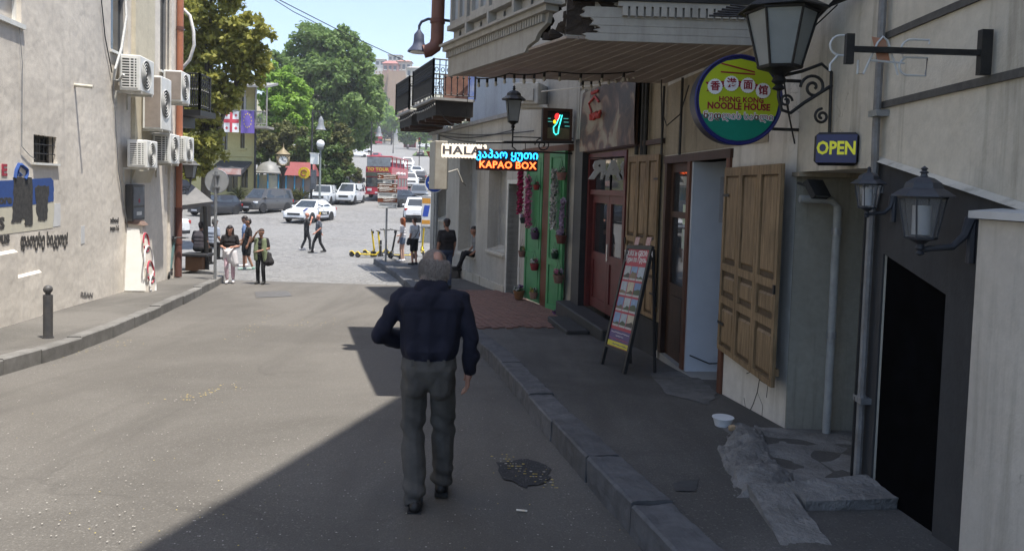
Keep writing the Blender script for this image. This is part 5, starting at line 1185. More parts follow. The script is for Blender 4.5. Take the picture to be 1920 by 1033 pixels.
# cables above the shops
ct = thing('cable_bundle', 'bundle of black cables running across the top of the grey house wall', 'cables', (0, 0, 0))
for k in range(6): MB().tube([P(1330 + k * 8, 30 - k * 4, 6.6), P(1480, 34 - k * 2, 6.2), P(1530, 22 + k * 3, 5.9), P(1600, -6 - k * 6, 5.3)], .010, 5).build('cable', black_iron, ct)
MB().tube([P(1440, 120, 6.45), P(1490, 85, 6.2), P(1570, 10, 5.6)], .006, 5).build('cable', black_iron, ct)
ct = thing('loose_cable', 'thin black cable looping down from bracket beside noodle sign', 'cable', (0, 0, 0)); MB().tube([P(1468, 135, 5.9), P(1476, 200, 6.3), P(1490, 270, 6.4)], .007, 5).tube([P(1474, 180, 6.2), P(1482, 230, 6.35), P(1490, 268, 6.4)], .006, 5).build('cable', black_iron, ct)
ct = thing('loose_cable', 'pale cable stretched above the banner under the bay', 'cable', (0, 0, 0)); MB().tube([P(1015, 172, 13.5), P(1080, 165, 12.5), P(1120, 160, 12), P(1195, 144, 11)], .012, 5).build('cable', dirty_white, ct)
ct = thing('loose_cable', 'dark cable sagging across the shop wall above the open doorway', 'cable', (0, 0, 0)); MB().tube([P(1243, 215, 8.9), P(1250, 236, 8.9), P(1275, 215, 8.8), P(1292, 160, 8.6)], .008, 5).tube([P(1240, 150, 9), P(1241, 285, 9)], .008, 5).build('cable', black_iron, ct)
ct = thing('facade_wiring', 'dark wires crossing the corner house wall above the glowing sign', 'cable', (0, 0, 0))
for a, b in (((812, 246), (1000, 246)), ((830, 255), (960, 245)), ((800, 243), (905, 268))): 
    s1_, z1_ = FG.hit(*a, .05); s2_, z2_ = FG.hit(*b, .05); pts = [FG.w(s1_ + (s2_ - s1_) * k / 10, .05, z1_ + (z2_ - z1_) * k / 10 - .12 * math.sin(PI * k / 10)) for k in range(11)]; MB().tube(pts, .014, 5).build('cable', black_iron, ct)
ct = thing('overhead_wires', 'two thin overhead wires crossing the sky above the trees', 'wire', (0, 0, 0))
for (u0, v0, u1, v1) in ((505, -6, 595, 45), (515, -4, 760, 115)): MB().tube([P(u0, v0, 30), P((u0 + u1) / 2, (v0 + v1) / 2 + 3, 33), P(u1, v1, 36)], .02, 4).build('wire', black_iron, ct)
# ================================================================ background: trees
def leaf_cloud(lumps, n, size, seed, subn=26, clump=.33):
    """lumps: (centre, (rx, ry, rz)); leaves gathered in sub-clumps near the surface of each lump"""
    g = np.random.default_rng(seed); V = []
    vol = np.array([max(l[1]) ** 2 for l in lumps]); vol = vol / vol.sum()
    for (c, r), f in zip(lumps, vol):
        k = int(n * f); r = np.array(r); c = np.array(c)
        d = g.normal(size=(subn, 3)); d /= np.linalg.norm(d, axis=1)[:, None]; d *= (g.random((subn, 1)) ** .35)
        sc = c + d * r
        idx = g.integers(0, subn, k); o = g.normal(size=(k, 3)); o /= np.linalg.norm(o, axis=1)[:, None]; o *= g.random((k, 1)) ** .5
        p = sc[idx] + o * r * clump * np.array([1, 1, .75])
        nn = g.normal(size=(k, 3)) * .8 + np.array([0, 0, .8]) + o * .5; nn /= np.linalg.norm(nn, axis=1)[:, None]
        a = np.cross(nn, g.normal(size=(k, 3))); a /= np.linalg.norm(a, axis=1)[:, None]; b = np.cross(nn, a)
        s = size * g.uniform(.6, 1.35, (k, 1))
        V.append(np.stack([p + a * s, p + b * s * .62 + nn * s * .12, p - a * s, p - b * s * .62 + nn * s * .12], 1))
    V = np.concatenate(V).reshape(-1, 3); me = bpy.data.meshes.new('crown')
    nq = len(V) // 4; me.vertices.add(len(V)); me.vertices.foreach_set('co', V.astype(np.float32).ravel())
    me.loops.add(nq * 4); me.loops.foreach_set('vertex_index', np.arange(nq * 4, dtype=np.int32)); me.polygons.add(nq)
    me.polygons.foreach_set('loop_start', np.arange(0, nq * 4, 4, dtype=np.int32)); me.update(calc_edges=True); me.validate()
    return me
bark = M('tree_bark', (.12, .10, .08), (.07, .06, .05), 6, .9, .6, 20, bdist=.03)
def tree(name, label, base, lumps, n, size, mat, seed, trunk=.25, grp='trees around the square', cat='tree', limbs=True):
    t = thing(name, label, cat, base, 0, grp)
    L = [((Vector(c) - Vector(base)), r) for c, r in lumps]
    me = leaf_cloud(L, n, size, seed); me.materials.append(mat); link('crown', me, t)
    if trunk:
        ctr = sum((Vector(c) for c, r in L), Vector()) / len(L); top = max(c.z for c, r in L)
        m = MB().tube([(0, 0, -.3), (ctr.x * .1, ctr.y * .1, top * .25), (ctr.x * .35, ctr.y * .35, top * .5), (ctr.x * .8, ctr.y * .8, top * .95)], [trunk * 1.3, trunk, trunk * .8, trunk * .25], 8); m.build('trunk', bark, t)
        if limbs:
            for c, r in L[:8]: MB().tube([(ctr.x * .25, ctr.y * .25, top * .35), Vector((ctr.x * .3, ctr.y * .3, top * .35)).lerp(c, .5) + Vector((0, 0, r[2] * .1)), c], [trunk * .5, trunk * .32, trunk * .1], 6).build('limb', bark, t)
    return t
def PL(u, v, Y, rpx, sq=(1, 1, 1)):
    r = rpx / F_PX * Y; return (P(u, v, Y), (r * sq[0], r * sq[1], r * sq[2]))
lf_y = leafmat('linden_leaf', (.26, .265, .06), (.14, .155, .035), (.40, .37, .08), .42)
lf_d = leafmat('plane_leaf', (.14, .22, .065), (.09, .155, .045), (.20, .29, .09), .45)
lf_b = leafmat('bright_leaf', (.21, .35, .05), (.14, .26, .04), (.27, .42, .07), .45)
lf_i = leafmat('ivy_leaf', (.09, .145, .04), (.05, .09, .025), (.15, .21, .06), .35)
lf_o = leafmat('olive_leaf', (.12, .13, .045), (.07, .08, .03), (.17, .17, .06), .3)
lf_f = leafmat('far_leaf', (.10, .16, .06), (.07, .11, .045), (.14, .21, .08), .3)
Y = 33
lu = [PL(385, 20, Y, 62), PL(350, 60, Y + 1, 60), PL(440, 70, Y, 50), PL(478, 62, Y - .5, 34), PL(462, 120, Y, 46), PL(400, 130, Y + .5, 62), PL(360, 150, Y + 1, 55), PL(418, 165, Y, 42), PL(368, 238, Y, 50), PL(350, 200, Y + 1, 50), PL(382, 285, Y, 38), PL(360, 305, Y, 38), PL(395, 205, Y, 30), PL(410, -30, Y, 50)]
tree('linden_tree', 'tall yellow green linden rising behind the corner of the left house', (-14.0, 34, gz(34) + .1), lu, 30000, .115, lf_y, 1, .22)
Y = 95
lu = [PL(610, 105, Y, 60), PL(560, 140, Y, 55), PL(655, 140, Y, 52), PL(600, 170, Y - 3, 62), PL(650, 200, Y - 3, 60), PL(545, 185, Y, 45), PL(680, 190, Y, 36), PL(610, 240, Y - 2, 58), PL(665, 255, Y, 36), PL(560, 230, Y, 45), PL(585, 85, Y, 40), PL(640, 95, Y, 40), PL(530, 130, Y, 32), PL(690, 150, Y + 2, 26), PL(672, 118, Y, 32), PL(690, 215, Y, 26), PL(635, 130, Y - 3, 50)]
tree('plane_tree', 'huge dark green plane tree towering over the square', (P(620, 300, Y).x, Y, gz(Y)), lu, 60000, .27, lf_d, 2, .6)
Y = 74
lu = [PL(520, 150, Y, 34), PL(545, 180, Y, 34), PL(510, 190, Y, 32), PL(535, 215, Y - 1, 40), PL(560, 215, Y, 24), PL(505, 235, Y, 30), PL(560, 240, Y, 26)]
tree('young_tree', 'bright fresh green tree between the yellow house and the plane tree', (P(530, 330, Y).x, Y, gz(Y)), lu, 16000, .2, lf_b, 3, .25)
Y = 69
for k, (lab, mat, lu) in enumerate((
    ('olive green juniper bush left of the tall street lamp', lf_o, [PL(520, 262, Y, 28), PL(548, 258, Y, 28), PL(535, 285, Y, 26), PL(500, 270, Y, 20)]),
    ('dense ivy covered bank behind the tall street lamp', lf_i, [PL(590, 270, Y, 40), PL(625, 285, Y, 34), PL(600, 310, Y, 42), PL(570, 300, Y, 34), PL(630, 325, Y, 34), PL(600, 345, Y - 1, 36), PL(570, 345, Y, 30), PL(560, 330, Y, 34)]),
    ('olive brown shrub at the right end of the ivy bank', lf_o, [PL(632, 255, Y, 24), PL(640, 290, Y, 22), PL(610, 245, Y, 20), PL(645, 315, Y, 18)]),
    ('dark green shrub behind the street clock', lf_i, [PL(490, 285, Y, 18), PL(500, 300, Y, 22), PL(525, 315, Y, 26), PL(488, 255, Y + 2, 20)]))):
    c = lu[0][0]; tree('ivy_bank' if k == 1 else 'shrub', lab, (c.x, c.y, gz(c.y)), lu, 16000 if k == 1 else 6500, .17 if k == 1 else .15, mat, 10 + k, .1, 'greenery on the bank', 'shrub', False)
tree('bush', 'small green bush right of the dark signpost below the ivy bank', (P(668, 345, 85).x, 85, gz(85)), [PL(664, 325, 85, 13), PL(672, 335, 85, 11)], 900, .2, lf_o, 15, .06, 'greenery on the bank', 'shrub', False)
fard = [('rounded dark tree behind the white van at the road bend', 655, 232, 250, 18), ('broad grey green tree right of the far red bus', 700, 225, 290, 26), ('dark tree above the far red bus', 680, 215, 300, 22), ('bright bush on the slope below the fortress', 735, 225, 280, 14), ('green tree beside the far bus stop', 765, 245, 240, 16), ('pale green tree behind the bus stop', 800, 235, 230, 20), ('dark conifer against the fortress wall', 715, 185, 300, 10), ('bright green shrubbery at the foot of the fortress', 722, 208, 300, 14), ('bushy tree at the left of the far road', 640, 225, 220, 20)]
for k, (lab, u, v, Y, r) in enumerate(fard):
    rz_ = 2.2 if 'conifer' in lab else 1.0
    lu = [PL(u, v, Y, r, (1, 1, rz_)), PL(u - r * .7, v + r * .5, Y, r * .7), PL(u + r * .7, v + r * .5, Y, r * .7), PL(u, v + r * .9, Y, r * .8)]
    c = lu[0][0]; tree('far_tree', lab, (c.x, c.y, gz(c.y)), lu, 1600, .8, [lf_f, lf_d, lf_b][k % 3] if 'bright' not in lab else lf_b, 30 + k, .3, 'trees across the far road', 'tree', False)
wl = [PL(u, v, 340, r) for u, v, r in ((600, 235, 30), (640, 240, 24), (670, 232, 22), (705, 240, 22), (740, 238, 20), (770, 236, 22), (800, 232, 24), (830, 228, 26), (860, 220, 30))]
me = leaf_cloud(wl, 9000, 1.1, 77); me.materials.append(lf_f); tag(link('far_wood', me), 'mass of trees closing off the end of the far road', 'trees', kind='stuff')
# ---------------------------------------------------------------- fortress wall and hillside houses
m_fort = plaster('fortress_stone', (.40, .28, .20), (.32, .22, .16), (.22, .16, .12), .4, .15, .3)
t = thing('fortress_wall', 'pinkish brown fortress wall with round tower on the far hill', 'wall', P(735, 215, 320))
def rel(u, v, Y): return P(u, v, Y) - P(735, 215, 320)
MB().hull([rel(u, v, Y) for u, v in ((690, 142), (732, 137), (690, 235), (732, 235)) for Y in (320, 326)]).build('curtain_wall', m_fort, t)
MB().hull([rel(u, v, Y) for u, v in ((728, 134), (760, 134), (722, 240), (770, 240)) for Y in (317, 327)]).build('tower', m_fort, t)
for k in range(7): MB().hull([rel(692 + k * 6 + dx, v, Y) for dx in (0, 3.6) for v in (138, 134 if k < 6 else 130) for Y in (320, 321.5)]).build('merlon', m_fort, t)
MB().hull([rel(u, v, Y) for u, v in ((740, 205), (752, 203), (742, 262), (756, 262)) for Y in (316, 317)]).build('buttress', m_fort, t)
def far_house(label, u0, u1, vb, vt, Y, wc, rc, nw, roof=5):
    a, b = P(u0, vb, Y), P(u1, vt, Y); wd = b.x - a.x; h = b.z - a.z; dpt = max(6, wd * .6)
    t = thing('hillside_house', label, 'house', (a.x, Y, a.z), 0, 'houses on the far hill')
    MB().bx(0, wd, 0, dpt, -12, h).build('wall', M('house_%d%d' % (int(wc[0] * 100), int(wc[2] * 100)), wc, None, .3, .9), t)
    rp = roof / F_PX * Y
    MB().hull([(-.6, -.6, h), (wd + .6, -.6, h), (-.6, dpt + .6, h), (wd + .6, dpt + .6, h), (wd * .2, dpt * .5, h + rp), (wd * .8, dpt * .5, h + rp)]).build('roof', M('hroof_%d' % int(rc[0] * 100), rc, None, .5, .8), t)
    for k in range(nw):
        x = wd * (k + .5) / nw; f = MB().bx(x - wd / nw * .28, x + wd / nw * .28, -.08, .02, h * .35, h * .75).build('window', pane_dark, t); MB().bx(x - wd / nw * .34, x + wd / nw * .34, -.2, -.081, h * .28, h * .34).build('sill', white_paint, f)
far_house('pink house with dark window band on the far hilltop', 718, 745, 137, 120, 350, (.50, .27, .24), (.40, .16, .14), 3, 7)
far_house('white house left of the pink house on the far hilltop', 703, 722, 128, 112, 370, (.6, .58, .54), (.42, .40, .38), 2, 3)
far_house('pale stone house right of the pink house behind the balcony', 744, 770, 138, 116, 360, (.52, .45, .38), (.45, .2, .15), 3, 4)
far_house('small white house highest on the far hill', 728, 752, 118, 104, 390, (.58, .55, .5), (.4, .38, .36), 3, 2)
far_house('cream house low beside the fortress tower', 762, 790, 150, 128, 345, (.55, .5, .42), (.42, .2, .15), 3, 4)
# ---------------------------------------------------------------- yellow house with balcony and flags
Y = 62.0; a = P(372, 360, Y); zg = gz(Y); c = P(478, 200, Y)
t = thing('yellow_house', 'pale yellow two storey house with wooden balcony hung with two flags', 'building', (0, 0, 0))
m_yh = plaster('pale_yellow_stucco', (.52, .47, .24), (.45, .40, .20), (.33, .29, .16), .25, .6, .15)
xr = c.x; ztop = P(470, 160, Y).z
WY = Fr(xr, Y, a.x - 6, Y); 
def yhit(u, v): p = P(u, v, Y); return p
wins = []
for (u0, v0, u1, v1) in ((413, 247, 427, 281), (450, 250, 459, 278), (424, 325, 446, 360), (451, 318, 465, 352), (452, 182, 462, 218), (425, 180, 440, 222)):
    p, q = P(u0, v1, Y), P(u1, v0, Y); wins.append((p.x, q.x, p.z, q.z))
mw = MB(); xs = sorted({a.x - 6, xr, *[w[0] for w in wins], *[w[1] for w in wins]})
class _F: pass
m = openwall(None, a.x - 6, xr, zg - .3, ztop, wins, .4)
m.v = [(x, Y + .0 - y, z) for x, y, z in m.v]; m.build('wall', m_yh, t, fix=True)
MB().hull([(x, y, z) for x, y in ((a.x - 6, Y + 1.2), (xr * (Y + 1.2) / Y - .3, Y + 1.2), (xr * (Y + 9) / Y - .8, Y + 9), (a.x - 6, Y + 9)) for z in (zg - .3, ztop)]).build('rear_block', m_yh, t)
for w in wins:
    f = MB().bx(w[0], w[1], Y + .25, Y + .3, w[2], w[3]).build('window', pane_dark, t)
    MB().bx(w[0], w[0] + .06, Y + .15, Y + .249, w[2], w[3]).bx(w[1] - .06, w[1], Y + .15, Y + .249, w[2], w[3]).bx((w[0] + w[1]) / 2 - .03, (w[0] + w[1]) / 2 + .03, Y + .15, Y + .249, w[2], w[3]).build('frame', M('olive_frame', (.2, .17, .1)), f)
    MB().bx(w[0] - .15, w[1] + .15, Y - .18, Y - .002, w[2] - .16, w[2] - .02).build('sill', m_yh, f); MB().bx(w[0] - .12, w[1] + .12, Y - .12, Y - .002, w[3] + .05, w[3] + .2).build('head_moulding', m_yh, f)
for v in (292, 310): z = P(440, v, Y).z; MB().bx(a.x - 6, xr + .06, Y - .14, Y - .002, z - .07, z + .07).build('string_course', m_yh, t)
zf = P(450, 238, Y).z; x0, x1 = P(395, 238, Y).x, P(514, 238, Y).x; gy = M('grey_balcony_wood', (.30, .28, .25), (.22, .2, .18), 4)
MB().bx(x0, x1, Y - 2.0, Y - .003, zf - .18, zf).build('balcony_floor', gy, t)
MB().hull([(x, y, z) for x, y, z in ((x0 - .3, Y - 2.4, P(515, 172, Y).z), (x1 + .2, Y - 2.4, P(515, 172, Y).z), (x0 - .3, Y + .3, P(470, 158, Y).z), (x1 + .2, Y + .3, P(470, 158, Y).z), (x0 - .3, Y - 2.4, P(515, 168, Y).z), (x1 + .2, Y - 2.4, P(515, 168, Y).z), (x0 - .3, Y + .3, P(470, 154, Y).z), (x1 + .2, Y + .3, P(470, 154, Y).z))]).build('balcony_roof', M('grey_sheet_metal', (.28, .27, .26)), t)
zr = P(450, 212, Y).z
for k in range(7): x = x0 + (x1 - x0) * k / 6; MB().bx(x - .05, x + .05, Y - 1.95, Y - 1.85, zf, P(515, 171, Y).z).build('post', gy, t)
MB().bx(x0, x1, Y - 1.94, Y - 1.86, zr - .05, zr + .03).bx(x0, x1, Y - 1.94, Y - 1.86, zf + .12, zf + .18).build('handrail', gy, t)
lat = MB().bx(-.02, .02, Y - 1.92, Y - 1.88, zf + .18, zr - .05).mesh('baluster', gy)
for k in range(48): link('baluster', lat, t, (x0 + (x1 - x0) * (k + .5) / 48, 0, 0))
MB().cyl((xr + .1, Y - .1, zg), (xr + .1, Y - .1, ztop), .09, n=8).build('rain_pipe', black_iron, t)
# flags
def flag(name, label, u0, u1, v0, v1, mats, fn):
    p, q = P(u0, v1, Y - 2.1), P(u1, v0, Y - 2.1); t = thing(name, label, 'flag', (p.x, p.y, p.z), 0, 'flags on the yellow house'); wd, h = q.x - p.x, q.z - p.z
    wav = lambda x, z: .05 * math.sin(x * 7 + z * 1.5) - .1
    def cell(x0, x1, z0, z1, d, mat, nm): return MB().grid(lambda i, j: (x0 + (x1 - x0) * i, wav(x0 + (x1 - x0) * i, z0 + (z1 - z0) * j) - d, z0 + (z1 - z0) * j), 8, 6).build(nm, mat, t)
    MB().cyl((-.05, -.08, h), (wd + .05, -.08, h), .03, n=6).build('rod', grey_metal, t); fn(cell, wd, h)
fw, fred, fpur, fgold = M('flag_white', (.75, .73, .72), (.66, .65, .64), 3), M('flag_red', (.55, .05, .08), (.46, .05, .07), 3), M('flag_violet', (.15, .10, .36), (.11, .075, .29), 3), M('flag_gold', (.6, .45, .08))
def geo(c, w, h):
    c(0, w, 0, h, 0, fw, 'cloth'); c(w * .42, w * .58, 0, h, .012, fred, 'red_cross'); c(0, w, h * .45, h * .63, .014, fred, 'red_cross')
    for x in (.2, .8):
        for z in (.2, .82): c(w * (x - .045), w * (x + .045), h * (z - .07), h * (z + .07), .012, fred, 'small_cross'); c(w * (x - .09), w * (x + .09), h * (z - .025), h * (z + .025), .014, fred, 'small_cross')
def euf(c, w, h):
    c(0, w, 0, h, 0, fpur, 'cloth')
    for k in range(12): x, z = .5 + .28 * math.cos(k * PI / 6), .55 + .3 * math.sin(k * PI / 6); c(w * (x - .035), w * (x + .035), h * (z - .03), h * (z + .03), .012, fgold, 'gold_star')
flag('flag', 'white flag with red crosses hanging from the yellow house balcony', 420, 449, 210, 248, None, geo); flag('flag', 'violet flag with a ring of gold stars hanging from the yellow house balcony', 452, 478, 208, 250, None, euf)
# shop awning under it
z0 = P(430, 330, Y - 3).z; t = thing('shop_awning', 'dark awning with coloured signboard at the foot of the yellow house', 'awning', P(390, 325, Y - 2.5))
wd = P(452, 325, Y - 2.5).x - P(390, 325, Y - 2.5).x; MB().hull([(x, y, z) for x in (0, wd) for y, z in ((0, -.1), (0, .25), (2.4, 1.1), (2.4, .9))]).build('canopy', M('dark_awning_cloth', (.05, .05, .055), None, 3), t)
MB().bx(wd * .3, wd, -.06, -.002, -.05, .42).build('signboard', M('awning_sign', (.45, .12, .08), (.6, .55, .5), 1.2, .6), t); MB().bx(0, wd, -.02, .02, -.2, -.101).build('valance', M('dark_awning_cloth', (.05, .05, .055)), t)
# ---------------------------------------------------------------- kiosk, clock, lamps
Yk = 66; kb = P(505, 352, Yk); t = thing('kiosk', 'blue framed kiosk with grey domed roof and red side roof', 'kiosk', (kb.x, Yk, gz(Yk))); kz = gz(Yk)
zr = P(505, 326, Yk).z - kz; kblue = M('kiosk_blue', (.05, .25, .42), (.04, .2, .36), 4, .5)
for k in range(8):
    a = 2 * PI * k / 8 + .2; MB().cyl((1.2 * math.cos(a), 1.2 * math.sin(a), 0), (1.2 * math.cos(a), 1.2 * math.sin(a), zr), .07, n=8).build('post', kblue, t)
    b = a + PI / 4; MB().add([(1.15 * math.cos(a), 1.15 * math.sin(a), .1), (1.15 * math.cos(b), 1.15 * math.sin(b), .1), (1.15 * math.cos(b), 1.15 * math.sin(b), zr - .1), (1.15 * math.cos(a), 1.15 * math.sin(a), zr - .1)], [(0, 1, 2, 3)]).build('pane', M('kiosk_glass', (.25, .28, .30), (.5, .45, .3), 1.5, .2), t)
MB().lathe([(1.45, zr), (1.45, zr + .1), (1.2, zr + .2), (1.0, zr + .6), (.6, zr + .95), (.1, zr + 1.1), (0, zr + 1.4)], 16).build('dome', M('lead_dome', (.2, .2, .195), (.15, .15, .145), 3, .5), t)
for k in range(4): x = 1.7 + k * .75; MB().cyl((x, -.8, 0), (x, -.8, zr - .1), .07, n=8).build('post', kblue, t)
MB().bx(1.5, 4.0, -.6, 1.2, .1, zr - .2).build('side_wall', M('kiosk_wall', (.2, .22, .22), (.3, .2, .15), 2), t)
MB().hull([(x, y, z) for x, y, z in ((1.3, -1, zr - .1), (4.2, -1, zr - .1), (1.3, 1.4, zr - .1), (4.2, 1.4, zr - .1), (1.6, .2, zr + 1.1), (3.9, .2, zr + 1.1))]).build('red_roof', M('kiosk_red', (.24, .06, .06), (.2, .05, .05), 3), t)
MB().cyl((3.4, -1.2, zr + .15), (3.4, -1.3, zr + .15), .5, n=24).build('round_sign', M('kiosk_yellow', (.65, .45, .02)), t)
MB().tube([(3.4 + .25 * math.cos(a), -1.32, zr + .15 + .25 * math.sin(a)) for a in [k * .35 for k in range(1, 16)]], .05, 5).build('sign_mark', M('kiosk_red', (.4, .1, .09)), t)
Yc = 63; cp = P(531, 301, Yc); t = thing('street_clock', 'ornate gold and cream four faced street clock on a post', 'clock', (cp.x, Yc, gz(Yc))); cz = cp.z - gz(Yc)
mg = M('aged_gold', (.24, .19, .11), (.16, .125, .075), 5, .55, metal=.2)
MB().lathe([(.35, 0), (.3, .3), (.16, .5), (.12, cz - 1.2), (.3, cz - .75), (.42, cz - .6)], 12).build('post', black_iron, t)
rot = Matrix.Rotation(.3, 3, 'Z')
MB().obx((0, 0, cz), .84, .84, .92, rot).build('case', mg, t); MB().lathe([(.62, cz + .5), (.5, cz + .62), (.3, cz + .78), (.12, cz + .95), (.05, cz + 1.1), (0, cz + 1.5)], 12).build('crown', mg, t)
for k in range(4):
    M2 = Matrix.Rotation(.3 + k * PI / 2, 3, 'Z'); c0 = M2 @ Vector((0, -.425, 0)); nn = M2 @ Vector((0, -1, 0)); c0.z = cz
    f = MB().cyl(c0, c0 + nn * .06, .40, n=32).build('face', M('clock_white', (.72, .70, .66)), t); MB().tube([c0 + nn * .06 + M2 @ Vector((.41 * math.cos(a), 0, .41 * math.sin(a))) for a in [2 * PI * q / 32 for q in range(32)]], .05, 5, close=True).build('bezel', mg, f)
    for aa, ll in ((2.0, .34), (-.15, .24)): MB().tube([c0 + nn * .075, c0 + nn * .075 + M2 @ Vector((ll * math.cos(aa), 0, ll * math.sin(aa)))], .022, 4).build('hand', black_iron, f)
    for h_ in range(12): a = h_ * PI / 6; MB().obx(c0 + nn * .065 + M2 @ Vector((.33 * math.cos(a), 0, .33 * math.sin(a))), .05, .03, .05, M2).build('hour_mark', black_iron, f)
def lamp_post(label, u, vt, Yp, bell=None, globe=False, extra=None):
    p = P(u, vt, Yp); t = thing('lamp_post', label, 'lamp post', (p.x, Yp, gz(Yp)), 0, 'lamp posts around the square'); h = p.z - gz(Yp)
    MB().lathe([(.14, 0), (.14, .8), (.09, 1.0), (.07, h), (.02, h + .3)], 10).build('post', black_iron if not globe else M('grey_green_post', (.16, .18, .18)), t)
    if bell:
        dx = bell / F_PX * Yp; MB().tube([(0, 0, h - .4), (dx * .25, 0, h + .1), (dx * .7, 0, h + .15), (dx, 0, h - .25)], .04, 6).build('arm', black_iron, t)
        MB().lathe([(.42, h - 1.35), (.36, h - 1.25), (.22, h - .9), (.2, h - .55), (.08, h - .3), (0, h - .25)], 14, c=(dx, 0, 0)).build('bell_shade', M('grey_lamp_shade', (.2, .21, .22), None, 4, .5), t)
    if globe: MB().sph((0, 0, h), .32, 16, 10).build('globe', M('opal_globe', (.75, .75, .73)), t); MB().lathe([(.2, h - .45), (.28, h - .3), (.1, h - .25)], 12).build('collar', M('grey_green_post', (.16, .18, .18)), t)
    return t
lamp_post('tall dark street lamp with bell shade on a curved arm beside the ivy bank', 586, 212, 61, 16)
lamp_post('grey green lamp post with white globe beside the tall street lamp', 601, 270, 60, None, True)
lamp_post('slim lamp post with bell shade right of the red tour bus', 697, 232, 80, 14)
lamp_post('lamp post with bell shade near the far road bend', 738, 240, 200, 6)
p = P(590, 298, 60.6); t = thing('sign_box', 'white box cabinet mounted on the tall street lamp', 'box', p); MB().cbx(-.3, .3, -.25, .2, -.45, .4, .03).build('case', white_paint, t); MB().bx(-.34, .34, -.3, .24, .401, .46).build('lid', white_paint, t)
p = P(588, 335, 60.6); t = thing('control_cabinet', 'grey control cabinet low on the tall street lamp', 'box', p); MB().cbx(-.2, .2, -.2, .15, -.9, .7, .03).build('case', M('cabinet_grey', (.14, .14, .14)), t); MB().bx(-.16, .16, -.22, -.201, -.4, .5).build('door', M('cabinet_grey2', (.19, .19, .19)), t)
# traffic signal and dark signposts by the bank
for (lab, u, v0, v1, Yp) in (('dark traffic signal head on a post at the edge of the bank', 655, 283, 345, 78), ('traffic signal right beside the wall of the corner house', 786, 258, 300, 120)):
    p = P(u, v1, Yp); q = P(u, v0, Yp); t = thing('traffic_signal', lab, 'traffic light', (p.x, Yp, gz(Yp)), 0, 'traffic signals'); h = q.z - gz(Yp)
    MB().cyl((0, 0, 0), (0, 0, h), .06, n=8).build('post', black_iron, t); MB().cbx(-.2, .2, -.18, .12, h - 1.1, h, .03).build('head', rubber, t)
    for k in range(3): MB().cyl((0, -.19, h - .2 - k * .33), (0, -.22, h - .2 - k * .33), .11, n=12).build('lens', M('lens_%d' % k, [(.3, .03, .02), (.25, .15, .02), (.02, .15, .06)][k], None, 5, .3), t)
p = P(640, 365, 72); t = thing('street_name_post', 'dark ornate signpost with small hanging panels in front of the bank', 'sign', (P(632, 360, 72).x, 72, gz(72)))
MB().cyl((0, 0, 0), (0, 0, 4.2), .06, n=8).build('post', black_iron, t); MB().tube([(0, 0, 3.6), (.3, 0, 4.1), (.8, 0, 4.2), (1.0, 0, 3.9)], .04, 6).build('scroll', black_iron, t)
MB().cbx(.55, 1.25, -.06, .06, 3.0, 3.8, .02).build('lantern_panel', M('pale_panel', (.5, .5, .48)), t)
for k in range(3): MB().bx(.1, 1.1, -.04, .04, 2.4 - k * .5, 2.75 - k * .5).build('name_board', M('dark_board', (.07, .07, .08), (.2, .2, .2), 4), t)
# parapet wall of the ramp behind
tag(MB().hull([P(u, v, Yq) for u, v, Yq in ((656, 300, 110), (690, 350, 85), (656, 304, 110), (690, 358, 85))] + [P(u, v, Yq) + Vector((-.3, 0, 0)) for u, v, Yq in ((656, 300, 110), (690, 350, 85), (656, 304, 110), (690, 358, 85))]).build('ramp_parapet', concrete), 'low concrete parapet running up beside the far road', 'wall')
# planting boxes with yucca in front of the kiosk
for k, (u, v, lab) in enumerate(((565, 365, 'potted yucca with spiky leaves right of the kiosk'), (550, 362, 'potted yucca beside the grey van roof'), (447, 355, 'low spiky plant below the shop awning'))):
    p = P(u, v, 61); t = thing('yucca_plant', lab, 'plant', (p.x, 61, gz(61)), 0, 'potted yuccas'); h = p.z - gz(61)
    MB().lathe([(.3, 0), (.42, .5), (.45, .55), (.4, .55)], 12).build('pot', M('grey_pot', (.16, .15, .14)), t); m = MB(); yr = random.Random(k)
    for q in range(60):
        a = yr.uniform(0, 2 * PI); e = yr.uniform(.1, 1.3); L_ = yr.uniform(.6, 1.1); d = Vector((math.cos(a) * math.cos(e), math.sin(a) * math.cos(e), math.sin(e))); s_ = Vector((-math.sin(a), math.cos(a), 0)) * .05; b_ = Vector((0, 0, .6 + yr.uniform(0, .6)))
        m.add([b_ - s_, b_ + s_, b_ + d * L_ * .6 + s_ * .8, b_ + d * L_ + Vector((0, 0, -.15)), b_ + d * L_ * .6 - s_ * .8], [(0, 1, 2, 3, 4)])
    m.build('leaves', lf_o, t); MB().cyl((0, 0, .5), (0, 0, 1.1), .06, n=6).build('stem', bark, t)
# far roadside: bus stop, pillars, railings
p = G(742, 272); t = thing('far_monument', 'pale square pillar on the lawn by the far road', 'pillar', p); MB().bx(-.9, .9, -.9, .9, 0, 4).bx(-1.2, 1.2, -1.2, 1.2, -.3, .4).build('shaft', M('pale_stone', (.5, .48, .43)), t); MB().bx(-1.05, 1.05, -1.05, 1.05, 4.001, 4.3).build('cap', M('pale_stone', (.5, .48, .43)), t)
p = G(768, 277); t = thing('bus_shelter', 'dark red bus shelter beside the far road', 'bus shelter', p); MB().bx(-2, 2, 1, 1.1, 0, 2.3).build('back', M('shelter_red', (.22, .03, .03), None, 2), t); MB().bx(-2.2, 2.2, -.6, 1.2, 2.3, 2.45).build('roof', black_iron, t); MB().bx(-2, -1.9, -.4, 1, 0, 2.3).build('side', M('shelter_red', (.22, .03, .03)), t); MB().bx(1.9, 2, -.4, 1, 0, 2.3).build('side', M('shelter_red', (.22, .03, .03)), t)
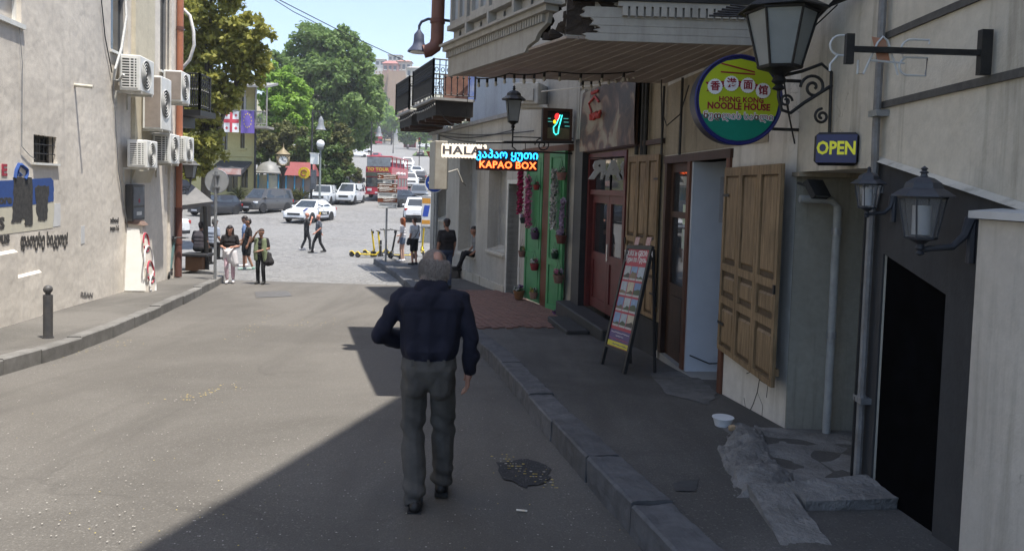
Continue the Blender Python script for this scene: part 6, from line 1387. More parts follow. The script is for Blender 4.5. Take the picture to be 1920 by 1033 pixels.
# near cafe canopy, post and left lantern
Yq = 23.5; t = thing('cafe_parasol', 'grey cloth cafe parasol with dark edge beyond the left house corner', 'parasol', (0, 0, 0))
MB().hull([P(u, v, y) for u, v, y in ((338, 336, Yq), (350, 338, Yq), (400, 378, Yq - .5), (330, 386, Yq - 1.2), (345, 384, Yq + 1.5))]).build('canopy', M('grey_parasol_cloth', (.17, .165, .16), (.12, .118, .115), 3), t)
MB().hull([P(u, v, y) for u, v, y in ((400, 378, Yq - .52), (330, 387, Yq - 1.25), (345, 388, Yq + 1.5), (400, 384, Yq - .52), (330, 396, Yq - 1.25))]).build('valance', M('dark_awning_cloth', (.05, .05, .055)), t)
pb = G(384, 508, .165); MB().cyl((pb.x, Yq - .7, gz(Yq) + .1), (P(384, 385, Yq - .7).x, Yq - .7, P(384, 385, Yq).z), .07, n=10).build('mast', black_iron, t)
c = P(357, 334, 21.0); ax = -.55
arms = [([(0, 0, -.02), (0, 0, -.2), (-.05, 0, -.32), (-.3, 0, -.34)], .014), (scroll((-.18, -.38), .13, .02, 1.6, 0, 1), .012), ([(0, 0, -.24), (-.35, 0, -.24)], .01)]
hex_lantern('wall_lantern', 'grey lantern on scroll bracket at the corner of the left house', c, .20, .12, .36, 4, arms, 0, M('lantern_grey', (.10, .10, .10)))
t = thing('balcony', 'small black iron balcony beyond the left house corner in front of the linden', 'balcony', (0, 0, 0), 0, 'iron balcony on the left')
a, b = P(343, 205, 22.5), P(374, 205, 22.5); h = P(360, 138, 22.5).z - a.z
railing(t, (a.x, a.y), (b.x, b.y), a.z, h, 7); railing(t, (b.x, b.y), (b.x - .1, b.y + 1.0), a.z, h, 5)
MB().bx(a.x - .4, b.x + .05, 22.45, 23.6, a.z - .18, a.z - .01).build('floor', black_iron, t)
MB().bx(a.x - .5, a.x - .1, 22.0, 23.6, a.z - .5, a.z - .19).build('bracket', black_iron, t)
# ================================================================ vehicles
tail_red = M('tail_lamp_red', (.40, .02, .02), None, 5, .25, coat=.5); head_l = M('headlamp_glass', (.6, .62, .64), (.4, .42, .44), 9, .15); plate_w = M('number_plate', (.7, .7, .68), (.35, .35, .4), 30); trim = M('black_trim', (.025, .025, .027), None, 6, .6)
carglass = glass('car_glass', (.025, .03, .035), .06)
def wheel_mesh(r, wd, key):
    k = 'wheel_' + key
    ty = MB().lathe([(r * .66, -wd / 2), (r * .93, -wd / 2), (r, -wd * .3), (r, wd * .3), (r * .93, wd / 2), (r * .66, wd / 2)], 24, M=Matrix.Rotation(PI / 2, 3, 'X')).mesh('tyre', rubber)
    rm = MB().cyl((0, -wd * .40, 0), (0, wd * .40, 0), r * .67, n=24)
    for q in range(5):
        a = 2 * PI * q / 5
        for s_ in (-1, 1): rm.obx((r * .36 * math.cos(a), s_ * wd * .42, r * .36 * math.sin(a)), r * .6, wd * .1, r * .15, Matrix.Rotation(-a, 3, 'Y'), 1)
    for s_ in (-1, 1): rm.cyl((0, s_ * wd * .36, 0), (0, s_ * wd * .48, 0), r * .14, n=12, mi=1)
    return ty, rm.mesh('rim', [M('rim_dark', (.12, .12, .12)), M('alloy', (.55, .55, .55), (.45, .45, .45), 8, .35, metal=.6)])
STY = {  # belt z/H, hood front z/H, xwb (windscreen base), xrf (roof front), xrr (roof rear), xrb (rear glass base), tail z/H, rocker z
    'sedan': dict(belt=.63, hood=.49, cowl=.64, xwb=.20, xrf=.04, xrr=-.20, xrb=-.37, tail=.66, wb=(.31, -.285), bot=.14),
    'hatch': dict(belt=.61, hood=.50, cowl=.63, xwb=.26, xrf=.10, xrr=-.36, xrb=-.46, tail=.60, wb=(.31, -.30), bot=.13),
    'suv': dict(belt=.60, hood=.54, cowl=.62, xwb=.22, xrf=.08, xrr=-.36, xrb=-.45, tail=.60, wb=(.30, -.29), bot=.15),
    'van': dict(belt=.57, hood=.48, cowl=.58, xwb=.33, xrf=.18, xrr=-.46, xrb=-.49, tail=.57, wb=(.31, -.30), bot=.13)}
def car(name, label, cat, loc, head, dims, style, paint, grp='cars in the square', plate=True, sc=1.0, deco=None):
    L, W, H = [q * sc for q in dims]; s = STY[style]; t = thing(name, label, cat, loc, head, grp); hw = W / 2; zb = s['bot'] * H
    st = [(.5, s['hood'] * H * .72, .70), (.492, s['hood'] * H * .92, .84), (.465, s['hood'] * H, .94), (.36, (s['hood'] * .45 + s['cowl'] * .55) * H, .985), (s['xwb'], s['cowl'] * H, 1.0), (0, s['belt'] * H, 1.0), (-.25, s['belt'] * H * 1.01, 1.0), (-.38, (s['tail'] + .005) * H, .985), (-.465, s['tail'] * H, .94), (-.492, s['tail'] * H * .93, .86), (-.5, s['tail'] * H * .8, .78)]
    m = MB(); rings = []
    for x, zt, wf in st:
        w_ = hw * wf; z0 = zb if abs(x) < .47 else zb + .03 * H
        half = [(w_ * .86, z0), (w_ * .97, z0 + .10 * (zt - z0)), (w_, z0 + .42 * (zt - z0)), (w_ * .985, z0 + .78 * (zt - z0)), (w_ * .93, zt - .035 * H * .5), (w_ * .82, zt), (w_ * .4, zt + .012 * H)]
        rings.append([(x * L, y, z) for y, z in half] + [(x * L, -y, z) for y, z in reversed(half)])
    n = len(rings[0]); vs = [p for r_ in rings for p in r_]
    fs = [(i * n + k, i * n + (k + 1) % n, (i + 1) * n + (k + 1) % n, (i + 1) * n + k) for i in range(len(rings) - 1) for k in range(n)]
    m.add(vs, fs, 0, True).add(rings[0], [tuple(range(n))]).add(rings[-1], [tuple(range(n))[::-1]])
    m.build('body', paint, t, fix=True)
    zc, zr = s['belt'] * H - .01, H; yb, yr = hw * .93, hw * .74
    xa, xf, xr, xq = s['xwb'] * L, s['xrf'] * L, s['xrr'] * L, s['xrb'] * L
    zcw = s['cowl'] * H - .015; ztl = s['tail'] * H - .015
    base = [(xa, yb, zcw), (0, yb * 1.02, zc), (xq, yb, ztl)]; top = [(xf, yr * .94, zr - .03), ((xf + xr) / 2, yr, zr), (xr, yr * .94, zr - .035), (xf - .1 * L * .5, yr * .7, zr + .005), (xr + .04 * L, yr * .7, zr)]
    cab = MB().hull([(x, sg * y, z) for x, y, z in base + top for sg in (1, -1)]); cab.build('cabin', paint, t)
    def gpane(name_, pts, mat=carglass, d=.012):
        v = [Vector(p) for p in pts]; nn = (v[1] - v[0]).cross(v[2] - v[0]).normalized(); c = sum(v, Vector()) / len(v)
        if nn.dot(c - Vector((0, 0, H * .6))) < 0: nn = -nn
        return MB().hull([p + nn * d for p in v] + [p - nn * .02 for p in v]).build(name_, mat, t)
    lerp = lambda a, b, k: tuple(a[i] + (b[i] - a[i]) * k for i in range(3))
    def quadin(A, B, C, D, u0, u1, v0, v1):
        f = lambda u, v: lerp(lerp(A, B, u), lerp(D, C, u), v); return [f(u0, v0), f(u1, v0), f(u1, v1), f(u0, v1)]
    gpane('windscreen', quadin((xa, yb, zcw), (xa, -yb, zcw), (xf, -yr * .94, zr - .03), (xf, yr * .94, zr - .03), .06, .94, .08, .93))
    gpane('rear_window', quadin((xq, yb, ztl), (xq, -yb, ztl), (xr, -yr * .94, zr - .035), (xr, yr * .94, zr - .035), .1, .9, .15, .88))
    for sg in (1, -1):
        A, B, C, D = (xa, sg * yb, zcw), (xq, sg * yb, ztl), (xr, sg * yr * .94, zr - .035), (xf, sg * yr * .94, zr - .03)
        A = (xa, sg * yb * 1.0, zcw); cuts = ((.10, .36), (.40, .66), (.70, .92)) if style in ('suv', 'van', 'hatch') else ((.10, .45), (.49, .86))
        for u0, u1 in cuts: gpane('side_window', quadin(A, B, C, D, u0, u1, .12, .88), carglass, .022)
        MB().cbx(xa - .13 * L * .5 - .1, xa - .13 * L * .5 + .08, sg * (yb + .12) - .09, sg * (yb + .12) + .09, zc + .02, zc + .16, .03).build('mirror', paint, t)
        for xw in s['wb']:
            MB().cyl((xw * L, sg * hw * .90, H * .215), (xw * L, sg * (hw + .004), H * .215), H * .245 if style != 'van' else H * .205, n=24).build('wheel_arch', trim, t)
        MB().cbx(.43 * L, .492 * L, sg * hw * .84 - .16, sg * hw * .84 + .12, s['hood'] * H * .80, s['hood'] * H * .985, .03).build('headlight', head_l, t)
        MB().cbx(-.498 * L, -.45 * L, sg * hw * .80 - .14, sg * hw * .80 + .11, s['tail'] * H * .74, s['tail'] * H * .93, .03).build('tail_light', tail_red, t)
        MB().bx(-.05 * L, -.02 * L, sg * (hw - .01), sg * (hw + .012), s['belt'] * H * .84, s['belt'] * H * .87).build('door_handle', trim, t)
        MB().bx(s['wb'][1] * L + .35, s['wb'][0] * L - .35, sg * (hw * .95), sg * (hw * .985), zb - .02, zb + .07).build('sill_trim', trim, t)
    r = H * .215 if style != 'van' else H * .175
    ty, rm = wheel_mesh(r, .22, '%s%.2f' % (style, r))
    for xw in s['wb']:
        for sg in (1, -1): w_ = link('wheel', None, t, (xw * L, sg * (hw - .09), r)); link('tyre', ty, w_); link('rim', rm, w_)
    MB().cbx(.488 * L, .503 * L, -hw * .5, hw * .5, s['hood'] * H * .66, s['hood'] * H * .86, .01).build('grille', trim, t)
    MB().cbx(.46 * L, .506 * L, -hw * .8, hw * .8, zb + .02, zb + .12, .02).build('front_bumper', trim, t); MB().cbx(-.506 * L, -.46 * L, -hw * .82, hw * .82, zb + .02, zb + .2, .02).build('rear_bumper', trim, t)
    if plate: MB().bx(.507 * L, .512 * L, -.25, .25, zb + .13, zb + .23).build('number_plate', plate_w, t); MB().bx(-.512 * L, -.507 * L, -.25, .25, zb + .22, zb + .33).build('number_plate', plate_w, t)
    if deco: deco(t, L, W, H)
    return t
def paint(name, c): return M(name, c, tuple(x * .93 for x in c), 2, .35, coat=.6)
blk, wht, slv, gry, redc = paint('black_car_paint', (.018, .018, .022)), paint('white_car_paint', (.74, .74, .74)), paint('silver_car_paint', (.42, .44, .46)), paint('graphite_van_paint', (.065, .063, .062)), paint('red_car_paint', (.40, .03, .04))
def hd(deg): return math.radians(deg)
def on(u, v): p = G(u, v); return (p.x, p.y, p.z + .004)
car('parked_car', 'black hatchback parked left of the graphite van', 'car', on(404, 403), hd(246), (4.05, 1.72, 1.52), 'hatch', blk, sc=.95)
car('parked_van', 'graphite passenger van parked below the yellow house', 'van', on(500, 398), hd(247), (4.75, 1.9, 1.95), 'van', gry, sc=.93)
def police(t, L, W, H):
    for sg in (1, -1):
        MB().bx(-.20 * L, .12 * L, sg * (W / 2 + .002), sg * (W / 2 + .012), .30 * H, .47 * H).build('black_stripe', trim, t)
        MB().bx(.06 * L, .11 * L, sg * (W / 2 + .0125), sg * (W / 2 + .016), .33 * H, .45 * H).build('gold_emblem', M('gold_emblem', (.5, .3, .03)), t)
        text('POLICE', .2, white_paint, t, (-.06 * L, sg * (W / 2 + .016), .385 * H), (PI / 2, 0, PI if sg > 0 else 0), .002, .006)
    MB().hull([(x, y, z) for x, y, z in ((.28 * L, W * .3, .625 * H), (.47 * L, W * .42, .5 * H), (.47 * L, W * .3, .515 * H), (.28 * L, W * .2, .635 * H), (.28 * L, W * .3, .64 * H), (.47 * L, W * .42, .515 * H))]).build('bonnet_stripe', M('police_blue', (.05, .06, .16)), t)
    MB().cbx(-.10 * L, -.04 * L, -W * .3, W * .3, H + .0, H + .05, .015).build('light_bar', trim, t)
car('police_car', 'white police sedan with black side lettering crossing the square', 'car', on(582, 415), hd(257), (4.6, 1.82, 1.47), 'sedan', wht, deco=police)
car('parked_car', 'silver off-road estate behind the police sedan', 'car', on(608, 384), hd(270), (4.4, 1.9, 1.75), 'suv', slv)
car('parked_van', 'silver white minivan left of the red tour bus', 'van', on(657, 382), hd(265), (4.6, 1.85, 2.0), 'van', paint('pearl_van_paint', (.55, .57, .58)), sc=.93)
car('moving_car', 'white crossover seen from behind in front of the poster pillar', 'car', on(781, 413), hd(97), (4.4, 1.86, 1.66), 'suv', wht)
car('moving_car', 'black saloon half hidden behind the brown direction boards', 'car', on(754, 387), hd(62), (4.7, 1.85, 1.48), 'sedan', blk)
tra = 'traffic on the far road'
car('moving_car', 'large white car facing the camera right beside the red tour bus', 'car', on(767, 352), hd(285), (4.6, 1.9, 1.8), 'suv', wht, tra)
car('moving_car', 'white saloon facing the camera, second in the queue right of the bus', 'car', on(780, 331), hd(285), (4.6, 1.85, 1.5), 'sedan', wht, tra)
car('moving_van', 'white van third in the queue right of the bus', 'van', on(763, 319), hd(285), (4.9, 1.95, 2.1), 'van', wht, tra)
car('moving_car', 'dark grey car right of the queue near the house wall', 'car', on(784, 375), hd(280), (4.4, 1.8, 1.5), 'hatch', paint('dark_grey_car_paint', (.08, .085, .09)), tra)
car('moving_car', 'dark car beside the poster pillar beyond the grey one', 'car', on(789, 342), hd(95), (4.4, 1.8, 1.5), 'hatch', blk, tra)
car('moving_car', 'dark red tailed car far up the road at right', 'car', on(788, 293), hd(100), (4.4, 1.8, 1.5), 'hatch', blk, tra)
car('moving_car', 'white coupe far up the road, upper of the two white cars', 'car', on(682, 286), hd(190), (4.8, 1.85, 1.45), 'sedan', wht, tra)
car('moving_car', 'white saloon far up the road, lower of the two white cars', 'car', on(671, 295), hd(205), (4.6, 1.85, 1.5), 'sedan', wht, tra)
car('moving_car', 'small red car just above the red tour bus', 'car', on(706, 300), hd(265), (4.2, 1.8, 1.5), 'hatch', redc, tra)
car('moving_car', 'white car left of the far red bus', 'car', on(661, 272), hd(230), (4.5, 1.8, 1.5), 'hatch', wht, tra)
car('moving_van', 'white van at the far left bend above the red bus', 'van', on(661, 256), hd(185), (6, 2.1, 2.6), 'van', wht, tra)
car('parked_car', 'pale car half hidden by the white wall behind the far bus stop', 'car', on(795, 278), hd(180), (4.5, 1.8, 1.5), 'hatch', wht, tra)
car('parked_car', 'white car tail showing behind the left house corner', 'car', (-19.0, 38.5, gz(38.5)), hd(165), (4.4, 1.8, 1.5), 'sedan', wht)
# ---------------------------------------------------------------- double deck buses
busr = M('bus_red', (.42, .03, .05), (.36, .025, .045), 2, .35, coat=.4)
def bus(label, loc, head, L=10.0, W=2.5, H=4.1, canopy=True):
    t = thing('double_deck_bus', label, 'bus', loc, head, 'red double deck buses')
    z1, z2, z3 = .38, 2.0, 2.55
    MB().cbx(-L / 2, L / 2, -W / 2, W / 2, z1, 1.15, .06).build('lower_body', busr, t); MB().cbx(-L / 2, L / 2 - .05, -W / 2, W / 2, z2, 3.05, .06).build('upper_body', busr, t)
    MB().bx(-L / 2 + .1, L / 2 - .15, -W / 2 + .04, W / 2 - .04, 1.151, z2 - .001).build('lower_glazing', carglass, t)
    for sg in (1, -1):
        for k in range(6): x = -L / 2 + .3 + k * (L - .6) / 5; MB().bx(x - .09, x + .09, sg * (W / 2 - .05), sg * (W / 2 - .01), 1.152, z2 - .002).build('pillar', busr, t)
    MB().cbx(-L / 2, L / 2 - .3, -W / 2, W / 2, H - .12, H, .03).build('roof', busr, t)
    for sg in (1, -1):
        for k in range(5): x = -L / 2 + .2 + k * (L - .9) / 4; MB().bx(x - .06, x + .06, sg * (W / 2 - .1), sg * (W / 2 - .02), 3.051, H - .121).build('upper_pillar', busr, t)
        for k in range(9):
            x = -L / 2 + 1 + k * .9
            if abs(x) < L / 2 - 1: MB().cbx(x - .2, x + .2, sg * .75 - .35, sg * .75 + .35, 2.9, 3.55, .05).build('seat', M('seat_pattern', (.3, .06, .07), (.1, .1, .15), 6), t)
        MB().tube([(-3.2 + q * .09, sg * (W / 2 + .012), 2.5 + .16 * math.sin(q * 1.1) * (.6 + .4 * math.sin(q * .31))) for q in range(62)], .045, 4).build('white_script', M('bus_white_lettering', (.7, .66, .64)), t)
        MB().cbx(L / 2 - .04, L / 2 + .03, sg * .85 - .22, sg * .85 + .22, .72, .95, .02).build('headlight', head_l, t); MB().cbx(-L / 2 - .03, -L / 2 + .04, sg * 1.0 - .12, sg * 1.0 + .12, .7, 1.1, .02).build('tail_light', tail_red, t)
        MB().cbx(L / 2 - .1, L / 2 + .25, sg * (W / 2 + .16) - .1, sg * (W / 2 + .16) + .1, 1.5, 1.95, .03).build('mirror', trim, t)
    MB().cbx(L / 2 - .02, L / 2 + .02, -W / 2 + .12, W / 2 - .12, 1.12, 1.98, .01).build('windscreen', carglass, t)
    MB().cbx(L / 2 - .06, L / 2 - .02, -W / 2 + .12, W / 2 - .12, 3.06, H - .14, .01).build('upper_windscreen', M('pale_screen', (.22, .25, .28), (.12, .13, .15), 2, .15), t)
    MB().cbx(L / 2 - .03, L / 2 + .03, -W / 2 + .05, W / 2 - .05, 2.12, 2.5, .01).build('destination_board', M('board_dark_green', (.06, .07, .05)), t)
    text('TO', .46, M('bus_yellow_lettering', (.6, .45, .06)), t, (L / 2 + .0, -.75, 2.78), (PI / 2, 0, PI / 2), .01, .012); text('TOUR', .46, MATS['bus_yellow_lettering'], t, (L / 2 + .0, .35, 2.78), (PI / 2, 0, PI / 2), .01, .012)
    MB().cbx(-L / 2 - .015, -L / 2 + .02, -W / 2 + .3, W / 2 - .3, 1.2, 1.9, .01).build('rear_window', carglass, t)
    MB().bx(L / 2 + .01, L / 2 + .025, -.3, .3, .5, .64).build('number_plate', plate_w, t)
    ty, rm = wheel_mesh(.48, .3, 'bus')
    for x in (L / 2 - 2.2, -L / 2 + 2.6):
        for sg in (1, -1): w_ = link('wheel', None, t, (x, sg * (W / 2 - .12), .48)); link('tyre', ty, w_); link('rim', rm, w_)
    return t
p = G(712, 378); bus('red double deck tour bus facing the camera behind the brown direction boards', (p.x, p.y + 4.5, gz(p.y + 4.5)), hd(269))
p = G(692, 271); bus('distant red double deck bus crossing the far road under the trees', (p.x, p.y, p.z), hd(165), 9.5, 2.5, 4.2)
# ---------------------------------------------------------------- e-scooters
sy, sbk, swh = M('scooter_yellow', (.62, .45, .02), (.55, .40, .02), 6, .4), M('scooter_black', (.03, .03, .032), None, 6, .5), M('scooter_white', (.6, .6, .6), None, 6, .4)
def scooter(label, loc, head, mat, lean=0.0, stem2=None):
    t = thing('electric_scooter', label, 'scooter', loc, head, 'hire scooters'); t.rotation_euler = (lean, 0, head)
    tm = stem2 or mat
    MB().cbx(-.42, .30, -.08, .08, .12, .17, .02).build('deck', mat, t); MB().bx(-.36, .24, -.07, .07, .171, .176).build('grip_mat', sbk, t)
    for x in (-.5, .46):
        w_ = MB().lathe([(.07, -.03), (.10, -.03), (.115, -.015), (.115, .015), (.10, .03), (.07, .03)], 20, c=(x, 0, .115), M=Matrix.Rotation(PI / 2, 3, 'X')).build('wheel', rubber, t); MB().cyl((x, -.025, .115), (x, .025, .115), .072, n=16).build('hub', mat if x < 0 else sbk, w_)
    MB().tube([(-.40, 0, .15), (-.5, 0, .25), (-.6, 0, .22)], [.04, .03, .02], 6).build('rear_fender', mat, t)
    MB().tube([(.28, 0, .16), (.40, 0, .28), (.44, 0, .30)], .035, 8).build('neck', mat, t); MB().tube([(.46, .06, .115), (.44, .05, .3), (.44, -.05, .3), (.46, -.06, .115)], .018, 6).build('fork', sbk, t)
    MB().cyl((.44, 0, .28), (.32, 0, 1.12), .042, .036, n=10).build('stem', tm, t); MB().tube([(.30, -.26, 1.15), (.32, -.08, 1.14), (.32, .08, 1.14), (.30, .26, 1.15)], .016, 6).build('handlebar', sbk, t)
    for sg in (-1, 1): MB().tube([(.305, sg * .27, 1.15), (.315, sg * .15, 1.145)], .022, 8).build('grip', rubber, t)
    MB().cbx(.34, .41, -.05, .05, 1.02, 1.13, .01).build('head_unit', sbk, t)
    return t
def ong(u, v, dz=0): p = G(u, v, dz); return (p.x, p.y, p.z)
scooter('yellow hire scooter, leftmost on the square, stem leaning right', ong(682, 482), hd(12), sy, .06)
scooter('yellow hire scooter crossing stems with the leftmost one', ong(693, 484), hd(0), sy, -.10)
scooter('yellow hire scooter right behind the other two yellow ones', ong(706, 479), hd(20), sy, .05)
scooter('white stemmed hire scooter beside the direction board pole', ong(712, 481), hd(60), sbk, .0, swh)
scooter('black hire scooter right of the direction board pole', ong(741, 487, .17), hd(120), sbk, .12)
scooter('yellow hire scooter behind the woman in denim shorts', ong(756, 485, .17), hd(10), sy, .0)
scooter('yellow scooter beside the rain pipe of the corner house', ong(792, 478, .17), hd(100), sy, .05)
scooter('black scooter leaning on the left house wall beside the downpipe', ong(318, 520, .165), hd(-68), sbk, -.12, M('scooter_teal', (.12, .2, .2)))
# ---------------------------------------------------------------- street signs near the corner
pb = G(723, 491, .17); t = thing('direction_sign', 'post stacked with brown and white direction boards at the kerb corner', 'sign', pb)
zt = P(728, 326, pb.y).z - pb.z; MB().cyl((0, 0, 0), (0, 0, zt), .04, n=12).build('pole', grey_metal, t)
brn = M('brown_sign', (.24, .075, .03), (.2, .06, .028), 4, .5)
px = pb.y / F_PX
for k, (v0, v1, c, u0, u1, ar) in enumerate(((328, 336, brn, 708, 746, 0), (338, 344, white_paint, 718, 735, 0), (345, 353, brn, 708, 745, 1), (353.5, 361, brn, 708, 745, 1), (362, 371, white_paint, 708, 745, 1), (372, 379.5, brn, 708, 745, 0), (380.5, 390, white_paint, 709, 745, 1))):
    a, b = P(u0, v1, pb.y - .05) - pb, P(u1, v0, pb.y - .05) - pb
    bd = MB().cbx(a.x, b.x, -.07, -.042, a.z, b.z, .006).build('board', c, t)
    ink = white_paint if c is brn else M('sign_ink', (.05, .05, .05))
    MB().tube([(a.x, -.072, a.z), (b.x, -.072, a.z), (b.x, -.072, b.z), (a.x, -.072, b.z)], .006, 4, close=True).build('border', ink, bd)
    for r_ in range(2 if k != 1 else 1):
        zc_ = a.z + (b.z - a.z) * ((.68, .34)[r_] if k != 1 else .5); x_a = a.x + (b.x - a.x) * (.08 if ar else .3); x_b = a.x + (b.x - a.x) * ((.74, .6)[r_] if ar else .92)
        if k in (4, 6) and r_: continue
        MB().tube([(x_a + (x_b - x_a) * q / 24, -.0735, zc_ + .006 * math.sin(q * 2.3 + k) * (1 if q % 3 else -.6)) for q in range(25)], .008 if r_ == 0 else .005, 4).build('worn_line', ink, bd)
    sg = 1 if ar else -1; xm = b.x - .09 if ar else a.x + .09; zm = (a.z + b.z) / 2
    if k not in (1, 5): MB().tube([(xm - sg * .05, -.0735, zm), (xm + sg * .05, -.0735, zm)], .007, 4).tube([(xm + sg * .01, -.0735, zm + .04), (xm + sg * .05, -.0735, zm), (xm + sg * .01, -.0735, zm - .04)], .007, 4).build('arrow', ink, bd)
p = G(713, 488, 0); t = thing('bollard', 'slim black bollard at the kerb corner beside the direction boards', 'bollard', p); MB().cyl((0, 0, .05), (0, 0, .82), .05, n=12).build('post', sbk, t); MB().cbx(-.11, .11, -.11, .11, 0, .05, .01).build('foot', sbk, t); MB().cyl((0, 0, .6), (0, 0, .66), .052, n=12).build('band', grey_metal, t)
pY = 25.5; c = P(815, 343, pY); t = thing('arrow_sign', 'blue round sign with white left arrow half hidden by the beige lightbox', 'sign', (c.x, pY, gz(pY) + .165)); cz = c.z - gz(pY) - .165
MB().cyl((0, .03, 0), (0, .03, cz + .9), .032, n=10).build('pole', grey_metal, t); MB().cyl((0, -.02, cz), (0, .0, cz), .33, n=40).build('disc', M('sign_blue', (.01, .06, .36), None, 4, .4), t)
MB().tube([(.325 * math.cos(a), -.022, cz + .325 * math.sin(a)) for a in [2 * PI * q / 40 for q in range(40)]], .012, 5, close=True).build('rim', white_paint, t)
MB().prism([(-.24, cz), (-.08, cz + .14), (-.08, cz + .05), (.2, cz + .05), (.2, cz - .05), (-.08, cz - .05), (-.08, cz - .14)], -.028, -.021, 'y').build('arrow', white_paint, t, fix=True)
z = cz + .78; MB().prism([(-.32, z + .28), (.32, z + .28), (0, z - .28)], -.01, .005, 'y').build('triangle', redc, t, fix=True); MB().prism([(-.22, z + .22), (.22, z + .22), (0, z - .17)], -.014, -.0105, 'y').build('triangle_face', white_paint, t, fix=True)
p = G(800, 404); t = thing('poster_pillar', 'advertising pillar with orange and blue poster beyond the arrow sign', 'pillar', (P(800, 380, 40).x, 40, gz(40))); MB().cbx(-.26, .26, -.12, .12, 0, 2.5, .02).build('pillar_body', grey_metal, t)
MB().bx(-.23, .23, -.13, -.121, .9, 2.4).build('poster', M('poster_white', (.65, .65, .64)), t); MB().bx(-.22, .22, -.135, -.1305, 2.1, 2.38).build('orange_band', M('poster_orange', (.6, .28, .04)), t); MB().bx(-.22, .22, -.135, -.1305, 1.0, 1.22).build('orange_band', M('poster_orange', (.6, .28, .04)), t); MB().hull([(-.2, -.136, 1.4), (.1, -.136, 1.4), (.2, -.136, 2.0), (-.1, -.136, 2.0), (0, -.139, 1.7)]).build('blue_mark', M('poster_blue', (.03, .08, .4)), t)
# downpipe at the corner of the corner house
p = FG.w(FG.hit(817, 450, .1)[0], .1, 0); t = thing('downpipe', 'grey rain pipe on the corner house beside the black shirted man', 'downpipe', (p.x, p.y, 0)); MB().cyl((0, 0, gz(26) + .17), (0, 0, 1.7), .055, n=10).build('pipe', grey_metal, t)
for z in (-2, -.8, .6): MB().cyl((0, 0, z), (0, 0, z + .06), .064, n=10).build('collar', grey_metal, t)
# litter bin, stone under the window
p = G(368, 507, .165); t = thing('litter_bin', 'brown planter box with black rim beside the dark parasol mast', 'planter', (p.x, p.y, p.z)); h = P(368, 480, p.y).z - p.z
MB().cbx(-.26, .26, -.2, .25, 0, h, .02).build('box', M('brown_bin', (.17, .085, .04), (.12, .06, .03), 4), t); MB().cbx(-.36, .42, -.28, .3, h, h + .09, .02).build('rim', trim, t)
p = G(872, 515, .17); t = thing('stone_block', 'dark stone block on the pavement under the sitting man', 'stone', (FG.w(gS(868), .3, 0).x, FG.w(gS(868), .3, 0).y, gz(23) + .165)); MB().cbx(-.2, .22, -.2, .25, 0, .34, .03).build('block', M('basalt_block', (.09, .085, .08), None, 6, .9, .5, 20), t)
# ================================================================ people
def cap_pts(a, b, ra, rb, n=10):
    a, b = Vector(a), Vector(b); pts = []
    for c, r in ((a, ra), (b, rb)):
        for i in range(1, 6):
            th = PI * i / 6
            for k in range(n): ph = 2 * PI * (k + .5 * (i % 2)) / n; pts.append(c + Vector((math.sin(th) * math.cos(ph), math.sin(th) * math.sin(ph), math.cos(th))) * r)
        pts += [c + Vector((0, 0, r)), c - Vector((0, 0, r))]
    return pts
def remesh(mesh, voxel, smooth=3):
    o = bpy.data.objects.new('tmp', mesh); COL.objects.link(o)
    m = o.modifiers.new('r', 'REMESH'); m.mode = 'VOXEL'; m.voxel_size = voxel
    if smooth: s = o.modifiers.new('s', 'SMOOTH'); s.iterations = smooth; s.factor = .5
    me = bpy.data.meshes.new_from_object(o.evaluated_get(bpy.context.evaluated_depsgraph_get())); bpy.data.objects.remove(o); bpy.data.meshes.remove(mesh); return me
def submesh(name, V, Fq, mask, mat):
    f = Fq[mask]; ids = np.unique(f); mp = -np.ones(len(V), int); mp[ids] = np.arange(len(ids))
    me = bpy.data.meshes.new(name); me.from_pydata(V[ids].tolist(), [], mp[f].tolist()); me.materials.append(mat)
    me.polygons.foreach_set('use_smooth', [True] * len(f)); return me
skin = M('skin', (.46, .25, .18), (.40, .20, .14), 12, .55, .1, 80); skin2 = M('tanned_skin', (.34, .18, .12), (.28, .14, .09), 12, .55)
def cloth(name, c, c2=None, b=.3): return M(name, c, c2 or tuple(q * .8 for q in c), 9, .9, b, 90, bdist=.006)
